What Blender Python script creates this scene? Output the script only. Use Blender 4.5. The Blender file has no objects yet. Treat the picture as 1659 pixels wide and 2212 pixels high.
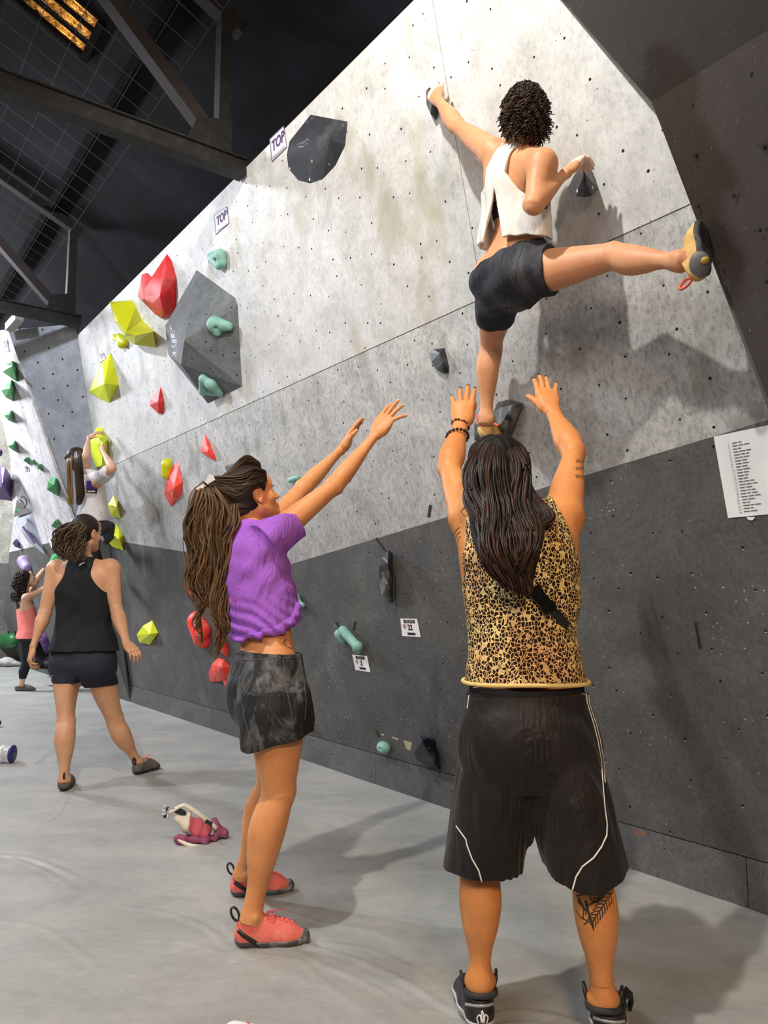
import bpy, math, random
import numpy as np
from mathutils import Vector
from mathutils.bvhtree import BVHTree

random.seed(7)
SC = bpy.context.scene
COL = SC.collection
A3 = lambda *a: np.array(a, dtype=float)

# ------------------------------------------------------------------ camera
FPX, CX, CY, PITCH, CAMH = 1661.0, 829.5, 1106.0, math.radians(6.4), 1.2
cam_d = bpy.data.cameras.new('camera')
cam = bpy.data.objects.new('camera', cam_d)
COL.objects.link(cam)
cam.location = (0, 0, CAMH)
cam.rotation_euler = (math.pi / 2 + PITCH, 0, 0)
cam_d.sensor_fit = 'VERTICAL'
cam_d.sensor_height = 36
cam_d.lens = 36 * FPX / 2212
cam_d.clip_start = 0.05
SC.camera = cam

# ------------------------------------------------------------------ world, lamps, exposure
SC.view_settings.view_transform = 'Standard'
SC.view_settings.look = 'None'
SC.view_settings.gamma = 1
SC.view_settings.use_curve_mapping = False
SC.view_settings.exposure = 0.38
world = bpy.data.worlds.new('world')
SC.world = world
world.use_nodes = True
world.node_tree.nodes['Background'].inputs[0].default_value = (0.6, 0.62, 0.7, 1)
world.node_tree.nodes['Background'].inputs[1].default_value = 0.06


def lamp(name, kind, loc, energy, col, size=0.2, target=None, spot=None, blend=0.4):
    l = bpy.data.lights.new(name, kind)
    l.energy = energy
    l.color = col
    if kind == 'AREA':
        l.shape = 'RECTANGLE'
        l.size, l.size_y = size if isinstance(size, tuple) else (size, size)
    else:
        l.shadow_soft_size = size
    if spot:
        l.spot_size = math.radians(spot)
        l.spot_blend = blend
    o = bpy.data.objects.new(name, l)
    COL.objects.link(o)
    o.location = loc
    if target is not None:
        d = Vector(target) - Vector(loc)
        o.rotation_euler = d.to_track_quat('-Z', 'Y').to_euler()
    return o


lamp('key_floodlight', 'SPOT', (-1.05, 1.3, 5.0), 430, (1, 0.95, 0.87), 0.05, (0.7, 3.1, 2.2), 125, 0.35)
lamp('hall_floodlight', 'SPOT', (-4.6, 4.6, 5.0), 430, (0.86, 0.9, 1), 0.12, (-2.6, 7.4, 1.8), 135, 0.5)
lamp('warm_floodlight', 'AREA', (1.2, -2.6, 3.6), 310, (1, 0.68, 0.42), (1.6, 0.8), (0.3, 3.0, 1.0))
lamp('far_floodlight', 'AREA', (-8.5, 10.0, 5.2), 620, (0.9, 0.93, 1), (2.0, 1.0), (-5.5, 11.5, 1.0))
lamp('hall_fill', 'AREA', (-3.5, -1.5, 4.6), 105, (0.92, 0.95, 1), (3.0, 2.0), (-0.8, 4.5, 1.0))

# ------------------------------------------------------------------ projection helpers (photograph pixel -> point in the place)
FW = A3(0, math.cos(PITCH), math.sin(PITCH))
UP = A3(0, -math.sin(PITCH), math.cos(PITCH))
RT = A3(1, 0, 0)
CAM = A3(0, 0, CAMH)


def ray(x, y):
    return RT * (x - CX) + UP * (CY - y) + FW * FPX


def PY(x, y, Y):
    r = ray(x, y)
    return CAM + r * (Y / r[1])


def PZ(x, y, z=0.0):
    r = ray(x, y)
    return CAM + r * ((z - CAMH) / r[2])


def PPL(x, y, P, n):
    r = ray(x, y)
    return CAM + r * (np.dot(P - CAM, n) / np.dot(r, n))


def unit(v):
    v = np.asarray(v, dtype=float)
    return v / (np.linalg.norm(v) + 1e-12)


# main wall frame: d along the wall (away), n into the room, overhang 12 degrees above the kicker
WA = PZ(514, 1594)
WB = PZ(1450, 1906)
WD = unit(WA - WB)
WN = A3(-WD[1], WD[0], 0)
TH = math.radians(12)
KH = 0.19
Z = A3(0, 0, 1)
NT = WN * math.cos(TH) - Z * math.sin(TH)
UT = WN * math.sin(TH) + Z * math.cos(TH)
WK = WA + Z * KH


def W(x, y, h=0.0):
    return PPL(x, y, WK + NT * h, NT)


def ST(s, t, h=0.0):
    return WK + WD * s + UT * t + NT * h


def toST(P):
    v = P - WK
    return v @ WD, v @ UT


# ------------------------------------------------------------------ tagging
def tag(o, label=None, cat=None, group=None, kind=None):
    if label: o['label'] = label
    if cat: o['category'] = cat
    if group: o['group'] = group
    if kind: o['kind'] = kind
    return o


def empty(name, loc, label=None, cat=None, group=None, kind=None, parent=None):
    o = bpy.data.objects.new(name, None)
    o.empty_display_size = 0.05
    COL.objects.link(o)
    o.location = Vector(loc)
    if parent is not None:
        setparent(o, parent)
    return tag(o, label, cat, group, kind)


def worldloc(o):
    v = Vector((0, 0, 0))
    while o is not None:
        v = v + o.location
        o = o.parent
    return v


def setparent(o, p):
    o.parent = p
    o.location = Vector(o.location) - worldloc(p)


def meshobj(name, verts, faces, mat, parent=None, smooth=True, mats=None, mi=None, origin=None):
    """verts in world space; the object's origin goes to `origin` (or to the mean)"""
    v = np.asarray(verts, dtype=np.float32)
    if origin is None:
        origin = (v.min(0) + v.max(0)) / 2
    origin = np.asarray(origin, dtype=np.float32)
    me = bpy.data.meshes.new(name)
    if isinstance(faces, np.ndarray):
        nf, k = faces.shape
        me.vertices.add(len(v))
        me.vertices.foreach_set('co', (v - origin).ravel())
        me.loops.add(nf * k)
        me.loops.foreach_set('vertex_index', faces.astype(np.int32).ravel())
        me.polygons.add(nf)
        me.polygons.foreach_set('loop_start', np.arange(0, nf * k, k, dtype=np.int32))
        me.update(calc_edges=True)
    else:
        me.from_pydata([tuple(map(float, p)) for p in (v - origin)], [], [tuple(map(int, f)) for f in faces])
        me.update()
    if smooth:
        me.polygons.foreach_set('use_smooth', np.ones(len(me.polygons), dtype=bool))
    for m in (mats or [mat]):
        me.materials.append(m)
    if mi is not None:
        me.polygons.foreach_set('material_index', np.asarray(mi, dtype=np.int32))
    o = bpy.data.objects.new(name, me)
    COL.objects.link(o)
    o.location = Vector([float(x) for x in origin])
    if parent is not None:
        setparent(o, parent)
    return o


class MB:
    """collects boxes, tubes and polygons into one mesh"""
    def __init__(s):
        s.v, s.f, s.m = [], [], []

    def add(s, v, f, m=0):
        b = len(s.v)
        s.v += [np.asarray(p, dtype=float) for p in v]
        s.f += [tuple(b + i for i in q) for q in f]
        s.m += [m] * len(f)

    def box(s, c, ax, ay, az, m=0):
        c = np.asarray(c, float)
        v = [c + sx * np.asarray(ax) + sy * np.asarray(ay) + sz * np.asarray(az)
             for sz in (-1, 1) for sy in (-1, 1) for sx in (-1, 1)]
        s.add(v, [(0, 2, 3, 1), (4, 5, 7, 6), (0, 1, 5, 4), (2, 6, 7, 3), (0, 4, 6, 2), (1, 3, 7, 5)], m)

    def beam(s, a, b, w, h, side=None, m=0):
        a, b = np.asarray(a, float), np.asarray(b, float)
        t = unit(b - a)
        side = np.asarray(side if side is not None else np.cross(t, Z if abs(t[2]) < .95 else RT), float)
        side = unit(side - t * (side @ t))
        up = np.cross(side, t)
        s.box((a + b) / 2, (b - a) / 2, side * w / 2, up * h / 2, m)

    def tube(s, pts, r, n=6, m=0, closed=False, nrm=None, flat=1.0, cap=True):
        pts = [np.asarray(p, float) for p in pts]
        k = len(pts)
        rr = r if hasattr(r, '__len__') else [r] * k
        vs, fs = [], []
        prev = None
        for i in range(k):
            if closed:
                t = unit(pts[(i + 1) % k] - pts[i - 1])
            else:
                t = unit(pts[min(i + 1, k - 1)] - pts[max(i - 1, 0)])
            if nrm is not None:
                e = nrm[i] - t * (nrm[i] @ t)
            elif prev is None:
                e = np.cross(t, A3(.31, .17, .93))
                if np.linalg.norm(e) < .05: e = np.cross(t, RT)
            else:
                e = prev - t * (prev @ t)
            e = unit(e)
            prev = e
            g = np.cross(t, e)
            for j in range(n):
                a = 2 * math.pi * (j + .5) / n
                vs.append(pts[i] + e * math.cos(a) * rr[i] * flat + g * math.sin(a) * rr[i])
        kk = k if closed else k - 1
        for i in range(kk):
            i2 = (i + 1) % k
            for j in range(n):
                j2 = (j + 1) % n
                fs.append((i * n + j, i * n + j2, i2 * n + j2, i2 * n + j))
        if not closed and cap:
            fs.append(tuple(range(n))[::-1])
            fs.append(tuple((k - 1) * n + j for j in range(n)))
        s.add(vs, fs, m)

    def prism(s, poly, nvec, m=0):
        """polygon (points in 3D) pushed by nvec"""
        k = len(poly)
        v = [np.asarray(p, float) for p in poly] + [np.asarray(p, float) + nvec for p in poly]
        f = [tuple(range(k))[::-1], tuple(range(k, 2 * k))]
        f += [(i, (i + 1) % k, k + (i + 1) % k, k + i) for i in range(k)]
        s.add(v, f, m)

    def build(s, name, mat, parent=None, smooth=False, mats=None, origin=None):
        return meshobj(name, s.v, s.f, mat, parent, smooth, mats, s.m if mats else None, origin)


def hull_obj(name, pts, mat, parent=None, smooth=False, bevel=0.0, extra=None):
    import bmesh
    bm = bmesh.new()
    groups = [pts] + (extra or [])
    o0 = np.mean(np.asarray(pts), axis=0)
    for g in groups:
        vs = [bm.verts.new(Vector(p - o0)) for p in g]
        r = bmesh.ops.convex_hull(bm, input=vs)
        dead = [e for e in r['geom_interior'] + r['geom_unused'] if isinstance(e, bmesh.types.BMVert)]
        if dead: bmesh.ops.delete(bm, geom=list(set(dead)), context='VERTS')
    bmesh.ops.dissolve_limit(bm, angle_limit=0.03, verts=bm.verts, edges=bm.edges)
    if bevel:
        es = [e for e in bm.edges if len(e.link_faces) == 2 and e.calc_face_angle(0) > .15]
        bmesh.ops.bevel(bm, geom=es, offset=bevel, segments=2, affect='EDGES', profile=.5, clamp_overlap=True)
    bmesh.ops.recalc_face_normals(bm, faces=bm.faces)
    me = bpy.data.meshes.new(name)
    bm.to_mesh(me)
    bm.free()
    if smooth:
        me.polygons.foreach_set('use_smooth', np.ones(len(me.polygons), dtype=bool))
    me.materials.append(mat)
    o = bpy.data.objects.new(name, me)
    COL.objects.link(o)
    o.location = Vector([float(x) for x in o0])
    if parent is not None: setparent(o, parent)
    return o


# ------------------------------------------------------------------ materials
class NT_:
    def __init__(s, name):
        s.m = bpy.data.materials.new(name)
        s.m.use_nodes = True
        s.t = s.m.node_tree
        s.b = s.t.nodes['Principled BSDF']
        s.tc = s.t.nodes.new('ShaderNodeTexCoord')

    def n(s, typ, **kw):
        nd = s.t.nodes.new(typ)
        for k, v in kw.items():
            if k == 'inp':
                for a, b in v.items(): nd.inputs[a].default_value = b
            else:
                setattr(nd, k, v)
        return nd

    def l(s, a, b):
        s.t.links.new(a, b)

    def map(s, scale=(1, 1, 1), rot=(0, 0, 0), space='Object'):
        mp = s.n('ShaderNodeMapping')
        mp.inputs['Scale'].default_value = scale
        mp.inputs['Rotation'].default_value = rot
        s.l(s.tc.outputs[space], mp.inputs['Vector'])
        return mp.outputs[0]

    def noise(s, scale, detail=4, rough=.55, vec=None, dist=0.0):
        nd = s.n('ShaderNodeTexNoise', inp={'Scale': scale, 'Detail': detail, 'Roughness': rough, 'Distortion': dist})
        s.l(vec if vec is not None else s.tc.outputs['Object'], nd.inputs['Vector'])
        return nd.outputs['Fac']

    def ramp(s, fac, stops):
        nd = s.n('ShaderNodeValToRGB')
        el = nd.color_ramp.elements
        while len(el) < len(stops): el.new(.5)
        for e, (p, c) in zip(el, stops):
            e.position = p
            e.color = c if hasattr(c, '__len__') and len(c) == 4 else (tuple(c) + (1,) if hasattr(c, '__len__') else (c, c, c, 1))
        s.l(fac, nd.inputs[0])
        return nd.outputs[0]

    def mix(s, fac, a, b, mode='MIX'):
        nd = s.n('ShaderNodeMix', data_type='RGBA', blend_type=mode)
        for i, v in ((0, fac), (6, a), (7, b)):
            if isinstance(v, bpy.types.NodeSocket):
                s.l(v, nd.inputs[i])
            else:
                nd.inputs[i].default_value = v if i == 0 else (tuple(v) + (1,) if len(v) == 3 else v)
        return nd.outputs[2]

    def bump(s, fac, strength, dist=.01):
        nd = s.n('ShaderNodeBump', inp={'Strength': strength, 'Distance': dist})
        s.l(fac, nd.inputs['Height'])
        s.l(nd.outputs[0], s.b.inputs['Normal'])

    def out(s, col=None, rough=None, **kw):
        if col is not None:
            if isinstance(col, bpy.types.NodeSocket): s.l(col, s.b.inputs['Base Color'])
            else: s.b.inputs['Base Color'].default_value = tuple(col) + (1,)
        if rough is not None:
            if isinstance(rough, bpy.types.NodeSocket): s.l(rough, s.b.inputs['Roughness'])
            else: s.b.inputs['Roughness'].default_value = rough
        for k, v in kw.items():
            s.b.inputs[k.replace('_', ' ')].default_value = v
        return s.m


def plain(name, c, rough=.6, var=.12, scale=30, bump=.15, bd=.002, spec=.5, metal=0, chalk=0, chalk_scale=9, chalk_col=(.75, .75, .74)):
    k = NT_(name)
    f = k.noise(scale, 5, .6)
    lo = tuple(x * (1 - var) for x in c)
    hi = tuple(min(1, x * (1 + var)) for x in c)
    col = k.ramp(f, [(.3, lo), (.7, hi)])
    if chalk:
        g = k.noise(chalk_scale, 6, .65, dist=.6)
        g2 = k.ramp(g, [(.50, 0.0), (.78, chalk)])
        col = k.mix(g2, col, chalk_col)
    if bump: k.bump(f, bump, bd)
    return k.out(col, rough, Specular_IOR_Level=spec, Metallic=metal)


def s2l(r, g, b):
    return tuple(((x / 255 + .055) / 1.055) ** 2.4 if x > 10 else x / 255 / 12.92 for x in (r, g, b))
# ------------------------------------------------------------------ implicit surfaces: every body, garment and rounded hold is ONE continuous mesh
def _f(*a):
    return np.asarray(a if len(a) > 1 else a[0], dtype=np.float32)


class Prim:
    def __init__(s, lo, hi, fn, k, op):
        s.lo, s.hi, s.fn, s.k, s.op = np.asarray(lo, float), np.asarray(hi, float), fn, k, op


def rcone(a, b, ra, rb=None, k=.015, op='u', flat=None):
    a, b = np.asarray(a, float), np.asarray(b, float)
    rb = ra if rb is None else rb
    ba = _f(b - a)
    l2 = float(ba @ ba) + 1e-12
    a_ = _f(a)
    if flat is not None:
        ax = _f(unit(flat[0]))
        ff = 1 / flat[1] ** 2 - 1

    def fn(P):
        q = P - a_
        t = np.clip(q @ ba / l2, 0, 1)
        q = q - t[:, None] * ba
        l = np.einsum('ij,ij->i', q, q)
        if flat is not None: l = l + ff * (q @ ax) ** 2
        return np.sqrt(l) - (ra + (rb - ra) * t)
    r = max(ra, rb)
    return Prim(np.minimum(a, b) - r, np.maximum(a, b) + r, fn, k, op)


def ell(c, r3, ax=None, k=.015, op='u'):
    c = np.asarray(c, float)
    R = np.eye(3) if ax is None else np.array([unit(v) for v in ax])
    r3 = np.asarray(r3, float)
    ext = np.sqrt(((R * r3[:, None]) ** 2).sum(0))
    R_, c_, i1 = _f(R.T), _f(c), _f(1 / r3)
    mn = float(r3.min())

    def fn(P):
        q = (P - c_) @ R_
        a = q * i1
        k0 = np.sqrt(np.einsum('ij,ij->i', a, a))
        b = a * i1
        k1 = np.sqrt(np.einsum('ij,ij->i', b, b))
        return np.where(k1 > 1e-6, k0 * (k0 - 1) / np.maximum(k1, 1e-6), -mn)
    return Prim(c - ext, c + ext, fn, k, op)


def cr(tab, n=48):
    """Catmull-Rom resample of a table [(t, v1, v2..)]"""
    tab = np.asarray(tab, float)
    ts = np.linspace(tab[0, 0], tab[-1, 0], n)
    out = []
    x = tab[:, 0]
    for c in range(1, tab.shape[1]):
        y = tab[:, c]
        m = np.gradient(y, x) if len(x) > 2 else np.full(len(x), (y[-1] - y[0]) / (x[-1] - x[0]))
        i = np.clip(np.searchsorted(x, ts, side='right') - 1, 0, len(x) - 2)
        h = x[i + 1] - x[i]
        u = (ts - x[i]) / h
        out.append((2 * u**3 - 3 * u**2 + 1) * y[i] + (u**3 - 2 * u**2 + u) * h * m[i] + (-2 * u**3 + 3 * u**2) * y[i + 1] + (u**3 - u**2) * h * m[i + 1])
    return ts, out


def loft(a, b, side, tab, k=.02, op='u', inflate=0.0, twist=0.0, sq=2.0):
    """elliptical loft from a to b; tab rows (t, halfwidth, halfdepth, off_side, off_back); back = side x axis sense given by `side` and B"""
    a, b = np.asarray(a, float), np.asarray(b, float)
    if isinstance(side, tuple) and len(side) == 2:
        side, back = side
    else:
        back = None
    L = np.linalg.norm(b - a)
    ax = (b - a) / L
    side = np.asarray(side, float)
    side = unit(side - ax * (side @ ax))
    bk = np.cross(side, ax)
    if back is not None and bk @ np.asarray(back) < 0: bk = -bk
    tab = [tuple(r) + (0,) * (5 - len(r)) for r in tab]
    ts, (w, d, ox, oy) = cr(tab)
    w = w + inflate; d = d + inflate
    t0, t1 = ts[0], ts[-1]
    ts_, w_, d_, ox_, oy_ = map(_f, (ts, w, d, ox, oy))
    A_, ax_, sd_, bk_ = _f(a), _f(ax), _f(side), _f(bk)
    tw = math.radians(twist)

    def fn(P):
        q = P - A_
        z = q @ ax_
        t = z / L
        x = q @ sd_
        y = q @ bk_
        if tw:
            an = np.clip(t, 0, 1) * tw
            c, s_ = np.cos(an), np.sin(an)
            x, y = x * c + y * s_, -x * s_ + y * c
        tc = np.clip(t, t0, t1)
        ww = np.interp(tc, ts_, w_); dd = np.interp(tc, ts_, d_)
        x = x - np.interp(tc, ts_, ox_); y = y - np.interp(tc, ts_, oy_)
        if sq == 2.0:
            k0 = np.sqrt((x / ww) ** 2 + (y / dd) ** 2)
            k1 = np.sqrt((x / ww**2) ** 2 + (y / dd**2) ** 2)
            dist = np.where(k1 > 1e-4, k0 * (k0 - 1) / np.maximum(k1, 1e-4), -np.minimum(ww, dd))
        else:
            k0 = (np.abs(x / ww) ** sq + np.abs(y / dd) ** sq) ** (1 / sq)
            dist = (k0 - 1) * np.minimum(ww, dd)
        e = np.maximum(np.maximum(t0 - t, t - t1) * L, 0)
        return np.where(e > 0, np.sqrt(np.maximum(dist, 0) ** 2 + e**2), dist).astype(np.float32)
    r = max(np.abs(ox).max() + w.max(), 0) + max(np.abs(oy).max() + d.max(), 0)
    r = max(w.max() + np.abs(ox).max(), d.max() + np.abs(oy).max()) * (1.15 if sq == 2 else 1.3)
    p0, p1 = a + ax * L * t0, a + ax * L * t1
    return Prim(np.minimum(p0, p1) - r, np.maximum(p0, p1) + r, fn, k, op)


def plane(P, n, k=0.0):
    """keep the side that n points away from (n = outward normal)"""
    n_ = _f(unit(n)); P_ = _f(P)
    return Prim([-99] * 3, [99] * 3, lambda p: (p - P_) @ n_, k, 'i')


def region(fn, k=0.0, op='i'):
    return Prim([-99] * 3, [99] * 3, fn, k, op)


def inflate(prims, d):
    out = []
    for p in prims:
        out.append(Prim(p.lo - d, p.hi + d, (lambda P, f=p.fn: f(P) - d), p.k, p.op))
    return out


def ev(prims, P):
    f = None
    for p in prims:
        d = p.fn(P)
        if f is None:
            f = d.astype(np.float32).copy() if p.op == 'u' else np.full(len(P), 9, np.float32)
            if p.op == 'u': continue
        k = p.k
        if p.op == 'u':
            if k > 0:
                h = np.maximum(k - np.abs(f - d), 0) / k
                f = np.minimum(f, d) - h * h * k * .25
            else:
                f = np.minimum(f, d)
        else:
            if p.op == 's': d = -d
            if k > 0:
                h = np.maximum(k - np.abs(f - d), 0) / k
                f = np.maximum(f, d) + h * h * k * .25
            else:
                f = np.maximum(f, d)
    return f


_ED = [((0, 0, 0), (1, 0, 0)), ((0, 1, 0), (1, 1, 0)), ((0, 0, 1), (1, 0, 1)), ((0, 1, 1), (1, 1, 1)),
       ((0, 0, 0), (0, 1, 0)), ((1, 0, 0), (1, 1, 0)), ((0, 0, 1), (0, 1, 1)), ((1, 0, 1), (1, 1, 1)),
       ((0, 0, 0), (0, 0, 1)), ((1, 0, 0), (1, 0, 1)), ((0, 1, 0), (0, 1, 1)), ((1, 1, 0), (1, 1, 1))]


def sdf_mesh(prims, h, post=None, N=26):
    pos = [p for p in prims if p.op == 'u']
    lo = np.min([p.lo for p in pos], 0) - 3 * h
    hi = np.max([p.hi for p in pos], 0) + 3 * h
    nb = np.ceil((hi - lo) / h / N).astype(int) + 1
    S = np.array([1, 1 << 20, 1 << 40], dtype=np.int64)
    VI, VP, QF = [], [], []
    n2 = N + 2
    loc = np.stack(np.meshgrid(*[np.arange(n2)] * 3, indexing='ij'), -1).reshape(-1, 3)
    plo = np.array([p.lo for p in pos]); phi = np.array([p.hi for p in pos])
    half = N * h * .87
    for bx in range(nb[0]):
        for by in range(nb[1]):
            for bz in range(nb[2]):
                i0 = np.array([bx, by, bz]) * N
                blo = lo + (i0 - 1) * h
                bhi = blo + n2 * h
                if not np.any(np.all((plo - .004 <= bhi) & (phi + .004 >= blo), axis=1)): continue
                act = [p for p in prims if np.all(p.lo - p.k - .012 <= bhi) and np.all(p.hi + p.k + .012 >= blo)]
                if not any(p.op == 'u' for p in act): continue
                c = _f((blo + bhi) / 2)[None, :]
                fc = ev(act, c)[0]
                if abs(fc) > half * 1.7 + .02: continue
                G = loc + (i0 - 1)
                F = ev(act, _f(lo + G * h))
                if post is not None: F = post(_f(lo + G * h), F)
                F = F.reshape(n2, n2, n2)
                I = F < 0
                if I.all() or not I.any(): continue
                cnt = np.zeros((N + 1,) * 3, np.int8)
                for dx in (0, 1):
                    for dy in (0, 1):
                        for dz in (0, 1):
                            cnt += I[dx:dx + N + 1, dy:dy + N + 1, dz:dz + N + 1]
                cells = np.argwhere((cnt > 0) & (cnt < 8))
                acc = np.zeros((len(cells), 3), np.float32)
                num = np.zeros(len(cells), np.float32)
                for e0, e1 in _ED:
                    a = F[cells[:, 0] + e0[0], cells[:, 1] + e0[1], cells[:, 2] + e0[2]]
                    b = F[cells[:, 0] + e1[0], cells[:, 1] + e1[1], cells[:, 2] + e1[2]]
                    m = (a < 0) != (b < 0)
                    t = np.where(m, a / np.where(m, a - b, 1), 0)
                    pt = np.array(e0, np.float32) + t[:, None] * (np.array(e1) - np.array(e0)).astype(np.float32)
                    acc += np.where(m[:, None], pt, 0)
                    num += m
                gc = cells + (i0 - 1)
                VI.append((gc + 4) @ S)
                VP.append(lo + (gc + acc / num[:, None]) * h)
                for axx in range(3):
                    s0 = [slice(1, N + 1)] * 3
                    s1 = list(s0); s1[axx] = slice(2, N + 2)
                    a = I[tuple(s0)]; b = I[tuple(s1)]
                    e = np.argwhere(a != b)
                    if not len(e): continue
                    fl = a[e[:, 0], e[:, 1], e[:, 2]]
                    g = e + i0
                    u, v = (axx + 1) % 3, (axx + 2) % 3
                    du = np.zeros(3, int); du[u] = 1
                    dv = np.zeros(3, int); dv[v] = 1
                    q = np.stack([(g - du - dv + 4) @ S, (g - dv + 4) @ S, (g + 4) @ S, (g - du + 4) @ S], 1)
                    q[~fl] = q[~fl][:, ::-1]
                    QF.append(q)
    VI = np.concatenate(VI); VP = np.concatenate(VP); QF = np.concatenate(QF)
    uid, first = np.unique(VI, return_index=True)
    F = np.searchsorted(uid, QF)
    ok = (F < len(uid)).all(1)
    F = F[ok]
    return VP[first], F


def sdf_obj(name, prims, h, mat, parent=None, post=None, **kw):
    v, f = sdf_mesh(prims, h, post)
    o = meshobj(name, v, f, mat, parent, True, **kw)
    return o, v, f


def bvh_of(v, f):
    return BVHTree.FromPolygons([tuple(map(float, p)) for p in v], [tuple(map(int, q)) for q in f])


def hit(b, x, y):
    r = ray(x, y)
    h = b.ray_cast(Vector(CAM), Vector(unit(r)))
    return (None, None) if h[0] is None else (A3(*h[0]), A3(*h[1]))


def resample(pts, step):
    pts = [np.asarray(p, float) for p in pts]
    out = [pts[0]]
    for a, b in zip(pts[:-1], pts[1:]):
        n = max(1, int(np.linalg.norm(b - a) / step))
        out += [a + (b - a) * (i + 1) / n for i in range(n)]
    return out


def curve(pts, n):
    """smooth curve through pts, n samples"""
    pts = np.asarray(pts, float)
    t = np.linspace(0, 1, len(pts))
    ts, cols = cr(np.column_stack([t, pts]), n)
    return np.stack(cols, 1)


def drape(mb, b, strokes, w, off=.0008, th=.4, step=4, m=0):
    """lays thin raised strips on the surface under each stroke"""
    for s in strokes:
        P, N_ = [], []
        for q in resample([A3(*p) for p in s], step):
            h, n = hit(b, q[0], q[1])
            if h is None: continue
            if n @ (CAM - h) < 0: n = -n
            if P and np.linalg.norm(h - P[-1]) > .06:
                if len(P) > 1: mb.tube(P, w / 2, 4, m, nrm=N_, flat=th)
                P, N_ = [], []
            P.append(h + n * off); N_.append(n)
        if len(P) > 1: mb.tube(P, w / 2, 4, m, nrm=N_, flat=th)


def strands(name, lines, radii, mat, parent, sides=5, shade=None):
    """lines (n,m,3), radii (n,m): one mesh of many thin locks"""
    L = np.asarray(lines, float)
    n, m, _ = L.shape
    T = np.gradient(L, axis=1)
    T /= np.linalg.norm(T, axis=2, keepdims=True) + 1e-9
    e = np.cross(T, A3(.3, .85, .2))
    e /= np.linalg.norm(e, axis=2, keepdims=True) + 1e-9
    g = np.cross(T, e)
    R = np.asarray(radii)[:, :, None]
    V = np.stack([L + (e * math.cos(2 * math.pi * j / sides) + g * math.sin(2 * math.pi * j / sides)) * R for j in range(sides)], 2)
    idx = np.arange(n * m * sides).reshape(n, m, sides)
    a = idx[:, :-1, :]; b = idx[:, 1:, :]
    F = np.stack([a, np.roll(a, -1, 2), np.roll(b, -1, 2), b], -1).reshape(-1, 4)
    o = meshobj(name, V.reshape(-1, 3), F, mat, parent, True)
    at = o.data.attributes.new('shade', 'FLOAT', 'POINT')
    sh = np.random.rand(n) if shade is None else shade
    along = np.linspace(0, 1, m)[None, :, None]
    vals = (sh[:, None, None] * .75 + along * .25) * np.ones((n, m, sides))
    at.data.foreach_set('value', vals.astype(np.float32).ravel())
    return o


np.random.seed(11)


def locks(guide, spread, n, r, m=26, e1=None, e2=None, wave=0.0, freq=3.0, taper=.35, jit=.25, shell=0.0, short=0.0):
    """locks that follow one guide; spread = [(a,b)...] half extents across at each guide point"""
    G = curve(guide, m)
    sp = curve([tuple(x) if hasattr(x, '__len__') else (x, x) for x in spread], m)
    t = unit(G[-1] - G[0])
    e1 = unit(np.cross(t, FW)) if e1 is None else unit(e1)
    e2 = unit(np.cross(t, e1)) if e2 is None else unit(e2)
    th = np.random.rand(n) * 2 * math.pi
    rho = np.sqrt(np.random.rand(n) * (1 - shell) + shell)
    a = (np.cos(th) * rho)[:, None]; b = (np.sin(th) * rho)[:, None]
    u = np.linspace(0, 1, m)[None, :]
    ends = 1 - np.random.rand(n)[:, None] * short
    uu = u * ends
    Gi = np.stack([np.interp(uu, u[0], G[:, c]) for c in range(3)], -1)
    sa = np.interp(uu, u[0], sp[:, 0]); sb = np.interp(uu, u[0], sp[:, 1])
    fr = freq * (1 + jit * (np.random.rand(n)[:, None] - .5) * 2)
    ph = np.random.rand(n)[:, None] * 6.28
    amp = wave * (.4 + np.random.rand(n)[:, None]) * np.minimum(1, uu * 3)
    x = a * sa + amp * np.sin(2 * math.pi * fr * uu + ph)
    y = b * sb + amp * np.cos(2 * math.pi * fr * uu * .9 + ph)
    Lx = Gi + x[..., None] * e1 + y[..., None] * e2
    R = r * (.6 + .8 * np.random.rand(n)[:, None]) * (1 - (1 - taper) * u ** 2) * np.ones((n, m))
    R[:, 0] *= .5
    return Lx, R


def cat(*ls):
    m = max(l[0].shape[1] for l in ls)
    assert all(l[0].shape[1] == m for l in ls)
    return np.concatenate([l[0] for l in ls]), np.concatenate([l[1] for l in ls])


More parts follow.
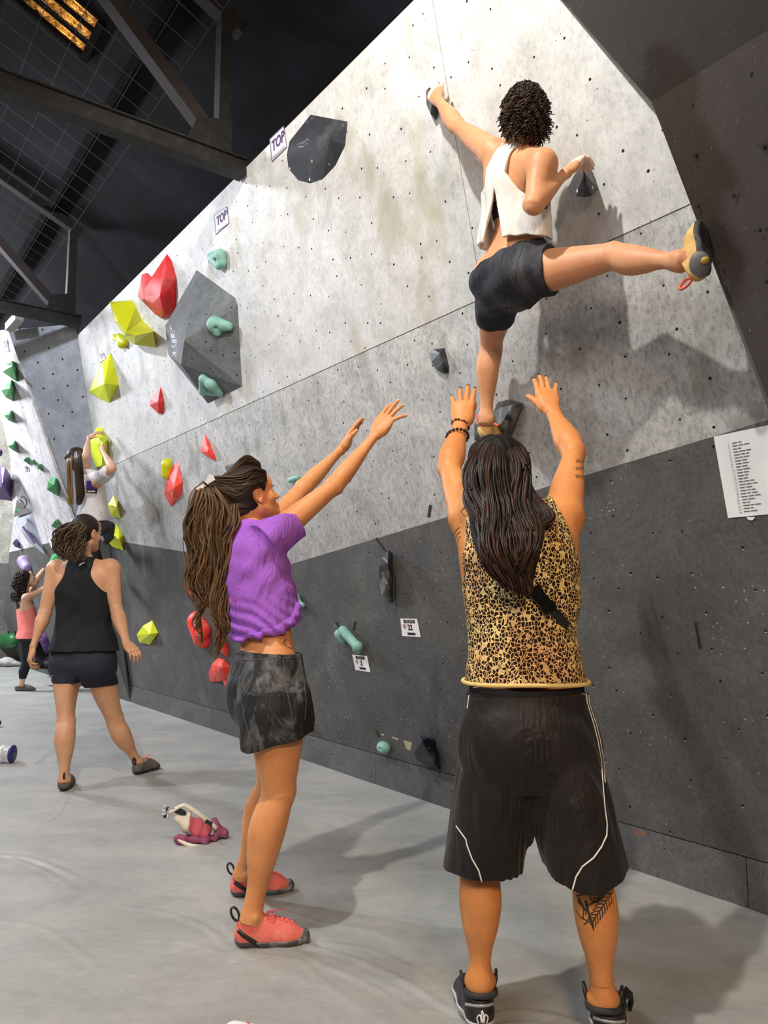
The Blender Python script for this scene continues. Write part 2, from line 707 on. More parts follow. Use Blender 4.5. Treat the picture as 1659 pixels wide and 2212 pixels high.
# ------------------------------------------------------------------ figure building blocks
def head_prims(C, f, u, s=1.0, nose=1.0):
    f = unit(f); u = unit(u - f * (u @ f)); r = np.cross(f, u)
    L = lambda a, b, c: C + (r * a + f * b + u * c) * s
    AX = (r, f, u)
    p = [ell(L(0, -.016, .018), np.array((.0745, .093, .088)) * s, AX, k=.02),
         ell(L(0, .026, -.04), np.array((.058, .064, .078)) * s, AX, k=.03),
         rcone(L(0, .074, -.100), L(0, .05, -.095), .019 * s, .026 * s, k=.02),
         rcone(L(-.012, .07, -.1), L(-.05, .0, -.066), .018 * s, .018 * s, k=.025),
         rcone(L(.012, .07, -.1), L(.05, .0, -.066), .018 * s, .018 * s, k=.025),
         ell(L(-.037, .055, -.036), np.array((.024, .026, .022)) * s, AX, k=.02),
         ell(L(.037, .055, -.036), np.array((.024, .026, .022)) * s, AX, k=.02),
         rcone(L(-.034, .071, .016), L(.034, .071, .016), .013 * s, k=.018),
         ell(L(0, .062, .045), np.array((.05, .028, .035)) * s, AX, k=.03),
         rcone(L(0, .080, .006), L(0, .108, -.036), .0065 * s, .0095 * s, k=.014),
         ell(L(.0, .107, -.040), np.array((.010, .011, .008)) * s, AX, k=.006),
         ell(L(-.012, .09, -.044), np.array((.008, .011, .007)) * s, AX, k=.005),
         ell(L(.012, .09, -.044), np.array((.008, .011, .007)) * s, AX, k=.005),
         ell(L(-.006, .103, -.050), np.array((.003, .005, .004)) * s, AX, k=.002, op='s'),
         ell(L(.006, .103, -.050), np.array((.003, .005, .004)) * s, AX, k=.002, op='s'),
         ell(L(-.031, .092, -.002), np.array((.017, .014, .011)) * s, AX, k=.01, op='s'),
         ell(L(.031, .092, -.002), np.array((.017, .014, .011)) * s, AX, k=.01, op='s'),
         ell(L(0, .077, -.071), np.array((.027, .018, .018)) * s, AX, k=.012),
         rcone(L(-.014, .094, -.067), L(.014, .094, -.067), .0055 * s, k=.005),
         rcone(L(-.012, .093, -.079), L(.012, .093, -.079), .006 * s, k=.005),
         rcone(L(-.02, .1035, -.073), L(.02, .1035, -.073), .0028 * s, k=.003, op='s')]
    for sx in (-1, 1):
        p += [ell(L(sx * .075, -.008, -.012), np.array((.0075, .0165, .028)) * s, (r + f * .3 * -sx, f, u), k=.005),
              ell(L(sx * .084, -.001, -.011), np.array((.0085, .0095, .0175)) * s, AX, k=.002, op='s'),
              rcone(L(sx * .079, .008, -.012), L(sx * .079, .006, -.018), .003 * s, k=.003),
              ell(L(sx * .078, -.004, -.038), np.array((.005, .008, .010)) * s, AX, k=.005)]
    return p


def eyes(C, f, u, s, parent, white, iris):
    f = unit(f); u = unit(u - f * (u @ f)); r = np.cross(f, u)
    for sx in (-1, 1):
        c = C + (r * sx * .031 + f * .0785 + u * -.002) * s
        th = np.linspace(0, math.pi, 9); ph = np.linspace(0, 2 * math.pi, 13)[:-1]
        v, fc = [], []
        for i, t in enumerate(th):
            for q in ph:
                v.append(c + .0115 * s * (f * math.cos(t) + r * math.sin(t) * math.cos(q) + u * math.sin(t) * math.sin(q)))
        mi = []
        for i in range(8):
            for j in range(12):
                fc.append((i * 12 + j, i * 12 + (j + 1) % 12, (i + 1) * 12 + (j + 1) % 12, (i + 1) * 12 + j))
                mi.append(1 if i < 1 or (i == 1) else 0)
        meshobj('eye', v, fc, None, parent, True, [white, iris], mi)


def hand_prims(Wp, D, N, T, s=1.0, curl=(12, 14, 14), spread=6, thumb=(35, 10), fcurl=None, fspread=None, plen=1.0):
    """Wp wrist point, D towards the knuckles, N out of the back of the hand, T towards the thumb side. returns prims, tips"""
    D = unit(D); N = unit(N - D * (N @ D)); T_ = np.cross(D, N)
    T = T_ if T_ @ T > 0 else -T_
    pl = .092 * s * plen
    pr = [loft(Wp - D * .01, Wp + D * pl, (T, N), [(0, .026 * s, .019 * s), (.25, .029 * s, .018 * s), (.6, .038 * s, .0155 * s), (.9, .0405 * s, .0125 * s), (1.0, .039 * s, .010 * s)], k=.012)]
    pr.append(ell(Wp + D * .035 * s + T * .022 * s - N * .010 * s, np.array((.03, .017, .017)) * s, (D + T * .35, T, N), k=.012))
    pr.append(ell(Wp + D * .04 * s - T * .024 * s - N * .009 * s, np.array((.035, .013, .014)) * s, (D, T, N), k=.012))
    offs = (.0295, .010, -.0095, -.0285)
    base = (.086, .090, .087, .079)
    lens = (.077, .086, .079, .062)
    rad = (.0088, .0088, .0083, .0074)
    tips = []
    for i in range(4):
        a = math.radians((fspread[i] if fspread else (spread * (1.2, .3, -.6, -1.8)[i])))
        d = unit(D * math.cos(a) + T * math.sin(a))
        p0 = Wp + D * base[i] * s * plen + T * offs[i] * s
        cc = fcurl[i] if fcurl else curl
        pts = [p0 - d * .018 * s, p0]
        ang = 0
        for j, fr in enumerate((.46, .30, .24)):
            ang += math.radians(cc[j])
            dd = d * math.cos(ang) - N * math.sin(ang)
            pts.append(pts[-1] + dd * lens[i] * s * fr)
        rr = [rad[i] * s * q for q in (1.05, 1.06, .98, .90, .78)]
        for j in range(4):
            pr.append(rcone(pts[j], pts[j + 1], rr[j], rr[j + 1], k=.004 if j else .008))
        tips.append((pts[-1], unit(pts[-1] - pts[-2]), unit(N * math.cos(ang) + d * math.sin(ang)), rad[i] * s))
    a, c = math.radians(thumb[0]), math.radians(thumb[1])
    b0 = Wp + D * .022 * s + T * .024 * s - N * .006 * s
    d1 = unit(D * math.cos(a) + T * math.sin(a) - N * .25)
    d2 = unit(D * math.cos(a - c) + T * math.sin(a - c) - N * .3)
    p1 = b0 + d1 * .032 * s; p2 = p1 + d1 * .027 * s; p3 = p2 + d2 * .022 * s
    pr += [rcone(b0, p1, .015 * s, .0115 * s, k=.012), rcone(p1, p2, .0110 * s, .0100 * s, k=.004), rcone(p2, p3, .0100 * s, .0082 * s, k=.003)]
    tips.append((p3, unit(p3 - p2), unit(N), .009 * s))
    return pr, tips


def arm_prims(S, E, Wp, N, s=1.0, m=1.0):
    """shoulder, elbow, wrist; N = back-of-hand normal near the wrist"""
    u = unit(E - S); w = unit(Wp - E)
    side = np.cross(u, w)
    if np.linalg.norm(side) < .1: side = np.cross(u, Z)
    pr = [ell(S + u * .01, np.array((.05, .047, .05)) * s * m, (u, side, np.cross(u, side)), k=.03),
          loft(S, E, side, [(0, .046 * s * m, .048 * s * m), (.2, .047 * s * m, .05 * s * m), (.55, .040 * s * m, .043 * s * m), (.9, .035 * s * m, .035 * s), (1, .034 * s, .034 * s)], k=.025),
          ell(E, np.array((.033,) * 3) * s, k=.02),
          loft(E, Wp, (np.cross(w, N), N), [(0, .033 * s, .034 * s), (.22, .040 * s * m, .037 * s * m), (.5, .034 * s * m, .031 * s), (.8, .027 * s, .021 * s), (1, .0265 * s, .019 * s)], k=.022)]
    return pr


def leg_prims(Hp, Kn, An, back, s=1.0, m=1.0, side=None, mt=None):
    """hip, knee, ankle; back = towards the calf side"""
    ax = unit(Kn - Hp)
    sd = np.cross(ax, back) if side is None else side
    mt = m if mt is None else mt
    pr = [loft(Hp, Kn, (sd, back), [(-.08, .08 * s * mt, .085 * s * mt), (.1, .084 * s * mt, .09 * s * mt), (.4, .074 * s * mt, .078 * s * mt), (.75, .058 * s * mt, .06 * s * mt), (1, .050 * s, .052 * s)], k=.03),
          ell(Kn - unit(back) * .008 * s, np.array((.046, .048, .05)) * s, (sd, back, ax), k=.02)]
    ax2 = unit(An - Kn)
    sd2 = np.cross(ax2, back) if side is None else side
    pr += [loft(Kn, An, (sd2, back), [(0, .048 * s, .048 * s), (.12, .049 * s * m, .051 * s * m, 0, .006 * s), (.3, .052 * s * m, .055 * s * m, 0, .012 * s), (.5, .045 * s * m, .047 * s * m, 0, .010 * s), (.78, .030 * s, .033 * s, 0, .002), (.92, .028 * s, .034 * s), (1.05, .031 * s, .036 * s)], k=.02),
           ell(An + sd2 * .026 * s, np.array((.012,) * 3) * s, k=.012), ell(An - sd2 * .026 * s, np.array((.012,) * 3) * s, k=.012)]
    return pr


FEM = [(-.08, .10, .07), (0, .162, .10, 0, .008), (.10, .176, .118, 0, .016), (.2, .168, .112, 0, .012), (.32, .142, .093, 0, 0), (.44, .120, .082, 0, -.006), (.6, .134, .092, 0, 0), (.75, .150, .102, 0, .004), (.86, .148, .09, 0, .006), (.94, .105, .065, 0, .008), (1.0, .06, .05, 0, .006)]
MAL = [(-.08, .10, .07), (0, .155, .10, 0, .008), (.10, .160, .108, 0, .012), (.2, .153, .104, 0, .008), (.32, .142, .096, 0, 0), (.44, .136, .092, 0, -.004), (.6, .146, .100, 0, 0), (.75, .160, .108, 0, .004), (.86, .162, .095, 0, .006), (.94, .12, .07, 0, .01), (1.0, .06, .052, 0, .006)]


def torso_prims(crotch, nb, side, back, tab, s=1.0, shL=None, shR=None, twist=0.0, lean=None, butt=True):
    t2 = [tuple([r[0]] + [x * s for x in r[1:]]) for r in tab]
    if lean:
        t2 = [tuple([r[0], r[1], r[2], (r[3] if len(r) > 3 else 0), (r[4] if len(r) > 4 else 0) + np.interp(r[0], [q[0] for q in lean], [q[1] for q in lean])]) for r in t2]
    pr = [loft(crotch, nb, (side, back), t2, k=.03, twist=twist)]
    up = unit(nb - crotch)
    L = np.linalg.norm(nb - crotch)
    if butt:
        for sx in (-1, 1):
            pr.append(ell(crotch + up * .075 * s + side * sx * .075 * s + back * .055 * s, np.array((.085, .075, .09)) * s, (side, back, up), k=.03))
    for sh in (shL, shR):
        if sh is not None:
            pr.append(rcone(nb - up * .045 * s, sh, .045 * s, .042 * s, k=.05))
            pr.append(rcone(crotch + up * L * .74 + unit((sh - nb) - up * ((sh - nb) @ up)) * .08 * s, sh, .06 * s, .045 * s, k=.05))
    return pr


def arc_fold(P, f, amp, dirs):
    for d, fr, ph in dirs:
        f = f + amp * np.sin((P @ _f(d)) * fr + ph + 2.1 * np.sin(P[:, 2] * 9 + ph * 2) + 1.3 * np.sin(P[:, 0] * 13 - ph))
    return f


def shoe(parent, heel, toe, upv, s, m_up, m_sole, name='climbing_shoe', label=None, h=.0035, collar=.075, fat=1.0, sole_t=.012, laces=None, loop=None, lacec=None, tilt=.22):
    """upper as the shoe mesh, with sole, pull loop and laces as sub-parts"""
    F = unit(toe - heel); U = unit(upv - F * (upv @ F)); R = np.cross(F, U)
    ln = np.linalg.norm(toe - heel)
    q = lambda x, y, z: heel + F * x * ln + R * y * s + U * z * s
    base = [rcone(q(.16, 0, .034), q(.42, 0, .032), .033 * s * fat, .033 * s * fat, k=.02, flat=(R, .95)),
            rcone(q(.42, 0, .030), q(.72, .004, .026), .035 * s * fat, .033 * s * fat, k=.02, flat=(R, 1.15)),
            rcone(q(.72, .004, .024), q(.90, .008, .018), .031 * s * fat, .019 * s * fat, k=.02, flat=(R, 1.25)),
            rcone(q(.18, 0, .05), q(.20, 0, collar), .031 * s * fat, .036 * s * fat, k=.02),
            rcone(q(.30, 0, .068), q(.60, 0, .046), .032 * s * fat, .027 * s * fat, k=.025)]
    up = base + [plane(q(0, 0, .004), -U)]
    up.append(plane(q(.2, 0, collar), unit(U * 1.0 - F * tilt), k=.004))
    o, v, f = sdf_obj(name, up, h, m_up, parent)
    if label: o['label'] = label
    b = inflate(base, .0035)
    so = b + [plane(q(0, 0, -.001), -U), plane(q(0, 0, sole_t / s + .002), U, k=.004)]
    s1, v1, f1 = sdf_obj('sole', so, h, m_sole, o)
    if loop is not None:
        mb = MB()
        c = q(.015, 0, collar * .95)
        pts = [c + (-F * .8 + U * .6) * .018 * math.sin(a) * s + (U) * .020 * (1 - math.cos(a)) * s for a in np.linspace(0, 2 * math.pi, 15)[:-1]]
        mb.tube(pts, .0045 * s, 5, closed=True, nrm=[R] * 14, flat=1.6)
        mb.build('pull_loop', loop, o, True)
    if laces is not None:
        mb = MB()
        bv = bvh_of(v, f)

        def onup(x, y):
            P = q(x, y, .2)
            hh = bv.ray_cast(Vector(P), Vector(-U))
            return A3(*hh[0]) + U * .0012 if hh[0] is not None else q(x, y, .06)
        for i in range(5):
            x = .50 + i * .065
            mb.tube([onup(x, -.014), onup(x + .02, -.005), onup(x + .03, .005), onup(x + .05, .014)], .0026, 5)
            mb.tube([onup(x, .014), onup(x + .02, .005), onup(x + .03, -.005), onup(x + .05, -.014)], .0026, 5)
        k0 = onup(.47, 0) + U * .004
        for sg, dz in ((1, 0.0), (-1, 0.3)):
            pts = []
            for a in np.linspace(0, 2 * math.pi, 17)[:-1]:
                dirv = unit(R * sg + F * .15 - U * .2)
                pts.append(k0 + dirv * (1 - math.cos(a)) * .017 + F * math.sin(a) * .012 * 1 + (U * .003))
            mb.tube(pts, .0018, 5, closed=True)
        mb.tube([k0, k0 + F * .02 + U * .012, k0 + F * .05 + U * .012], .0018, 5)
        mb.build('lace', laces, o, True)
    return o, v, f, q


def tips_nails(tips, mat, parent, s=1.0):
    for p, d, n, r in tips:
        t = np.cross(d, n)
        mb = MB()
        pts = []
        c = p + n * r * .62 + d * r * .15
        for a in np.linspace(0, 2 * math.pi, 9)[:-1]:
            pts.append(c + d * math.cos(a) * r * .85 + t * math.sin(a) * r * .72 - n * (abs(math.sin(a)) ** 2) * r * .25)
        mb.prism(pts, n * .0012)
        mb.build('fingernail', mat, parent, True)
# ------------------------------------------------------------------ setting: materials
def concrete(name, c_lo, c_mid, c_hi, smudge, grain=1.0, smudge_amt=.5, seed=0.0, rough=.72, height_tone=None):
    """painted plywood with chalk bloom, rubbed spots and (grime) a tone that darkens towards the mat"""
    k = NT_(name)
    geo = k.n('ShaderNodeNewGeometry')
    mp = k.n('ShaderNodeMapping')
    mp.inputs['Location'].default_value = (seed * 3.1, seed, 0)
    k.l(geo.outputs['Position'], mp.inputs['Vector'])
    v = mp.outputs[0]
    mv = k.n('ShaderNodeMapping'); mv.inputs['Scale'].default_value = (1, 1, .55); k.l(v, mv.inputs['Vector']); v2 = mv.outputs[0]
    mid = k.noise(5.0, 8, .74, v, .3)
    fine = k.noise(52, 6, .72, v2, .6)
    vein = k.noise(30, 3, .6, v, 2.2)
    col = k.ramp(mid, [(.34, c_lo), (.5, c_mid), (.66, c_hi)])
    g = k.ramp(fine, [(.36, .62), (.50, 1.0), (.64, 1.12)])
    col = k.mix(.85 * grain, col, k.mix(1.0, col, g, 'MULTIPLY'))
    vn = k.ramp(vein, [(.46, 1.0), (.495, .80), (.505, .80), (.54, 1.0)])
    col = k.mix(.55 * grain, col, k.mix(1.0, col, vn, 'MULTIPLY'))
    sm = k.noise(3.6, 2, .5, v2, .1)
    sf = k.ramp(sm, [(.60, 0.0), (.70, smudge_amt)])
    col = k.mix(sf, col, smudge)
    big = k.noise(.9, 4, .6, v, .2)
    col = k.mix(1.0, col, k.ramp(big, [(.35, .90), (.65, 1.06)]), 'MULTIPLY')
    if height_tone:  # colour multiplied by height, darker towards the mat
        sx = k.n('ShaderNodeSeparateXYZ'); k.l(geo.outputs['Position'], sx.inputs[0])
        mr = k.n('ShaderNodeMapRange', inp={'From Min': height_tone[0], 'From Max': height_tone[1], 'To Min': height_tone[2], 'To Max': height_tone[3]})
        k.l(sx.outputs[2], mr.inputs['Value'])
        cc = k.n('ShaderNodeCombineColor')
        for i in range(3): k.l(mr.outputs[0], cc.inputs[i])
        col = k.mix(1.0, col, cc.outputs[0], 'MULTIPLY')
    k.bump(fine, .25, .003)
    return k.out(col, rough, Specular_IOR_Level=.3)


def darkwall(name, base, fleck=.55, rough=.62, flecks=True, dusty=.22):
    k = NT_(name)
    b = np.array(base)
    mid = k.noise(3.2, 6, .65, None, .7)
    col = k.ramp(mid, [(.3, b * .72), (.55, b), (.75, b * 1.4)])
    fine = k.noise(60, 5, .7)
    col = k.mix(.5, col, k.mix(1.0, col, k.ramp(fine, [(.35, .6), (.65, 1.4)]), 'MULTIPLY'))
    # chalk dust clouds and chipped flecks
    dust = k.ramp(k.noise(1.6, 6, .7, None, 1.0), [(.55, 0.0), (.8, dusty)])
    col = k.mix(dust, col, (.36, .36, .35))
    if flecks:
        vo = k.n('ShaderNodeTexVoronoi', feature='F1', inp={'Scale': 34.0, 'Randomness': 1.0})
        k.l(k.tc.outputs['Object'], vo.inputs['Vector'])
        sp = k.ramp(vo.outputs['Distance'], [(.075, 1.0), (.11, 0.0)])
        msk = k.ramp(k.noise(2.4, 4, .6), [(.50, 0.0), (.57, 1.0)])
        fk = k.mix(1.0, sp, msk, 'MULTIPLY')
        fk = k.mix(1.0, fk, (fleck,) * 3, 'MULTIPLY')
        col = k.mix(fk, col, (.72, .71, .68))
        sc = k.noise(4, 2, .5, k.map((26, 26, 1.2), (.5, .3, .2)), 2.0)
        sf = k.ramp(sc, [(.70, 0.0), (.76, .22)])
        col = k.mix(sf, col, (.5, .5, .5))
    k.bump(fine, .2, .002)
    return k.out(col, rough, Specular_IOR_Level=.35)


M_up = concrete('chalky white wall panel', s2l(186, 185, 182), s2l(206, 205, 202), s2l(218, 217, 214), s2l(168, 162, 138), .55, .55, 0.0, height_tone=(2.7, 4.0, .90, 1.08))
M_mid = concrete('grey grained wall panel', s2l(176, 175, 172), s2l(200, 199, 196), s2l(218, 217, 213), s2l(136, 133, 120), 1.15, .6, 1.0, height_tone=(1.3, 2.75, .60, .86))
M_dark = darkwall('dark grey painted wall panel', s2l(86, 85, 83), .8)
M_kick = darkwall('dark grey kicker board', s2l(90, 89, 90), .35)
M_prow = darkwall('brown black painted plywood', s2l(48, 38, 32), .4, dusty=.04)
M_prow2 = darkwall('brown black painted plywood above', s2l(44, 35, 29), .25, dusty=.03)
M_grey = concrete('smooth blue grey panel', s2l(136, 140, 149), s2l(152, 156, 165), s2l(170, 173, 181), s2l(180, 182, 188), .25, .35, 2.0)
M_far = concrete('white far wall panel', s2l(168, 164, 166), s2l(196, 192, 194), s2l(216, 212, 214), s2l(150, 148, 146), .8, .6, 3.0)
M_beige = concrete('beige far wall panel', s2l(132, 130, 118), s2l(156, 153, 142), s2l(176, 172, 160), s2l(112, 110, 100), .8, .6, 4.0)
M_seam = plain('dark seam backing', (.02, .02, .02), .9, bump=0)
M_black = plain('flat black', (.012, .012, .012), .7, bump=0)
M_hole = plain('black bolt hole', (.004, .004, .004), .9, bump=0)
M_tnut = plain('metal bolt rim glint', (.62, .61, .58), .4, bump=0, metal=.3)  # pale colour of the painted rim glints and the screw marks
M_white = plain('white paint', (.74, .74, .74), .6, bump=.05)
M_paper = plain('white paper', (.80, .79, .78), .8, var=.03, scale=9, bump=.03)

# ------------------------------------------------------------------ floor: padded mat with folds
fold_px = [
    ([(0, 1842), (60, 1850), (130, 1876), (215, 1918)], .007, .02),
    ([(20, 1846), (100, 1880), (180, 1935)], .004, .015),
    ([(0, 1985), (90, 2000), (180, 2060), (260, 2140)], .003, .02),
    ([(660, 2042), (760, 2068), (860, 2110), (960, 2170), (1010, 2205)], .007, .018),
    ([(650, 2062), (740, 2100), (840, 2150), (920, 2205)], .005, .015),
    ([(700, 2035), (800, 2050), (900, 2095), (985, 2150)], .005, .014),
    ([(640, 2068), (700, 2120), (800, 2190)], .004, .014),
    ([(490, 2040), (430, 1995), (330, 1965), (200, 1950)], .006, .018),
    ([(480, 2056), (380, 2030), (260, 2030)], .004, .016),
    ([(1060, 2190), (1120, 2180), (1220, 2196), (1270, 2215)], .009, .02),
    ([(1080, 2205), (1160, 2207), (1240, 2212)], .006, .014),
    ([(150, 1706), (230, 1680), (300, 1668)], .004, .02),
    ([(140, 1712), (90, 1720), (0, 1735)], .004, .02),
    ([(150, 1714), (240, 1740), (330, 1745)], .003, .02),
    ([(150, 1715), (120, 1760), (60, 1790)], .003, .02),
    ([(300, 1672), (380, 1690), (480, 1700)], .003, .02),
    ([(560, 1700), (760, 1712), (900, 1730)], .002, .03),
    ([(690, 2035), (760, 2000), (860, 1985)], .003, .016),
]


def floor_h(x, y):
    P = np.stack([x, y], -1)
    z = .004 * np.sin(x * 2.3 + .7 * np.sin(y * 1.7)) * np.sin(y * 1.9 + x) - .004
    z = z + .0018 * np.sin(x * 11 + 2 * np.sin(y * 5)) * np.sin(y * 9 + 1.5 * np.sin(x * 4))
    for px, a, w in fold_px:
        a = a * 1.9; w = w * .72
        C = curve([PZ(u, v)[:2] for u, v in px], 22)
        dm = np.full(x.shape, 9.0)
        tt = np.zeros(x.shape)
        for i in range(len(C) - 1):
            p, q = C[i], C[i + 1]
            e = q - p
            t = np.clip(((P - p) @ e) / (e @ e), 0, 1)
            d = np.linalg.norm(P - p - t[..., None] * e, axis=-1)
            m = d < dm
            dm = np.where(m, d, dm)
            tt = np.where(m, (i + t) / (len(C) - 1), tt)
        env = np.clip(np.minimum((1 - tt) * 3, 1), 0, 1)
        z = z + a * env * (np.exp(-(dm / w) ** 2) - .6 * np.exp(-(dm / w / 2.2) ** 2))
    return z


xs = np.concatenate([np.linspace(-16, -2.6, 28)[:-1], np.arange(-2.6, 1.9, .014), np.linspace(1.9, 7, 14)])
ys = np.concatenate([np.linspace(-7, 1.6, 14)[:-1], np.arange(1.6, 5.4, .014), np.linspace(5.4, 21, 40)])
gx, gy = np.meshgrid(xs, ys, indexing='ij')
near = (gx > -2.7) & (gx < 2) & (gy > 1.5) & (gy < 5.6)
gz = np.zeros_like(gx)
gz[near] = floor_h(gx[near], gy[near])
fv = np.stack([gx, gy, gz], -1).reshape(-1, 3)
ii = np.arange(len(xs) * len(ys)).reshape(len(xs), len(ys))
ff = np.stack([ii[:-1, :-1], ii[1:, :-1], ii[1:, 1:], ii[:-1, 1:]], -1).reshape(-1, 4)
k = NT_('grey vinyl crash mat')
mid = k.noise(1.6, 7, .72, k.map((1, 1.5, 1), (0, 0, .6)), .3)
col = k.ramp(mid, [(.3, s2l(138, 139, 136)), (.5, s2l(155, 155, 151)), (.72, s2l(173, 171, 165))])
st = k.noise(16, 7, .78, k.map((1, 1.6, 1), (0, 0, .5)), .6)
col = k.mix(.55, col, k.mix(1.0, col, k.ramp(st, [(.3, .78), (.5, 1.0), (.7, 1.12)]), 'MULTIPLY'))
sc = k.noise(5, 3, .5, k.map((1, 9, 1), (0, 0, .9)), 3.5)
col = k.mix(k.ramp(sc, [(.66, 0.0), (.74, .35)]), col, s2l(200, 198, 192))
k.bump(k.noise(160, 3, .6), .12, .001)
M_floor = k.out(col, .5, Specular_IOR_Level=.4)
tag(meshobj('floor', fv, ff, M_floor, origin=(0, 0, 0)), kind='structure')

# ------------------------------------------------------------------ main wall
S_TOP = 4.02
KL = WA + WD * 2.87                      # floor corner at the far end of the main wall
P2 = W(163, 700)
sP2, tP2 = toST(P2)


def s_left(t):
    return 2.87 + (sP2 - 2.87) * (t + .0) / tP2


wall_right = empty('wall_right', WA, kind='structure')
g = .0025
sv = toST(W(951, 100))[0]
SR = -6.6
bR = toST(W(1655, 909)); bR2 = toST(W(1520, 948)); bK = toST(W(609, 1225)); bL = toST(W(272, 1172))
slope = (bR[1] - bK[1]) / (bR[0] - bK[0])
tR = bK[1] + slope * (SR - bK[0])


def panel(name, st, mat, th=.03, parent=wall_right, h=0.0):
    mb = MB()
    mb.prism([ST(s, t, h) for s, t in st], -NT * th)
    return mb.build(name, mat, parent)


tS = 2.5
panel('wall_panel', [(SR, tS + g), (sv - g, tS + g), (sv - g, S_TOP), (SR, S_TOP)], M_up)
panel('wall_panel', [(sv + g, tS + g), (s_left(tS), tS + g), (s_left(tP2), S_TOP + .03), (sv + g, S_TOP)], M_up)
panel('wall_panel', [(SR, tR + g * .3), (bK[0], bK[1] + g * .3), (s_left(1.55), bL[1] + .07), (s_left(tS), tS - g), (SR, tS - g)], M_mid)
panel('painted_panel', [(SR, g), (s_left(0), g), (s_left(1.55), bL[1] + .07), (bK[0], bK[1]), (SR, tR)], M_dark)
mb = MB()
mb.prism([ST(SR, -.02, -.034), ST(2.9, -.02, -.034), ST(s_left(tP2), S_TOP, -.034), ST(SR, S_TOP, -.034)], -NT * .06)
mb.build('backing_frame', M_seam, wall_right)
# vertical kicker boards along the mat
ks = [SR, -4.55, -2.05, .55, 2.87]
for a, b in zip(ks[:-1], ks[1:]):
    mb = MB()
    p = WA - Z * .05
    mb.prism([p + WD * (a + .002), p + WD * (b - .002), p + WD * (b - .002) + Z * (KH + .048), p + WD * (a + .002) + Z * (KH + .048)], -WN * .03)
    mb.build('kicker_board', M_kick, wall_right)


def inpoly(p, poly):
    c = False
    for i in range(len(poly)):
        a, b = poly[i], poly[i - 1]
        if (a[1] > p[1]) != (b[1] > p[1]) and p[0] < (b[0] - a[0]) * (p[1] - a[1]) / (b[1] - a[1]) + a[0]: c = not c
    return c


rnd = random.Random(5)


def holes(O, U, V, Nn, us, vs, poly, step, parent, name='bolt_holes', glint=False, r=.0062, off=.0006):
    mb = MB(); mg = MB()
    u = us[0]
    i = 0
    while u < us[1]:
        v = vs[0] + (i % 2) * step * .5
        while v < vs[1]:
            uu, vv = u + rnd.uniform(-.35, .35) * step, v + rnd.uniform(-.35, .35) * step
            if rnd.random() < .9 and (poly is None or inpoly((uu, vv), poly)):
                c = O + U * uu + V * vv + Nn * off
                rr = r * rnd.uniform(.75, 1.1)
                ring = [c + (U * math.cos(a) + V * math.sin(a)) * rr for a in np.linspace(0, 2 * math.pi, 9)[:-1]]
                mb.prism(ring, -Nn * .004)
                if glint and rnd.random() < .8:
                    c2 = c - V * rr * .9 - Nn * .0003  # pale disc below the hole: glint of the metal rim, painted in
                    mg.prism([c2 + (U * math.cos(a) * .8 + V * math.sin(a) * .55) * rr for a in np.linspace(0, 2 * math.pi, 7)[:-1]], -Nn * .002)
                for _ in range(rnd.choice([0, 0, 0, 1, 2])):        # small screw marks round a bolt
                    c3 = c + U * rnd.uniform(-.06, .06) + V * rnd.uniform(-.06, .06)
                    if poly is None or inpoly((float((c3 - O) @ U), float((c3 - O) @ V)), poly):
                        (mg if glint else mb).prism([c3 + (U * math.cos(a) + V * math.sin(a)) * .0024 for a in np.linspace(0, 2 * math.pi, 6)[:-1]], -Nn * .003)
            v += step
        u += step
        i += 1
    tag(mb.build(name, M_hole, parent), kind='stuff')
    if glint and mg.v: tag(mg.build('bolt_rim_glints', M_tnut, parent), kind='stuff')


lightp = [(SR, tR + .03), (bK[0], bK[1] + .03), (s_left(1.55), bL[1] + .1), (s_left(3.9) - .05, 3.95), (SR, 3.95)]
darkp = [(SR, .02), (2.8, .02), (s_left(1.55), bL[1] + .03), (bK[0], bK[1] - .03), (SR, tR - .03)]
holes(WK, WD, UT, NT, (SR, 2.9), (0, 4), lightp, .185, wall_right)
holes(WK, WD, UT, NT, (SR, 2.9), (0, 2), darkp, .17, wall_right, glint=True)
holes(WA + Z * .03, WD, Z, WN, (SR, 2.8), (.02, .14), None, .19, wall_right, glint=True)

# chipped plywood showing on the painted band and a worn brown patch on the kicker
M_chip = plain('bare chipped plywood', s2l(176, 166, 132), .8)
for q4 in ([(871, 1599), (890, 1604), (886, 1622), (877, 1617)], [(823, 1585), (830, 1586), (829, 1589), (823, 1588)], [(847, 1591), (861, 1596), (859, 1599), (847, 1594)]):
    mb = MB(); mb.prism([W(x, y, .0008) for x, y in q4], -NT * .001); mb.build('chipped_patch', M_chip, wall_right)
mb = MB(); mb.prism([PPL(x, y, WA + WN * .0008, WN) for x, y in [(1366, 1793), (1378, 1791), (1397, 1798), (1396, 1806), (1370, 1805)]], -WN * .001)
mb.build('chipped_patch', plain('worn brown plywood', s2l(112, 88, 76), .8), wall_right)

# ------------------------------------------------------------------ brown overhanging prow at the right
prow = empty('wall_overhang', W(1500, 100, .3), 'dark brown faceted overhang panels at upper right', kind='structure')
HE = .27
E2 = W(1408, 220, .08); E1 = W(1215, 0, .03); E3 = W(1668, 905, HE)
s1, t1 = toST(E1); s2, t2 = toST(E2); s3, t3 = toST(E3)
E0 = E2 + (E1 - E2) * 2.1
E3f = E3
Sx = W(1659, 65, HE + .20)
dv = (Sx - E2) * 4.5
S2_ = E2 + dv
R2 = E3f + (W(1900, 800, HE + .24) - E3f) * 2.4
T2 = E0 + dv


def plate(name, pts, mat, parent, th=.03, toward=None):
    pts = [np.asarray(p) for p in pts]
    n = unit(np.cross(pts[1] - pts[0], pts[2] - pts[0]))
    if n @ (CAM - pts[0]) < 0: n = -n
    mb = MB(); mb.prism(pts, -n * th)
    return mb.build(name, mat, parent), n


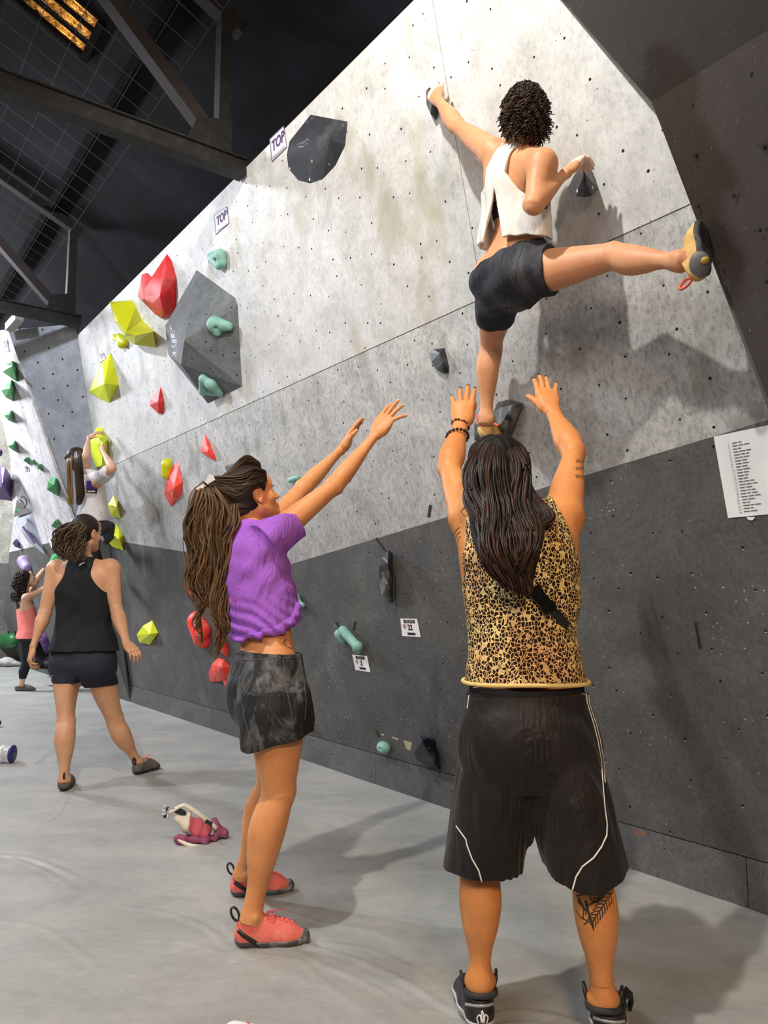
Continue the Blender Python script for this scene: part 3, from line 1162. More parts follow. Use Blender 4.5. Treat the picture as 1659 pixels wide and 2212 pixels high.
o1, n1 = plate('overhang_panel', [E2 + NT * .001, E3f, R2, S2_], M_prow, prow)
o2, n2 = plate('overhang_panel', [E0, E2 + NT * .001, S2_, T2], M_prow2, prow)
for a_, b_ in ((E2, E3), (E0, E2)):
    mb = MB(); ha, hb = (a_ - WK) @ NT - .002, (b_ - WK) @ NT - .002
    mb.prism([a_ - NT * .001, b_ - NT * .001, b_ - NT * hb, a_ - NT * ha], -WD * .03)
    mb.build('overhang_side', M_prow, prow)
bv_ = unit(R2 - E3f)
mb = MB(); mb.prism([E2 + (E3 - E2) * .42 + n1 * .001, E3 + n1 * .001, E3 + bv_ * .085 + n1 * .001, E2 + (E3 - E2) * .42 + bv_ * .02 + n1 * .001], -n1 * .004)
mb.build('edge_strip', plain('grey edge strip', s2l(62, 58, 58), .5), prow)  # paler grey strip along the lower overhang edge
for (O, a, b, nn) in ((E2, S2_, E3f, n1), (E2, S2_, E0, n2)):
    U = unit(a - O); V = np.cross(nn, U); V = V if V @ (b - O) > 0 else -V
    L1 = np.linalg.norm(b - O)
    q = [(0.06, .04), ((b - O) @ U + .05, (b - O) @ V - .03), (4, (b - O) @ V - .05), (4, .04)]
    holes(O, U, V, nn, (-.9, 4), (0.05, 2), q, .2, prow, r=.0075)

# ------------------------------------------------------------------ panels beyond the main wall
wall_far = empty('wall_far', KL, kind='structure')
r = ray(17, 712)
P1 = CAM + r * ((P2[2] - CAMH) / r[2])
F2 = PZ(66, 1445)
N2 = unit(np.cross(P1 - KL, F2 - KL)); N2 = N2 if N2 @ (CAM - KL) > 0 else -N2


def Q2(x, y, h=0.0):
    return PPL(x, y, KL + N2 * h, N2)


BL = PZ(0, 1438)
N3 = unit(A3(.25, -1, 0))
N3 = unit(N3 * math.cos(TH) - Z * math.sin(.05))
def Q3(x, y, h=0.0):
    return PPL(x, y, BL + N3 * h, N3)


ed = lambda y: 17 + (y - 712) / (1500 - 712) * (285 - 17)
kx = lambda y: 163 + (y - 700) / (1500 - 700) * (285 - 163)
ng = unit(np.cross(P1 - KL, P2 - KL)); ng = ng if ng @ (CAM - KL) > 0 else -ng
QG = lambda x, y, h=0.0: PPL(x, y, KL + ng * h, ng)
plate('grey_wedge_panel', [P1, P2, QG(kx(1168), 1168), QG(ed(1158), 1158)], M_grey, wall_far)
plate('painted_panel', [QG(ed(1158), 1158), QG(kx(1168), 1168), KL], M_dark, wall_far)
plate('wall_panel', [P1, Q2(ed(1158), 1158), Q2(20, 1193), Q2(30, 1120), Q2(22, 986), Q2(-40, 716)], M_far, wall_far)
plate('painted_panel', [Q2(ed(1158), 1158), KL, Q2(66, 1445), Q2(0, 1436), Q2(20, 1193)], M_dark, wall_far)
plate('wall_panel', [Q3(-260, 700), Q3(-10, 700), Q3(40, 986), Q3(50, 1217), Q3(-260, 1217)], M_beige, wall_far)
plate('painted_panel', [Q3(-260, 1217), Q3(50, 1217), Q3(60, 1440), Q3(-260, 1440)], M_dark, wall_far)
mbh = MB()
for x, y, q_, n_ in [(42, 712, QG, ng), (92, 712, QG, ng), (105, 752, QG, ng), (53, 759, QG, ng), (135, 776, QG, ng), (82, 783, QG, ng), (114, 808, QG, ng), (146, 833, QG, ng), (94, 839, QG, ng),
                     (167, 799, QG, ng), (179, 857, QG, ng), (125, 864, QG, ng), (105, 894, QG, ng), (156, 890, QG, ng), (136, 920, QG, ng), (117, 948, QG, ng), (22, 716, QG, ng), (152, 706, QG, ng)] + \
        [(rnd.uniform(10, 100), y, Q2, N2) for y in range(760, 1160, 24)]:
    if q_ is Q2 and not (ed(y) - 6 > x > 30): continue
    c = q_(x, y, .001)
    a = unit(np.cross(n_, Z)); b = np.cross(a, n_)
    mbh.prism([c + (a * math.cos(t) + b * math.sin(t)) * .012 for t in np.linspace(0, 2 * math.pi, 8)[:-1]], -n_ * .004)
tag(mbh.build('bolt_holes', M_hole, wall_far), kind='stuff')

# far and rear walls of the hall
mb = MB()
HW = plain('dim charcoal hall wall', (.05, .05, .055), .9)
hall = lambda s, n, z: WA + WD * s + WN * n + Z * z
for nm, a, b in (('wall_end', (15, -3), (15, 16)), ('wall_left', (15, 16), (-9, 16)), ('wall_back', (-9, 16), (-9, -3))):
    mb = MB()
    p0, p1 = hall(a[0], a[1], -.1), hall(b[0], b[1], -.1)
    nn = unit(np.cross(p1 - p0, Z))
    mb.prism([p0, p1, p1 + Z * 13, p0 + Z * 13], nn * .1)
    tag(mb.build(nm, HW), kind='structure')
mb = MB()
p0, p1 = hall(-9, -.6, -.1), hall(15, -.6, -.1)
mb.prism([p0 - WN * .3, p1 - WN * .3, p1 + Z * 6 - WN * .3, p0 + Z * 6 - WN * .3], -WN * .1)
tag(mb.build('wall_outer', HW), kind='structure')

# ------------------------------------------------------------------ roof, netting, trusses, skylight
RA = math.radians(25)
A1 = ST(*toST(W(519, 368, .02)), .02)
p_top = PPL(479, 30, A1, WD)
ROZ = p_top[2] + .22 - ((p_top - A1) @ WN) * math.tan(RA)
RO = A1 * A3(1, 1, 0) + Z * ROZ
RR = WN * math.cos(RA) + Z * math.sin(RA)
RN = np.cross(WD, RR); RN = RN if RN[2] < 0 else -RN
Rp = lambda s, r_, h=0.0: RO + WD * s + RR * r_ + RN * h


def RPX(x, y, h=0.0):
    return PPL(x, y, RO + RN * h, RN)


k = NT_('black stained roof boards')
rb = k.noise(1.2, 5, .6, k.map((1, 1, 1)), .5)
k.bump(rb, .2, .01)
M_roof = k.out(k.ramp(rb, [(.35, (.006, .006, .007)), (.6, (.014, .014, .018)), (.75, (.022, .02, .034))]), .85, Specular_IOR_Level=.2)
sk = [RPX(44, 0), RPX(186, 125), RPX(221, 44)]
sks = [((p - RO) @ WD, (p - RO) @ RR) for p in sk]
s_a = sks[1][0]; s_b = sks[2][0]; r_a = (sks[1][1] + sks[2][1]) / 2; r_b = r_a + 3.2
if s_a > s_b: s_a, s_b = s_b, s_a
roof = empty('ceiling', Rp(0, 3), kind='structure')
for a, b, c, d_ in ((-10, -2, s_a, 18), (s_b, -2, 15, 18), (s_a, -2, s_b, r_a), (s_a, r_b, s_b, 18)):
    mb = MB()
    mb.prism([Rp(a, b), Rp(c, b), Rp(c, d_), Rp(a, d_)], -RN * .05)
    mb.build('roof_deck', M_roof, roof)
M_purl = plain('black roof purlin', (.005, .005, .005), .9, spec=.1)
for r_ in np.arange(.4, 14, 1.15):
    for a_, b_ in ((-9, s_a - .05), (s_b + .05, 14)) if r_a - .1 < r_ < r_b else ((-9, 14),):
        mb = MB()
        mb.beam(Rp(a_, r_, .06), Rp(b_, r_, .06), .07, .10, RR)
        mb.build('purlin', M_purl, roof)
# skylight with leaves lit from above
k = NT_('sunlit leaf litter on skylight sheet')
vv = k.map((1, 1, 1))
n1_ = k.noise(22, 6, .75, vv, 1.0)
n2_ = k.noise(2.6, 3, .5, vv, .6)
c1 = k.ramp(n1_, [(.36, (.012, .004, .001)), (.47, (.30, .10, .012)), (.56, (.95, .42, .07)), (.70, (1.0, .80, .38))])
c2 = k.mix(1.0, c1, k.ramp(n2_, [(.38, .03), (.50, .5), (.62, 1.0)]), 'MULTIPLY')
k.l(c2, k.b.inputs['Emission Color'])
k.b.inputs['Emission Strength'].default_value = 1.5
M_sky = k.out((.02, .01, .005), .6)
sky = empty('skylight', Rp((s_a + s_b) / 2, r_a + .5, .0), 'orange glowing skylight strip in the black roof', 'skylight')
mb = MB()
W3 = (s_b - s_a) / 3
for i in range(3):
    mb2 = MB()
    a, b = s_a + i * W3 + .01, s_a + (i + 1) * W3 - .01
    m_ = (a + b) / 2
    mb2.prism([Rp(a, r_a, -.03), Rp(b, r_a, -.03), Rp(b, r_b, -.03), Rp(a, r_b, -.03)], -RN * .01)
    mb2.build('pane', M_sky, sky)
for s_ in (s_a, s_a + W3, s_a + 2 * W3, s_b):
    mb.beam(Rp(s_, r_a - .02, .0), Rp(s_, r_b, .0), .03, .03, WD)
mb.beam(Rp(s_a, r_a, .01), Rp(s_b, r_a, .01), .06, .08, RR)
mb.build('frame', M_purl, sky)
# bird net
M_net = plain('grey net cord', (.05, .05, .054), .8, bump=0)
mb = MB()
for r_ in np.arange(.1, 10.5, .24):
    mb.beam(Rp(-4, r_, .30), Rp(12, r_, .30 + .02 * math.sin(r_ * 3)), .0036, .0036)
for s_ in np.arange(-4, 12, .24):
    mb.beam(Rp(s_, .1, .31), Rp(s_ + .1, 10.5, .31), .0036, .0036)
tag(mb.build('safety_net', M_net), 'black wire safety net stretched below the roof', 'net', kind='stuff')

k = NT_('dusty dark steel')
f1 = k.noise(9, 6, .7, k.map((1, 1, 1)), .8)
M_steel = k.out(k.ramp(f1, [(.35, (.008, .0075, .007)), (.55, (.014, .013, .0125)), (.72, (.032, .03, .028))]), .6, Specular_IOR_Level=.4)
M_rust = plain('rust brown steel', (.018, .011, .010), .7)


def truss(anchor, pix, label, foot, ptop, dg, wch=.10):
    TP = lambda x, y: PPL(x, y, anchor, WD)
    t = empty('roof_truss', anchor, label, 'truss', 'roof trusses')
    far = anchor + WN * 9
    mb = MB(); mb.beam(anchor - WN * .02, far, .11, wch, WD); mb.build('bottom_chord', M_steel, t)
    mb = MB(); mb.beam(anchor + Z * (wch / 2 + .006) - WN * .02, far + Z * (wch / 2 + .006), .15, .012, WD); mb.build('flange', M_steel, t)
    f_ = TP(*foot); f_ = anchor + WN * ((f_ - anchor) @ WN) + Z * wch * .5
    p_ = TP(*ptop); tp = f_ + Z * (p_ - f_)[2]
    mb = MB(); mb.beam(f_, tp, .09, .085, WD); mb.build('post', M_steel, t)
    g_ = f_ + Z * .12
    mb = MB(); mb.prism([g_ - Z * .12 - WD * .055 - WN * .05, g_ - Z * .12 - WD * .055 + WN * .26, g_ + Z * .06 + WN * .2 - WD * .055, g_ + Z * .14 - WN * .05 - WD * .055], WD * .012); mb.build('gusset_plate', M_steel, t)
    a, b = TP(*dg[0]), TP(*dg[1])
    b = a + (b - a) * 1.6
    mb = MB(); mb.beam(a, b, .10, .09, WD); mb.build('diagonal', M_rust, t)
    tc = tp + WN * 0
    e1 = tc - (WN + Z * math.tan(RA)) * ((tc - anchor) @ WN) * .96
    mb = MB(); mb.beam(e1, tc + (WN + Z * math.tan(RA)) * 6, .10, .10, WD); mb.build('top_chord', M_steel, t)
    return t


A1 = ST(*toST(W(519, 368, .02)), .02)
truss(A1, None, 'dark steel roof truss nearest the camera, ending at the white wall', (478, 340), (479, 30), ((462, 305), (238, 0)))
A2 = ST(*toST(W(168, 696, .02)), .02)
truss(A2, None, 'dark steel roof truss at the far end of the wall, above the grey panel', (149, 690), (149, 490), ((138, 684), (0, 525)))
# pale strut by the far panel
mb = MB()
mb.beam(QG(20, 708, .15), QG(42, 684, .3), .09, .09)
tag(mb.build('roof_strut', plain('pale grey strut', (.35, .35, .36), .6)), 'short pale grey strut at the top of the far panels', 'strut')
# ------------------------------------------------------------------ holds, volumes, signs
M_hblack = plain('scuffed black plastic hold', (.013, .014, .016), .38, .3, 14, .1, chalk=.12, chalk_scale=8)
M_hblack2 = plain('dusty black plastic hold', (.014, .014, .016), .42, .3, 14, .1, chalk=.5, chalk_scale=6)
M_volblack = plain('matt black wooden volume', s2l(38, 40, 46), .7, .2, 20, .1, chalk=.1, chalk_scale=4)
M_red = plain('red fibreglass hold', s2l(206, 28, 26), .5, .06, 40, .12, chalk=.12, chalk_scale=6)
M_red2 = plain('orange red chalked hold', s2l(243, 62, 44), .55, .08, 30, .12, chalk=.5, chalk_scale=10, chalk_col=(.85, .62, .58))
M_yel = plain('acid yellow fibreglass hold', s2l(196, 198, 10), .5, .05, 40, .12)
M_yel2 = plain('bright yellow fibreglass hold', s2l(222, 232, 8), .5, .05, 40, .1)
M_teal = plain('pale teal rubbery hold', s2l(122, 172, 158), .55, .12, 22, .1, chalk=.35, chalk_scale=9, chalk_col=(.72, .8, .77))
M_green = plain('green plastic hold', s2l(40, 140, 66), .5, .15, 14, .1, chalk=.15)
M_green2 = plain('deep green hold', s2l(24, 92, 44), .45, .15, 14, .1)
M_purp = plain('purple plastic hold', s2l(88, 58, 116), .5, .15, 14, .1, chalk=.12)
M_purp2 = plain('chalked lilac hold', s2l(150, 132, 172), .6, .2, 9, .1, chalk=.7, chalk_scale=7)
M_vol = concrete('grey textured volume', s2l(84, 87, 88), s2l(100, 103, 104), s2l(114, 117, 118), s2l(120, 118, 108), .6, .4, 5.0)
M_tape = plain('black marking tape', (.01, .01, .01), .6, bump=0)
M_bolt = plain('steel bolt head', (.5, .5, .52), .35, metal=.8, bump=0)


def hold(name, pts, mat, label, group=None, q=W, bevel=.006, extra=None, cat='hold', smooth=False):
    """pts: (px, py, height off the wall)"""
    o = hull_obj(name, [q(*p) for p in pts], mat, bevel=bevel, extra=[[q(*p) for p in e] for e in extra] if extra else None, smooth=smooth)
    return tag(o, label, cat, group)


def bolts(o, pts, q=W, mat=None, r=.007):
    dg = bpy.context.evaluated_depsgraph_get()
    me = o.data
    b = BVHTree.FromPolygons([v.co + o.location for v in me.vertices], [tuple(p.vertices) for p in me.polygons])
    for x, y in pts:
        h, n = hit(b, x, y)
        if h is None: continue
        if n @ (CAM - h) < 0: n = -n
        a = unit(np.cross(n, Z)); c = np.cross(a, n)
        mb = MB()
        mb.prism([h + n * .0008 + (a * math.cos(t) + c * math.sin(t)) * r for t in np.linspace(0, 2 * math.pi, 9)[:-1]], -n * .004)
        mb.build('bolt', mat or M_bolt, o)


# --- black volumes and holds on the main wall
o = hold('climbing_volume', [(671, 247, .0), (751, 262, .0), (746, 315, .0), (725, 358, .0), (697, 388, .0), (670, 397, 0), (644, 390, 0), (623, 365, 0), (619, 335, 0), (625, 305, 0), (674, 303, .055), (712, 300, .05), (672, 352, .03)],
         M_volblack, 'large flat black shield-shaped volume below the upper TOP sign', bevel=.003, cat='volume')
bolts(o, [(674, 256), (664, 265), (740, 271), (711, 355), (674, 348), (669, 388), (626, 364), (704, 294)])
mb = MB()
dg_b = BVHTree.FromPolygons([v.co + o.location for v in o.data.vertices], [tuple(p.vertices) for p in o.data.polygons])
drape(mb, dg_b, [[(643, 315), (648, 309)], [(650, 311), (653, 306), (656, 310)], [(657, 309), (659, 303)], [(660, 305), (664, 300), (667, 303)], [(645, 318), (656, 316)], [(660, 313), (664, 309)]], .006, th=.15)
mb.build('scratched_mark', plain('worn pale lettering', (.3, .3, .3), .7, bump=0), o)

hold('climbing_hold', [(919, 196, 0), (926, 188, .05), (950, 198, .05), (958, 205, 0), (948, 232, .02), (942, 262, 0), (930, 247, .045), (921, 226, .04), (935, 210, .085)],
     M_hblack, "black sickle-shaped hold under the climber's left hand", bevel=.004)
o = hold('climbing_hold', [(1266, 348, .05), (1271, 352, .0), (1293, 408, 0), (1279, 423, .05), (1260, 427, .07), (1243, 425, .07), (1225, 409, .03), (1240, 378, .04), (1262, 372, .13), (1263, 424, .08)],
         M_hblack, "glossy black wedge hold gripped by the climber's right hand", bevel=.003)
bolts(o, [(1247, 412), (1280, 405)])
hold('climbing_hold', [(926, 761, 0), (938, 754, .02), (961, 751, .0), (970, 790, 0), (971, 807, 0), (957, 807, .02), (943, 799, .02), (932, 783, .01), (950, 762, .045), (958, 785, .045)],
     M_hblack, 'small black quarter-moon hold alone on the white wall left of the standing leg', bevel=.004)
hold('climbing_hold', [(1074, 869, 0), (1100, 862, 0), (1133, 871, .02), (1106, 944, 0), (1060, 948, 0), (1066, 890, .06), (1083, 878, .10), (1107, 876, .11), (1078, 925, .12), (1092, 936, .11)],
     M_hblack2, "black wedge hold beneath the climber's standing foot", bevel=.004)
hold('climbing_hold', [(1024, 912, 0), (1052, 905, 0), (1070, 912, 0), (1072, 948, 0), (1046, 968, .0), (1024, 950, 0), (1040, 925, .05), (1062, 935, .05)],
     M_hblack2, 'small dark grey foothold hidden behind the head of the man in shorts', bevel=.004)
o = hold('climbing_hold', [(840, 1187, .03), (850, 1195, 0), (850, 1303, 0), (843, 1305, .02), (825, 1285, .06), (816, 1258, .07), (818, 1226, .08), (826, 1204, .07), (840, 1255, .10), (838, 1215, .09)],
         M_hblack2, 'tall black crescent hold with chalk-whitened face on the dark band', bevel=.005)
o = hold('climbing_volume', [(890, 1600, 0), (905, 1588, .03), (928, 1594, .0), (941, 1612, 0), (952, 1665, 0), (920, 1662, .04), (893, 1630, .06), (912, 1600, .09), (938, 1650, .08)],
         M_volblack, 'low black wedge volume near the kicker between the two front people', bevel=.003, cat='volume')
bolts(o, [(926, 1616), (946, 1662)])
hold('climbing_volume', [(486, 1006, 0), (537, 991, .0), (538, 1003, 0), (530, 1060, 0), (500, 1070, 0), (520, 1010, .08)],
     M_vol, 'dark grey volume corner showing just above the dark-haired spotter in purple', bevel=.003, cat='volume')

# --- the big grey volume
V1 = (398, 735, .28); V2 = (391, 787, .25)
o = hold('climbing_volume', [(425, 583, 0), (508, 643, 0), (514, 660, 0), (523, 835, 0), (449, 872, 0), (379, 784, .08), (363, 765, .04), (357, 704, .04), (366, 687, .03), V1, V2],
         M_vol, 'large faceted grey volume with pale lettering on its left face', bevel=.002, cat='volume')
bigvol = o
bb = BVHTree.FromPolygons([v.co + o.location for v in o.data.vertices], [tuple(p.vertices) for p in o.data.polygons])
bolts(o, [(409, 700), (445, 679), (500, 664), (444, 739), (482, 767), (507, 762), (415, 776), (454, 796), (512, 810), (456, 757)], mat=M_hole)
mb = MB()
zx = lambda x, y: (340 + x / 6.91, 560 + y / 6.91)
let = [[(190, 1000), (200, 1030), (215, 1050)], [(205, 1060), (205, 1120), (255, 1130), (255, 1060)], [(230, 1060), (232, 1110)],
       [(205, 1140), (265, 1150)], [(205, 1165), (265, 1168)], [(235, 1140), (235, 1165)],
       [(215, 1205), (290, 1210)], [(215, 1235), (290, 1240)], [(218, 1205), (218, 1235)], [(255, 1208), (255, 1238)],
       [(215, 1285), (245, 1315), (275, 1275)], [(245, 1315), (248, 1380)], [(230, 1400), (250, 1385), (285, 1405)], [(232, 1445), (250, 1400), (280, 1450)]]
drape(mb, bb, [[zx(*p) for p in s_] for s_ in let], .018, th=.08, off=.001, step=1.5)
mb.build('pale_lettering', plain('pale worn lettering', (.42, .44, .46), .7, bump=0), o)

# teal holds are rounded: implicit surfaces
def blob(name, cones, label, mat=None, q=W, k=.02, sub=None, h=.006, group=None, cat='hold'):
    pr = []
    for a, b, ra, rb in cones:
        pr.append(rcone(q(*a), q(*b), ra, rb, k=k))
    for a, r_ in (sub or []):
        pr.append(rcone(q(*a), q(*a) + unit(CAM - q(*a)) * .05, r_, r_, k=.006, op='s'))
    o, v, f = sdf_obj(name, pr, h, mat or M_teal)
    return tag(o, label, cat, group)


def onvol(x, y, h=0.0):
    p, n = hit(bb, x, y)
    if p is None: return W(x, y, h)
    if n @ (CAM - p) < 0: n = -n
    return p + n * h


blob('climbing_hold', [((457, 555, .02), (476, 552, .035), .035, .045), ((476, 552, .035), (481, 568, .03), .04, .035), ((460, 560, .02), (473, 574, .035), .035, .03)],
     'small teal pinch hold high on the white wall above the grey volume', sub=[((464, 562, .06), .014)])
blob('climbing_hold', [((467, 700, .02), (497, 705, .03), .06, .035), ((467, 702, .02), (472, 717, .02), .05, .032)],
     'teal hold bolted to the middle of the grey volume', q=onvol, sub=[((474, 709, .06), .016)])
blob('climbing_hold', [((443, 815, .02), (441, 842, .02), .035, .03), ((443, 815, .02), (462, 826, .03), .03, .04), ((462, 826, .03), (478, 846, .02), .042, .028), ((441, 842, .02), (472, 845, .02), .028, .026)],
     'teal three-lobed hold on the shaded underside of the grey volume', q=onvol)
blob('climbing_hold', [((741, 1362, .045), (773, 1398, .05), .032, .029), ((733, 1370, .03), (741, 1383, .02), .034, .026), ((773, 1396, .05), (772, 1402, .04), .032, .032)],
     'teal bone-shaped hold above the card numbered 2', k=.012)
blob('climbing_hold', [((640, 1290, .03), (644, 1304, .03), .028, .026), ((644, 1304, .03), (654, 1307, .03), .026, .018)],
     "small pale teal hold at the purple shirt's front edge")
blob('climbing_hold', [((826, 1614, .02), (832, 1616, .03), .038, .036)], 'round teal foothold low on the dark band by the kicker', sub=[((821, 1618, .06), .010)])
blob('climbing_hold', [((628, 1037, .02), (642, 1032, .03), .022, .02)], "small teal hold peeping out above the spotter's raised arm")

# --- red holds
hold('climbing_hold', [(361, 547, 0), (372, 564, 0), (382, 600, 0), (381, 662, 0), (369, 686, 0), (352, 690, .02), (335, 680, .03), (298, 642, .03), (330, 600, .05), (352, 600, .10), (345, 640, .13), (352, 670, .08), (368, 625, .06), (330, 655, .09)],
     M_red, 'large red shark-fin hold with a smaller ear beside the grey volume', bevel=.03, smooth=True,
     extra=[[(297, 641, .03), (305, 618, .02), (318, 588, .0), (330, 600, 0), (336, 620, .02), (308, 650, .07), (306, 592, 0)]])
hold('climbing_hold', [(347, 835, 0), (354, 865, 0), (355, 893, 0), (343, 895, .02), (323, 876, .02), (325, 862, .02), (341, 868, .07)], M_red, 'small red teardrop hold alone below the red shark-fin', bevel=.006)
hold('climbing_hold', [(442, 936, 0), (450, 950, 0), (468, 994, 0), (461, 994, .02), (433, 977, .02), (434, 962, .02), (449, 976, .06)], M_red2, 'small chalked red spike hold on the white wall above the spotter in purple', bevel=.005)
hold('climbing_hold', [(380, 997, 0), (387, 1004, 0), (395, 1041, 0), (393, 1069, 0), (370, 1096, 0), (354, 1066, .02), (364, 1022, .03), (376, 1055, .08)], M_red2, 'long red diamond hold in front of a yellow one', bevel=.006)
hold('climbing_hold', [(407, 1248, 0), (416, 1252, 0), (450, 1290, 0), (452, 1312, 0), (428, 1302, .03), (407, 1282, .03), (401, 1263, .02), (425, 1275, .08)], M_red2, "topmost red hold behind the purple-shirted woman's hair", bevel=.006)
blob('climbing_hold', [((428, 1343, .01), (440, 1376, .01), .10, .10), ((434, 1358, .06), (436, 1362, .06), .08, .08)], 'big round red hold behind the long hair', M_red2, k=.02, sub=[((426, 1362, .12), .045)], h=.009)
hold('climbing_hold', [(470, 1352, 0), (484, 1372, 0), (495, 1406, 0), (490, 1421, 0), (478, 1410, .03), (468, 1380, .03), (480, 1390, .07)], M_red2, 'narrow red hold between the round one and the horn-shaped one', bevel=.006)
hold('climbing_hold', [(470, 1420, 0), (484, 1424, 0), (497, 1440, 0), (503, 1470, 0), (484, 1470, .03), (467, 1450, .04), (454, 1474, 0), (450, 1456, .02), (457, 1436, .03), (478, 1440, .09)], M_red2, 'red horn-shaped hold with a long tail nearest the black shorts', bevel=.006,
     extra=[[(478, 1456, .03), (503, 1462, 0), (504, 1490, 0), (502, 1538, 0), (499, 1536, .01), (490, 1484, .03)]])

# --- yellow holds
def facets(name, V, F, mat, label, q=W, cat='hold', bevel=.004):
    import bmesh
    bm = bmesh.new()
    P = [q(*p) for p in V]
    o0 = np.mean(P, 0)
    vs = [bm.verts.new(Vector(p - o0)) for p in P]
    for f in F: bm.faces.new([vs[i] for i in f])
    bmesh.ops.recalc_face_normals(bm, faces=bm.faces)
    me = bpy.data.meshes.new(name); bm.to_mesh(me); bm.free()
    me.materials.append(mat)
    o = bpy.data.objects.new(name, me); COL.objects.link(o); o.location = Vector(o0)
    sm = o.modifiers.new('thick', 'SOLIDIFY'); sm.thickness = .012; sm.offset = -1
    return tag(o, label, cat)


yv = [(236, 652, .02), (285, 648, .0), (294, 662, .0), (308, 692, 0), (331, 714, 0), (337, 751, 0), (290, 744, .10), (269, 727, .12), (248, 694, .10),   # 0-8 outline
      (242, 658, .16), (255, 694, .20), (272, 718, .24), (292, 725, .25), (331, 716, .12)]
facets('climbing_hold', yv, [(1, 2, 10, 9), (2, 3, 11, 10), (3, 4, 13, 12, 11), (0, 1, 9), (0, 9, 10, 8), (8, 10, 11, 7), (7, 11, 12, 6), (6, 12, 13, 5), (4, 5, 13)], M_yel, 'large yellow scooped ramp hold at upper left of the white wall')
for i, (x, y, rr) in enumerate([(250, 729, .04), (258, 739, .038), (266, 735, .04), (262, 744, .045), (256, 730, .03)]):
    pass
blob('climbing_hold', [((250, 729, .03), (256, 734, .03), .035, .025), ((256, 734, .03), (263, 743, .03), .025, .045), ((258, 726, .03), (270, 740, .03), .03, .035)], 'knobbly little yellow jug below the scooped ramp', M_yel, k=.006, h=.007)
hold('climbing_hold', [(239, 762, 0), (247, 790, 0), (257, 832, 0), (245, 850, 0), (236, 871, 0), (214, 860, .02), (191, 846, .02), (217, 789, .03), (225, 829, .17), (222, 790, .10)],
     M_yel2, 'yellow faceted kite hold on the white wall above the second climber', bevel=.003)
hold('climbing_hold', [(211, 920, 0), (221, 926, 0), (233, 949, 0), (234, 1008, 0), (206, 1010, .02), (198, 985, .06), (191, 955, .10), (205, 935, .10), (222, 960, .12), (220, 1005, .08)],
     M_yel2, "bright yellow slab hold in the second climber's hands", bevel=.003)
hold('climbing_hold', [(245, 1070, 0), (255, 1080, 0), (262, 1121, 0), (240, 1114, .03), (233, 1090, .05), (252, 1095, .06)], M_yel, "yellow blade hold beside the second climber's hip", bevel=.003)
hold('climbing_hold', [(245, 1127, 0), (257, 1140, 0), (266, 1157, 0), (267, 1190, 0), (244, 1182, .03), (225, 1163, .09), (240, 1150, .09), (258, 1165, .07)], M_yel2, "yellow hold under the second climber's foot", bevel=.003)
hold('climbing_hold', [(329, 1340, 0), (342, 1367, 0), (334, 1378, .02), (324, 1393, 0), (301, 1388, .02), (295, 1371, .05), (308, 1352, .06), (324, 1370, .08)], M_yel2, "lone yellow foothold on the dark band right of the black tank top", bevel=.003)
blob('climbing_hold', [((362, 1004, .02), (362, 1022, .02), .06, .06)], 'round yellow hold half hidden by the long red diamond', M_yel, h=.008)

# --- far wall: greens and purples
def far(pts, mat, label, q=Q2, group=None, bevel=.006, cat='hold'):
    return hold('climbing_hold' if cat == 'hold' else 'climbing_volume', pts, mat, label, group, q, bevel, cat=cat)


far([(27, 779, 0), (36, 795, 0), (38, 825, 0), (22, 815, .05), (5, 803, .08), (13, 789, .08), (27, 790, .18)], M_green, 'green hold nearest the top of the far white panel')
far([(25, 820, 0), (33, 845, 0), (28, 867, 0), (12, 858, .06), (2, 843, .08), (12, 835, .1), (22, 838, .18)], M_green, 'green hold second from the top of the far white panel')
far([(25, 885, 0), (30, 914, 0), (18, 908, .05), (8, 897, .08), (20, 895, .14)], M_green, 'green hold third from the top of the far white panel')
far([(33, 951, 0), (37, 978, 0), (27, 972, .05), (16, 964, .08), (28, 960, .14)], M_green, 'green hold fourth from the top, above the cluster of three')
far([(62, 987, 0), (67, 1006, 0), (50, 995, .06), (55, 988, .08)], M_green, 'left one of three clustered small green holds')
far([(73, 991, 0), (79, 1006, 0), (66, 1001, .05), (66, 996, .1)], M_green, 'middle one of three clustered small green holds')
far([(90, 1001, 0), (95, 1021, 0), (80, 1011, .06), (82, 1004, .09)], M_green, 'right one of three clustered small green holds')
far([(107, 1031, 0), (121, 1031, 0), (130, 1056, 0), (127, 1073, 0), (101, 1058, .08), (104, 1040, .1), (117, 1046, .14)], M_green, 'biggest green hold on the far white panel, two-pronged')
far([(125, 1120, 0), (133, 1138, 0), (131, 1146, 0), (110, 1137, .08), (118, 1125, .1)], M_green, 'lowest green hold on the far white panel')
far([(113, 1197, 0), (127, 1194, 0), (130, 1210, 0), (118, 1222, .05), (105, 1216, .08)], M_green, "green hold reached for by the woman in the coral top")
far([(30, 1040, 0), (47, 1048, 0), (72, 1106, 0), (29, 1118, .05), (27, 1085, .06), (36, 1080, .12)], M_far, 'white triangular volume printed with a round emblem', cat='volume', bevel=.004)
lv = bpy.context.scene.collection.objects[-1]
far([(30, 1122, .04), (71, 1108, 0), (80, 1150, 0), (97, 1200, 0), (60, 1170, .04), (45, 1145, .08)], M_grey, 'pale grey blade-shaped volume under the white triangular one', cat='volume', bevel=.004)
far([(47, 1138, .10), (51, 1136, .10), (78, 1172, .10), (74, 1176, .10), (47, 1138, .05), (78, 1172, .04)], M_purp, 'long thin purple edge on the pale grey volume')
far([(36, 1099, .12), (42, 1103, .12), (38, 1109, .14), (31, 1106, .14), (33, 1100, .10)], M_green2, 'tiny dark green hold on the white triangular volume')
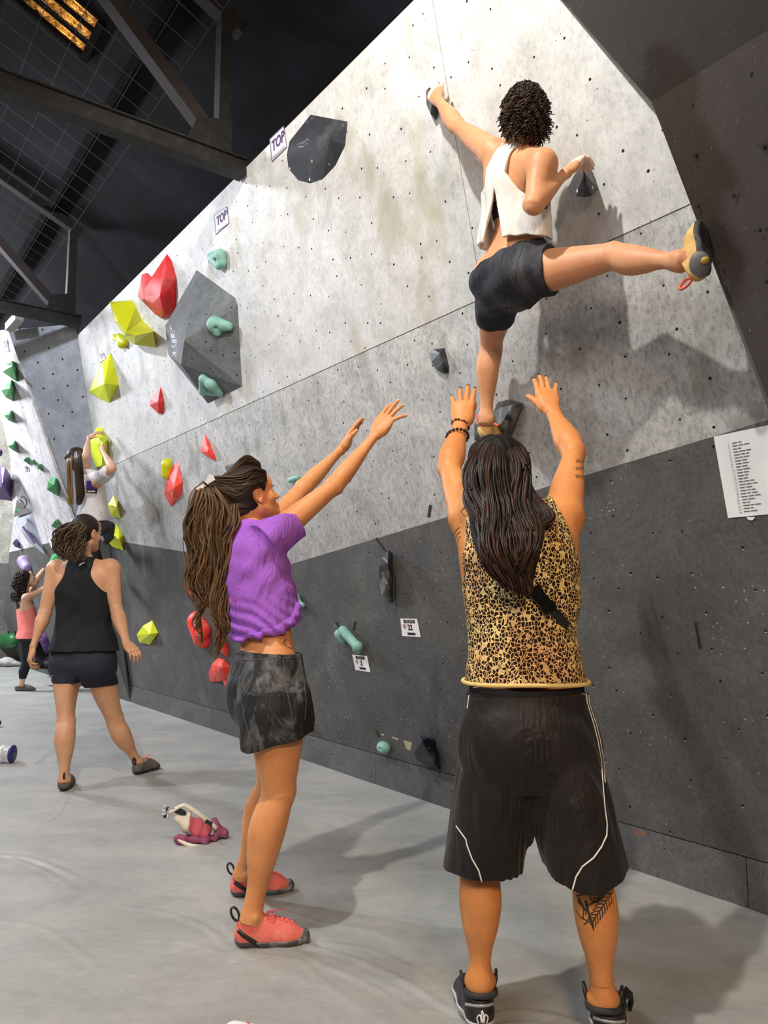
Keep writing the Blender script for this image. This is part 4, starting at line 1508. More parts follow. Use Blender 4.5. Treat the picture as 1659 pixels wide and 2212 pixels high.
# round emblem arc and small letters on the white volume
mb = MB()
arc = [Q2(46 + 11 * math.cos(a), 1085 + 14 * math.sin(a), .16) for a in np.linspace(-1.2, 1.2, 10)]
lb = BVHTree.FromPolygons([v.co + lv.location for v in lv.data.vertices], [tuple(p.vertices) for p in lv.data.polygons])
drape(mb, lb, [[(46 + 12 * math.cos(a), 1085 + 13 * math.sin(a)) for a in np.linspace(-1.3, 1.1, 10)], [(43, 1079), (46, 1083)], [(47, 1081), (49, 1086)], [(50, 1085), (52, 1090)], [(46, 1086), (48, 1090)], [(52, 1091), (55, 1095)], [(46, 1073), (49, 1076)]], .018, th=.1, step=1.2)
mb.build('printed_emblem', M_tape, lv)
far([(-12, 1012, .1), (2, 1006, .12), (12, 1010, .1), (22, 1025, .05), (27, 1040, 0), (27, 1083, 0), (-12, 1078, .05), (5, 1045, .25)], M_purp, 'big purple domed volume cut by the left edge', cat='volume', bevel=.01)
far([(-6, 969, 0), (2, 970, 0), (6, 977, 0), (4, 985, 0), (-6, 988, 0), (0, 978, .1)], M_purp, 'small purple knob above the purple domed volume')
far([(37, 1163, 0), (43, 1172, 0), (45, 1186, 0), (33, 1182, .06), (27, 1174, .08), (32, 1166, .08)], M_purp, 'purple hold at the top edge of the far dark band', q=Q2)
blob('climbing_hold', [((50, 1212, .05), (58, 1226, .05), .085, .07)], "chalked lilac hold above the curly-haired woman's head", M_purp2, q=Q2, h=.012)
blob('climbing_hold', [((2, 1388, .08), (30, 1382, .05), .19, .12), ((2, 1384, .1), (12, 1396, .05), .2, .12)], 'wide dark green bowl-shaped hold near the mat at far left', M_green2, q=Q2, h=.02)
blob('climbing_hold', [((92, 1384, .06), (90, 1415, .06), .13, .12)], 'big round purple hold beside the coral-topped woman', M_purp, q=Q2, h=.015)
mb = MB()
# brush handles standing on the green bowl hold
for x in (4, 19, 34):
    mb = MB()
    mb.tube([Q2(x, 1372, .05), Q2(x - 2, 1362, .07)], .012, 6)
    tag(mb.build('marking_tape', M_tape), ['short black tape mark at the left above the green bowl hold', 'short black tape mark in the middle above the green bowl hold', 'short black tape mark at the right above the green bowl hold'][(4, 19, 34).index(x)], 'tape')


# --- tapes, signs, cards
def flat(name, px4, mat, label, cat_, q=W, th=.004, parent=None):
    mb = MB()
    P = [q(x, y, .0015) for x, y in px4]
    n = unit(np.cross(P[1] - P[0], P[2] - P[0])); n = n if n @ (CAM - P[0]) > 0 else -n
    mb.prism(P, n * th)
    o = mb.build(name, mat, parent)
    return tag(o, label, cat_) if parent is None else o


def stripe(a, b, w, label):
    a, b = A3(*a), A3(*b)
    t = unit(b - a); n = A3(-t[1], t[0]) * w / 2
    return flat('marking_tape', [tuple(a + n), tuple(b + n), tuple(b - n), tuple(a - n)], M_tape, label, 'tape', th=.001)


stripe((812, 1162), (831, 1188), 4, 'black tape strip pointing at the tall black crescent hold')
stripe((725, 1343), (735, 1358), 3.4, 'left black tape strip above the teal bone-shaped hold')
stripe((768, 1342), (764, 1361), 3.8, 'right black tape strip above the teal bone-shaped hold')
stripe((812, 1577), (819, 1591), 5, 'black tape scrap above the round teal foothold')
stripe((935, 1596), (939, 1611), 8, 'black tape scrap at the corner of the low black volume')
stripe((1502, 1344), (1512, 1400), 5, 'long black rub mark of tape high on the dark band at right')
stripe((930, 1091), (926, 1117), 6, 'short dark tape piece on the white wall beside the raised left elbow')


def text3d(name, s, size, org, right, up, mat, parent=None, shear=0.0, th=.0012, bold=0.0, align='CENTER'):
    cu = bpy.data.curves.new(name, 'FONT')
    cu.body = s; cu.size = size; cu.extrude = th; cu.shear = shear; cu.offset = bold
    cu.align_x = align; cu.align_y = 'CENTER'; cu.resolution_u = 3
    t = bpy.data.objects.new(name, cu)
    COL.objects.link(t)
    me = bpy.data.meshes.new_from_object(t.evaluated_get(bpy.context.evaluated_depsgraph_get()))
    bpy.data.objects.remove(t)
    right = unit(right); up = unit(up - right * (up @ right)); n = np.cross(right, up)
    n_ = len(me.vertices)
    co = np.zeros(n_ * 3, np.float32); me.vertices.foreach_get('co', co)
    co = co.reshape(-1, 3)
    w = co[:, :1] * right + co[:, 1:2] * up + co[:, 2:3] * n
    me.vertices.foreach_set('co', w.astype(np.float32).ravel()); me.update()
    me.materials.clear(); me.materials.append(mat)
    o = bpy.data.objects.new(name, me); COL.objects.link(o)
    o.location = Vector([float(x) for x in org])
    if parent is not None: setparent(o, parent)
    return o


M_pt = plain('purple print', s2l(70, 20, 90), .6, bump=0)
M_ink = plain('black print', (.015, .015, .015), .7, bump=0)
M_greyink = plain('faint grey print', (.42, .42, .44), .7, bump=0)
M_edge = plain('purple grey sign rim', s2l(120, 112, 130), .6, bump=0)
M_sign = plain('white plastic sign', s2l(218, 214, 222), .5, bump=0, var=.02)


def top_sign(px4, label, q=W, tsz=.13, small=True, big=1.0):
    o = flat('top_sign', px4, M_edge, label, 'sign', q, .004)
    c = np.mean([q(x, y, .006) for x, y in px4], 0)
    P = [q(x, y, .006) for x, y in px4]
    mb = MB(); Pi = [c + (p - c) * .93 for p in P]
    n = unit(np.cross(P[1] - P[0], P[2] - P[0])); n = n if n @ (CAM - P[0]) > 0 else -n
    mb.prism(Pi, n * .001); mb.build('face', M_sign, o)
    right = unit((P[1] - P[0]) + (P[2] - P[3])); up = unit((P[0] - P[3]) + (P[1] - P[2]))
    text3d('lettering', 'TOP', tsz, c + n * .0015 + up * tsz * .12, right, up, M_pt, o, .25, bold=tsz * .03)
    if small:
        mb = MB(); mb.beam(c + n * .0015 - up * tsz * .62 - right * tsz * .9, c + n * .0015 - up * tsz * .62 + right * tsz * .9, .003, .012, n)
        mb.build('small_print', M_greyink, o)
    return o


top_sign([(583, 301), (613, 272), (620, 318), (588, 350)], 'TOP sign beside the big black shield volume', tsz=.085)
top_sign([(463, 465), (490, 446), (495, 482), (467, 507)], 'TOP sign above the small teal pinch hold', tsz=.085)
top_sign([(212, 768), (224, 762), (228, 776), (216, 783)], 'tiny TOP sign above the yellow kite hold', tsz=.07, small=False)
top_sign([(5, 733), (16, 733), (20, 760), (9, 760)], 'TOP sign at the top of the far white panel', q=Q2, tsz=.10, small=False)
top_sign([(54, 1010), (62, 1010), (63, 1018), (55, 1018)], 'tiny purple-lettered sign below the three small green holds', q=Q2, tsz=.07, small=False)


def card(px4, num, label, q=W, sz=.03, third=True):
    o = flat('route_card', px4, M_paper, label, 'card', q, .0012)
    P = [q(x, y, .004) for x, y in px4]
    c = np.mean(P, 0)
    n = unit(np.cross(P[1] - P[0], P[2] - P[0])); n = n if n @ (CAM - P[0]) > 0 else -n
    right = unit((P[1] - P[0]) + (P[2] - P[3])); up = unit((P[0] - P[3]) + (P[1] - P[2]))
    hh = np.linalg.norm(P[0] - P[3])
    text3d('number', num, sz * 1.25, c, right, up, M_ink, o, bold=.0008)
    if third:
        text3d('heading', 'BLOQUE', sz * .75, c + up * hh * .34, right, up, M_ink, o, bold=.0006)
        mb = MB()
        x = -.9
        for w_ in (.5, .35, .1, .55, .3):
            a = c - up * hh * .34 + right * sz * x
            mb.beam(a, a + right * sz * w_, .0015, sz * .38, n); x += w_ + .06
        mb.build('small_print', M_ink, o)
        mb = MB()
        cc = c - right * sz * 1.45 + up * sz * .2
        mb.prism([cc + (right * math.cos(t) + up * math.sin(t)) * sz * .42 for t in np.linspace(0, 6.28, 9)[:-1]], n * .0006)
        mb.build('orange_mark', plain('orange brown print', s2l(190, 130, 90), .7, bump=0), o)
    return o


card([(865, 1336), (901, 1337), (909, 1376), (869, 1374)], '22', 'white route card printed 22 on the dark band', sz=.036)
card([(761, 1414), (793, 1417), (800, 1452), (768, 1447)], '2', 'white route card printed 2 under the teal bone hold', sz=.034)
card([(104, 1164), (112, 1162), (120, 1182), (111, 1183)], '7', 'small white card on the far panel beside the brown ponytail', q=Q2, sz=.1, third=False)
# list of names, right edge
lst = [(1542, 943), (1690, 912), (1712, 1106), (1573, 1119)]
o = flat('name_list', lst, M_paper, 'white sheet with a numbered list taped at the right edge', 'sheet', th=.0015)
P = [W(x, y, .0045) for x, y in lst]
right = unit((P[1] - P[0]) + (P[2] - P[3])); up = unit((P[0] - P[3]) + (P[1] - P[2])); n = np.cross(right, up)
rw = random.Random(3)
mb = MB()
for i in range(24):
    f_ = i / 23
    a = W(1571 + f_ * 25, 958 + f_ * 149, .0045)
    text3d('line_number', '%d.' % (i + 1), .0105, a, right, up, M_greyink, o, align='LEFT', th=.0003)
    a = W(1581 + f_ * 26, 957.5 + f_ * 147.5, .0045)
    x = 0
    for w_ in [rw.uniform(.010, .026) for _ in range(rw.choice([2, 2, 3]))]:
        mb.beam(a + right * x, a + right * (x + w_), .0005, .0028, n); x += w_ + .0035
tag(mb.build('printed_names', plain('grey black print', (.12, .12, .12), .7, bump=0), o), kind='stuff')
flat('paper_scrap', [(1614, 1117), (1632, 1117), (1626, 1124), (1617, 1122)], M_paper, 'torn scrap of white paper under the numbered list', 'paper')
# ------------------------------------------------------------------ people: materials
def skin(name, base, red=(.0, .0, .0), rough=.5):
    k = NT_(name)
    b = np.array(base)
    n_ = k.noise(7, 5, .6)
    col = k.ramp(n_, [(.3, b * A3(.90, .84, .80)), (.55, b), (.75, np.minimum(b * A3(1.06, 1.06, 1.06), 1))])
    f = k.noise(90, 4, .7)
    col = k.mix(.25, col, k.mix(1.0, col, k.ramp(f, [(.35, .75), (.65, 1.2)]), 'MULTIPLY'))
    k.bump(f, .08, .0015)
    k.b.inputs['Subsurface Weight'].default_value = .12
    k.b.inputs['Subsurface Radius'].default_value = (.012, .005, .003)
    k.b.inputs['Subsurface Scale'].default_value = .6
    return k.out(col, rough, Specular_IOR_Level=.35)


def cloth(name, base, weave=420, fold=.35, rough=.85, chalk=0, cs=7, ccol=(.7, .7, .7), var=.12, sheen=.0):
    k = NT_(name)
    b = np.array(base)
    n_ = k.noise(9, 5, .6)
    col = k.ramp(n_, [(.3, b * (1 - var)), (.7, np.minimum(b * (1 + var), 1))])
    if chalk:
        g_ = k.noise(cs, 7, .72, k.map((1, 1, .6)), .9)
        col = k.mix(k.ramp(g_, [(.48, 0.0), (.60, chalk * .35), (.74, chalk)]), col, ccol)
    w_ = k.noise(13, 4, .6, k.map((1, 1, .35), (.2, .3, .5)), 1.4)
    k.bump(w_, fold, .02)
    if sheen: k.b.inputs['Sheen Weight'].default_value = sheen
    return k.out(col, rough, Specular_IOR_Level=.25)


def hairmat(name, dark, light, rough=.42, bias=.5):
    k = NT_(name)
    at = k.n('ShaderNodeAttribute', attribute_name='shade')
    col = k.ramp(at.outputs['Fac'], [(.15, dark), (bias, tuple((np.array(dark) * 1.6 + np.array(light)) / 3)), (1.0, light)])
    return k.out(col, rough, Specular_IOR_Level=.22)


M_sk_man = skin('tanned warm skin', s2l(214, 144, 84))
M_sk_purp = skin('tanned skin', s2l(216, 150, 98))
M_sk_clim = skin('lightly tanned skin', s2l(214, 156, 116))
M_sk_tank = skin('fair tanned skin', s2l(205, 155, 120))
M_sk_cor = skin('fair skin', s2l(208, 164, 134))
M_nailk = plain('black nail varnish', (.008, .006, .006), .25, bump=0)
M_nailn = plain('natural nail', s2l(226, 186, 160), .35, bump=0)
M_eyew = plain('eye white', (.75, .73, .7), .25, bump=0)
M_iris = plain('dark iris', (.03, .015, .01), .2, bump=0)
M_tat = plain('tattoo ink', (.035, .028, .025), .6, bump=0)
M_tat2 = plain('faded tattoo ink', s2l(120, 84, 56), .6, bump=0)

X = RT
YF = A3(0, 1, 0)


def person(name_loc, label):
    return empty('person', name_loc, label, 'person')


# =================================================================== 1. the man in the leopard-print top
SM = 1.062
PM = lambda x, y, Y: PY(x, y, Y * SM)
man = person(PM(1145, 2215, 2.12) * A3(1, 1, 0), 'person in leopard-print sleeveless top and long black shorts, back turned, both arms raised')
BK = -YF
m_cr = PM(1141, 1640, 2.17); m_nb = PM(1118, 1095, 2.20)
m_hL, m_hR = PM(1062, 1590, 2.17), PM(1222, 1590, 2.15)
m_kL, m_kR = PM(1036, 1868, 2.20), PM(1277, 1885, 2.14)
m_aL, m_aR = PM(1037, 2118, 2.19), PM(1303, 2156, 2.115)
m_sL, m_sR = PM(1016, 1120, 2.27), PM(1214, 1120, 2.26)
m_eL, m_eR = PM(969, 1012, 2.42), PM(1240, 978, 2.42)
m_wL, m_wR = PM(996, 915, 2.56), PM(1192, 886, 2.56)
hdC = PM(1080, 1018, 2.32)
hf, hu = unit(A3(.12, .95, .30)), unit(A3(-.03, -.30, .95))
Nb = -YF
torso = torso_prims(m_cr, m_nb, X, BK, [(-.08, .09, .07), (0, .150, .10, 0, .0), (.12, .153, .108, 0, .006), (.25, .150, .102, 0, .0), (.4, .140, .094, 0, -.004), (.55, .144, .095, 0, 0), (.7, .155, .10, 0, .004), (.82, .158, .10, 0, .006), (.92, .13, .08, 0, .01), (1.0, .06, .052, 0, .004)], SM, m_sL, m_sR)
# latissimus towards the raised arms
for sx, sh in ((-1, m_sL), (1, m_sR)):
    torso.append(rcone(m_cr * .42 + m_nb * .58 + X * sx * .095, sh + A3(sx * -.01, .0, -.02), .06, .05, k=.05))
armL = arm_prims(m_sL, m_eL, m_wL, Nb, .98 * SM, 1.10)
armR = arm_prims(m_sR, m_eR, m_wR, Nb, .98 * SM, 1.12)
DL = unit(PM(1001, 866, 2.60) - m_wL); DR = unit(PM(1180, 846, 2.60) - m_wR)
handL, tipL = hand_prims(m_wL, DL, A3(-.25, -.95, .1), X, 1.08, thumb=(8, -4), fcurl=[(6, 10, 10), (6, 8, 8), (6, 8, 8), (10, 12, 10)], fspread=(2, -2, -7, -18))
handR, tipR = hand_prims(m_wR, DR, A3(.1, -.97, .12), -X, 1.06, thumb=(26, 2), fcurl=[(6, 8, 8), (4, 6, 6), (4, 6, 6), (6, 8, 8)], fspread=(-4, -6, -7, -22))
legs = leg_prims(m_hL, m_kL, m_aL, BK, SM, 1.10, X, .92) + leg_prims(m_hR, m_kR, m_aR, BK, SM, 1.10, X, .92)
neck = [rcone(m_nb - Z * .03, hdC - hf * .03 - hu * .06, .06, .056, k=.03)]
feet = [rcone(m_aL + YF * .0, m_aL + YF * .09 - Z * .055, .034, .028, k=.03), rcone(m_aR, m_aR + YF * .08 + X * .03 - Z * .055, .034, .028, k=.03)]
body = torso + neck + head_prims(hdC, hf, hu, SM) + armL + armR + handL + handR + legs + feet
H_ = .0034
o, bv, bf = sdf_obj('body', body, H_, M_sk_man, man)
eyes(hdC, hf, hu, 1.0, o, M_eyew, M_iris)
b_man = bvh_of(bv, bf)
tips_nails(tipL, M_nailk, o); tips_nails(tipR, M_nailk, o)
# tattoos lie on the skin
mb = MB()
T_ = lambda x, y: (900 + x / 2.904, 1450 + y / 2.904)
calf = [[(1000, 1410), (1060, 1400), (1110, 1380), (1160, 1352), (1185, 1375), (1170, 1420), (1120, 1450), (1070, 1470), (1060, 1530)],
        [(1010, 1440), (1050, 1490), (1045, 1550)], [(1080, 1400), (1100, 1440), (1150, 1460), (1185, 1430)], [(1000, 1500), (1030, 1545), (1060, 1560)],
        [(1228, 1385), (1190, 1440), (1150, 1500), (1110, 1560), (1100, 1600), (1112, 1618)], [(1120, 1410), (1150, 1390), (1140, 1430), (1110, 1425)]]
for i in range(9):
    t = i / 8
    cx_, cy_ = 1215 - t * 110, 1400 + t * 165
    calf += [[(cx_, cy_), (cx_ + 10 - t * 6, cy_ + 42), (cx_ + 4, cy_ + 60)], [(cx_, cy_), (cx_ - 28, cy_ - 8 + t * 14), (cx_ - 55, cy_ + 8 + t * 16)]]
drape(mb, b_man, [[T_(*p) for p in s_] for s_ in calf], .0042, th=.12, step=2.5)
for w_ in (1, ):
    drape(mb, b_man, [[T_(1060, 1440), T_(1075, 1500), T_(1100, 1590)], [T_(1015, 1420), T_(1040, 1470), T_(1060, 1500)], [T_(1130, 1370), T_(1165, 1365), T_(1180, 1400)]], .010, th=.05, step=2.5)
mb.build('tattoo', M_tat, o, True)
mb = MB()
U_ = lambda x, y: (900 + x / 2.872, 750 + y / 2.872)
up_ = []
for j, (y0, n) in enumerate([(700, 5), (745, 5), (795, 4)]):
    for i in range(n):
        x0 = 985 + i * 13
        up_.append([(x0, y0 + rnd.uniform(-8, 8)), (x0 + 5, y0 + 14), (x0 + 11, y0 - 4), (x0 + 8, y0 + 18)])
for rr in (26, 44, 62):
    up_.append([(862 + math.sin(a) * rr * .9 + 20, 1165 - math.cos(a) * rr * 1.7) for a in np.linspace(.1, 2.9, 9)])
    up_.append([(285 - math.sin(a) * rr * .8 - 10, 1215 - math.cos(a) * rr * 1.6) for a in np.linspace(.1, 2.6, 9)])
up_ += [[(810, 960), (850, 975), (870, 1000)], [(830, 1010), (870, 1030), (890, 1060)], [(300, 985), (275, 1020), (300, 1050)], [(330, 975), (290, 1005)]]
drape(mb, b_man, [[U_(*p) for p in s_] for s_ in up_], .0032, th=.1, step=2.5)
mb.build('tattoo', M_tat2, o, True)

# leopard print top
k = NT_('leopard print jersey')
vm0 = k.map((1, 1, .82))
dst = k.n('ShaderNodeTexNoise', inp={'Scale': 55.0, 'Detail': 2.0}); k.l(vm0, dst.inputs['Vector'])
vml = k.n('ShaderNodeVectorMath', operation='MULTIPLY_ADD'); k.l(dst.outputs['Color'], vml.inputs[0]); vml.inputs[1].default_value = (.012, .012, .012); k.l(vm0, vml.inputs[2]); vm = vml.outputs[0]
vo = k.n('ShaderNodeTexVoronoi', feature='DISTANCE_TO_EDGE', inp={'Scale': 98.0, 'Randomness': 1.0}); k.l(vm, vo.inputs['Vector'])
dn = k.noise(160, 2, .5)
add = k.n('ShaderNodeMath', operation='ADD'); k.l(vo.outputs['Distance'], add.inputs[0])
mu = k.n('ShaderNodeMath', operation='MULTIPLY'); k.l(dn, mu.inputs[0]); mu.inputs[1].default_value = .22; k.l(mu.outputs[0], add.inputs[1])
spot = k.ramp(add.outputs[0], [(.20, 0.0), (.27, .35), (.34, 1.0), (.58, 1.0), (.66, 0.0)])
spot = k.ramp(add.outputs[0], [(.160, 0.0), (.205, 1.0)])
vc = k.n('ShaderNodeTexVoronoi', feature='F1', inp={'Scale': 98.0, 'Randomness': 1.0}); k.l(vm, vc.inputs['Vector'])
sc_ = k.n('ShaderNodeSeparateColor'); k.l(vc.outputs['Color'], sc_.inputs[0])
spot = k.mix(1.0, spot, k.ramp(sc_.outputs[0], [(.07, .2), (.12, 1.0)]), 'MULTIPLY')
base = k.ramp(k.noise(5, 3, .5), [(.35, s2l(226, 176, 122)), (.55, s2l(240, 212, 146)), (.8, s2l(246, 230, 172))])
col = k.mix(spot, base, s2l(44, 26, 20))
k.bump(k.noise(12, 4, .6, k.map((1, 1, .5)), 1.0), .3, .02)
M_leo = k.out(col, .85, Specular_IOR_Level=.2)
M_hem = cloth('cream rolled hem', s2l(226, 196, 128), fold=.1)
hem = PM(1135, 1473, 2.17)
sh_pr = inflate([loft(m_cr, m_nb, (X, BK), [(-.08, .13, .10), (.1, .172, .122, 0, .0), (.28, .170, .122, 0, .0), (.4, .158, .112, 0, -.002), (.55, .154, .110, 0, 0), (.7, .162, .116, 0, .004), (.82, .162, .114, 0, .006), (.93, .125, .095, 0, .01), (1.0, .085, .07, 0, .004)], k=.02)], .008)
for sx, sh in ((-1, m_sL), (1, m_sR)):
    sh_pr.append(rcone(m_nb - Z * .03, m_nb + X * sx * .12 - Z * .015 + YF * .04, .066, .064, k=.04))
    sh_pr.append(rcone(m_cr * .42 + m_nb * .58 + X * sx * .09, m_nb + X * sx * .12 - Z * .07 + YF * .03, .068, .062, k=.04))
shirt = sh_pr + [plane(hem, -Z + X * .0), plane(m_nb + X * -.158 - Z * .06, A3(-1, .1, .12), k=.01), plane(m_nb + X * .138 - Z * .06, A3(1, .1, .30), k=.01),
                 plane(m_nb + Z * .035, A3(0, .25, 1), k=.006), ell(m_nb + X * .02 + Z * .035 + BK * .04, (.075, .09, .11), k=.006, op='s')]
folds = lambda amp, ds: (lambda P, f: arc_fold(P, f, amp, ds))
so, sv_, sf_ = sdf_obj('shirt', shirt, H_, M_leo, man, folds(.0022, [(A3(.5, 0, 1), 42, .3), (A3(-.7, .3, .8), 31, 1.7)]))
b_shirt = bvh_of(sv_, sf_)
mb = MB()
rg = []
for a in np.linspace(0, 2 * math.pi, 49)[:-1]:
    rg.append(hem + X * math.cos(a) * .184 + YF * math.sin(a) * .134 + Z * .002 * math.sin(3 * a) + Z * .002)
mb.tube(rg, .0062, 7, closed=True)
mb.build('rolled_hem', M_hem, so, True)
# small rolled shape under the hem: waistband of black underwear with white lines
M_und = cloth('black elastic band', (.012, .012, .013), fold=.05)
wb = PM(1137, 1490, 2.17)
und = [loft(wb - Z * .06, wb + Z * .015, (X, BK), [(0, .170, .120), (1, .168, .118)], k=0), plane(wb + Z * .012, Z)]
uo, uv_, uf_ = sdf_obj('underwear_band', und, .0045, M_und, man)
M_wpipe = plain('white piping', (.78, .76, .72), .6, bump=0)
mb = MB()
b_u = bvh_of(uv_, uf_)
drape(mb, b_u, [[(1022, 1486), (1080, 1480), (1140, 1477), (1200, 1479), (1250, 1484)]], .003, th=.3)
mb.build('white_line', M_wpipe, uo, True)
# shorts
M_sho = cloth('black satin shorts', s2l(27, 22, 22), fold=.5, rough=.55, var=.25, sheen=.1)
topS = PM(1140, 1502, 2.17)
hemL, hemR = PM(1040, 1916, 2.20), PM(1285, 1925, 2.10)
hzL, hzR = float(PM(1040, 1902, 2.075)[2]), float(PM(1240, 1930, 2.0)[2])
lg = lambda top, bot, w0, w1, d0, d1: loft(top, bot, (X, BK), [(-.06, w0 * .9, d0 * .9), (.15, w0, d0), (.6, (w0 + w1) / 2, (d0 + d1) / 2), (1.0, w1, d1), (1.08, w1, d1)], k=.02)
sp = [loft(PM(1142, 1700, 2.16), topS + Z * .01, (X, BK), [(0, .15, .12), (.3, .205, .14, 0, .01), (.7, .196, .138, 0, .012), (.95, .178, .124), (1.0, .175, .121)], k=.03),
      lg(PM(1073, 1640, 2.17), hemL, .110, .119, .133, .125), lg(PM(1212, 1640, 2.15), hemR + A3(-.02, 0, -.005), .112, .125, .133, .128),
      rcone(PM(1146, 1640, 2.15), PM(1149, 1768, 2.15), .09, .07, k=.03, flat=(X, .5)),
      ell(PM(1085, 1610, 2.12), (.09, .08, .106), k=.03), ell(PM(1200, 1610, 2.12), (.09, .08, .106), k=.03)]
xm = float(PM(1149, 1800, 2.15)[0]); z0 = float(PM(1149, 1775, 2.15)[2]); zb = hzL


def split(P):
    d = (z0 - P[:, 2])
    w = np.clip(d / (z0 - zb), 0, 1.3)
    half = .003 + .030 * w ** 1.6 + np.where(d < 0, d * .5, 0)
    xc = xm + .006 * w
    return (half - np.abs(P[:, 0] - xc)).astype(np.float32)


def hemcut(P):
    x = P[:, 0]
    zc = np.where(x < xm, zb - .004 + .10 * np.clip(x - xm + .05, 0, .06) , hzR - .0 + .30 * np.clip(xm + .10 - x, 0, .12) + .42 * np.clip(x - xm - .15, 0, .12))
    return (zc - P[:, 2]).astype(np.float32)


shorts = sp + [region(split, k=.01), region(hemcut), plane(topS + Z * .008, Z)]


def hollow(inner, zmax, th=.010):
    return lambda P, f: np.maximum(f, np.where(P[:, 2] < zmax, -(f + th), -9)).astype(np.float32)


def man_folds(P, f):
    w = np.clip((float(topS[2]) - P[:, 2]) * 6, 0, 1)
    fade = np.clip(1 - (float(topS[2]) - P[:, 2]) / .75, .25, 1)
    an = np.arctan2(P[:, 1] - 2.15, P[:, 0] - xm)
    f = f + (.0035 * w * fade * np.sin(an * 26 + 2 * np.sin(P[:, 2] * 7)) + .003 * np.sin(P[:, 2] * 60) * np.clip(1 - (float(topS[2]) - P[:, 2]) * 18, 0, 1))
    return f


def shorts_post(P, f):
    f = man_folds(P, f)
    return np.maximum(f, np.where(P[:, 2] < zb + .10, -(f + .010) - np.clip((P[:, 2] - zb - .05), 0, .05), -9)).astype(np.float32)


sh_o, shv, shf = sdf_obj('shorts', shorts, H_, M_sho, man, shorts_post)
b_sh = bvh_of(shv, shf)
mb = MB()
pipe = [[(1062, 128), (1068, 190), (1085, 250), (1110, 330), (1135, 430), (1158, 560), (1168, 700), (1180, 850), (1195, 960), (1192, 1030), (1160, 1100), (1110, 1170), (1040, 1225), (1000, 1290), (975, 1385)],
        [(1078, 150), (1085, 210), (1100, 255), (1125, 330), (1150, 430), (1172, 560), (1182, 700)],
        [(330, 150), (318, 235)], [(248, 970), (310, 1055), (318, 1095), (350, 1180), (390, 1250), (412, 1330)]]
drape(mb, b_sh, [[T_(*p) for p in s_] for s_ in pipe], .0055, th=.35, off=.001)
drape(mb, b_sh, [[(1021, 1497), (1080, 1493), (1160, 1491), (1266, 1500)]], .004, th=.35, off=.001)
mb.build('white_piping', M_wpipe, sh_o, True)
mb = MB()
drape(mb, b_sh, [[T_(665, 240), T_(672, 500), T_(690, 800), T_(725, 1010)]], .004, th=.3, off=.0006)
mb.build('centre_seam', plain('black thread seam', (.006, .006, .006), .8, bump=0), sh_o, True)

# long black wavy hair
M_hairb = hairmat('black brown wavy hair', (.006, .004, .0035), (.055, .026, .016), .42, .62)
cap = inflate([ell(hdC + hu * .02 - hf * .02, (.078, .098, .092), (np.cross(hf, hu), hf, hu), k=.0)], .010) + [ell(hdC - hf * .055 - hu * .06, (.07, .06, .075), (np.cross(hf, hu), hf, hu), k=.03)]
cap += [region(lambda P: ((P - _f(hdC)) @ _f(hf) - .035 - .6 * ((P - _f(hdC)) @ _f(hu))).astype(np.float32), k=.01)]
hr = np.cross(hf, hu)
LL = []
PT = PM
for (g_, sp_, n, fr, wv) in [
    ([PT(1062, 948, 2.36), PT(1045, 962, 2.26), PT(1026, 1010, 2.20), PT(1026, 1070, 2.16), PT(1046, 1125, 2.10), PT(1074, 1185, 2.02), PT(1070, 1230, 2.01), PT(1092, 1275, 2.01)], [(.006, .006), (.018, .008), (.022, .015), (.028, .015), (.032, .018), (.035, .015), (.034, .012), (.02, .01)], 90, 2.2, .010),
    ([PT(1068, 946, 2.36), PT(1066, 958, 2.25), PT(1068, 1000, 2.15), PT(1066, 1070, 2.12), PT(1080, 1130, 2.06), PT(1094, 1185, 2.0), PT(1102, 1235, 2.0), PT(1128, 1290, 2.0)], [(.006, .006), (.018, .006), (.04, .008), (.045, .012), (.05, .015), (.048, .015), (.038, .012), (.018, .01)], 150, 2.4, .012),
    ([PT(1072, 946, 2.36), PT(1092, 958, 2.26), PT(1114, 1000, 2.18), PT(1124, 1070, 2.13), PT(1140, 1130, 2.05), PT(1132, 1180, 2.0), PT(1136, 1230, 2.0), PT(1142, 1285, 2.0)], [(.006, .006), (.02, .008), (.028, .015), (.038, .015), (.045, .018), (.034, .015), (.03, .012), (.018, .01)], 130, 2.3, .012),
    ([PT(1078, 946, 2.36), PT(1112, 960, 2.28), PT(1136, 1000, 2.23), PT(1148, 1055, 2.17), PT(1166, 1100, 2.10), PT(1176, 1125, 2.07), PT(1160, 1140, 2.03), PT(1130, 1146, 2.02)], [(.006, .006), (.012, .012), (.010, .02), (.014, .02), (.02, .02), (.022, .015), (.022, .012), (.02, .01)], 80, 1.8, .006),
    ([PT(1056, 948, 2.36), PT(1028, 965, 2.27), PT(1013, 1010, 2.23), PT(1014, 1060, 2.19), PT(1032, 1105, 2.13), PT(1050, 1150, 2.06), PT(1062, 1190, 2.03), PT(1072, 1225, 2.02)], [(.006, .006), (.010, .012), (.010, .02), (.012, .02), (.018, .02), (.02, .015), (.022, .012), (.01, .01)], 60, 1.8, .005),
]:
    G_ = curve(g_, 16)
    ph_ = rnd.uniform(0, 6)
    G_ = [p + X * .013 * math.sin(i * .95 + ph_) * min(1, i / 7) + YF * .004 * math.cos(i * 1.1 + ph_) * min(1, i / 7) for i, p in enumerate(G_)]
    S_ = curve(sp_, 16)
    LL.append(locks(G_, [tuple(q_) for q_ in S_], n, .0052, 34, X, YF, wv * .55, fr, shell=.1, short=.14))
co, cv_, cf_ = sdf_obj('hair', cap, .0045, plain('black hair base', (.006, .0045, .004), .65, .3, 40, .4, .004, spec=.2), man, folds(.0016, [(A3(1, .2, .3), 220, .3)]))
strands('hair_locks', *cat(*LL), M_hairb, co)
mb = MB()
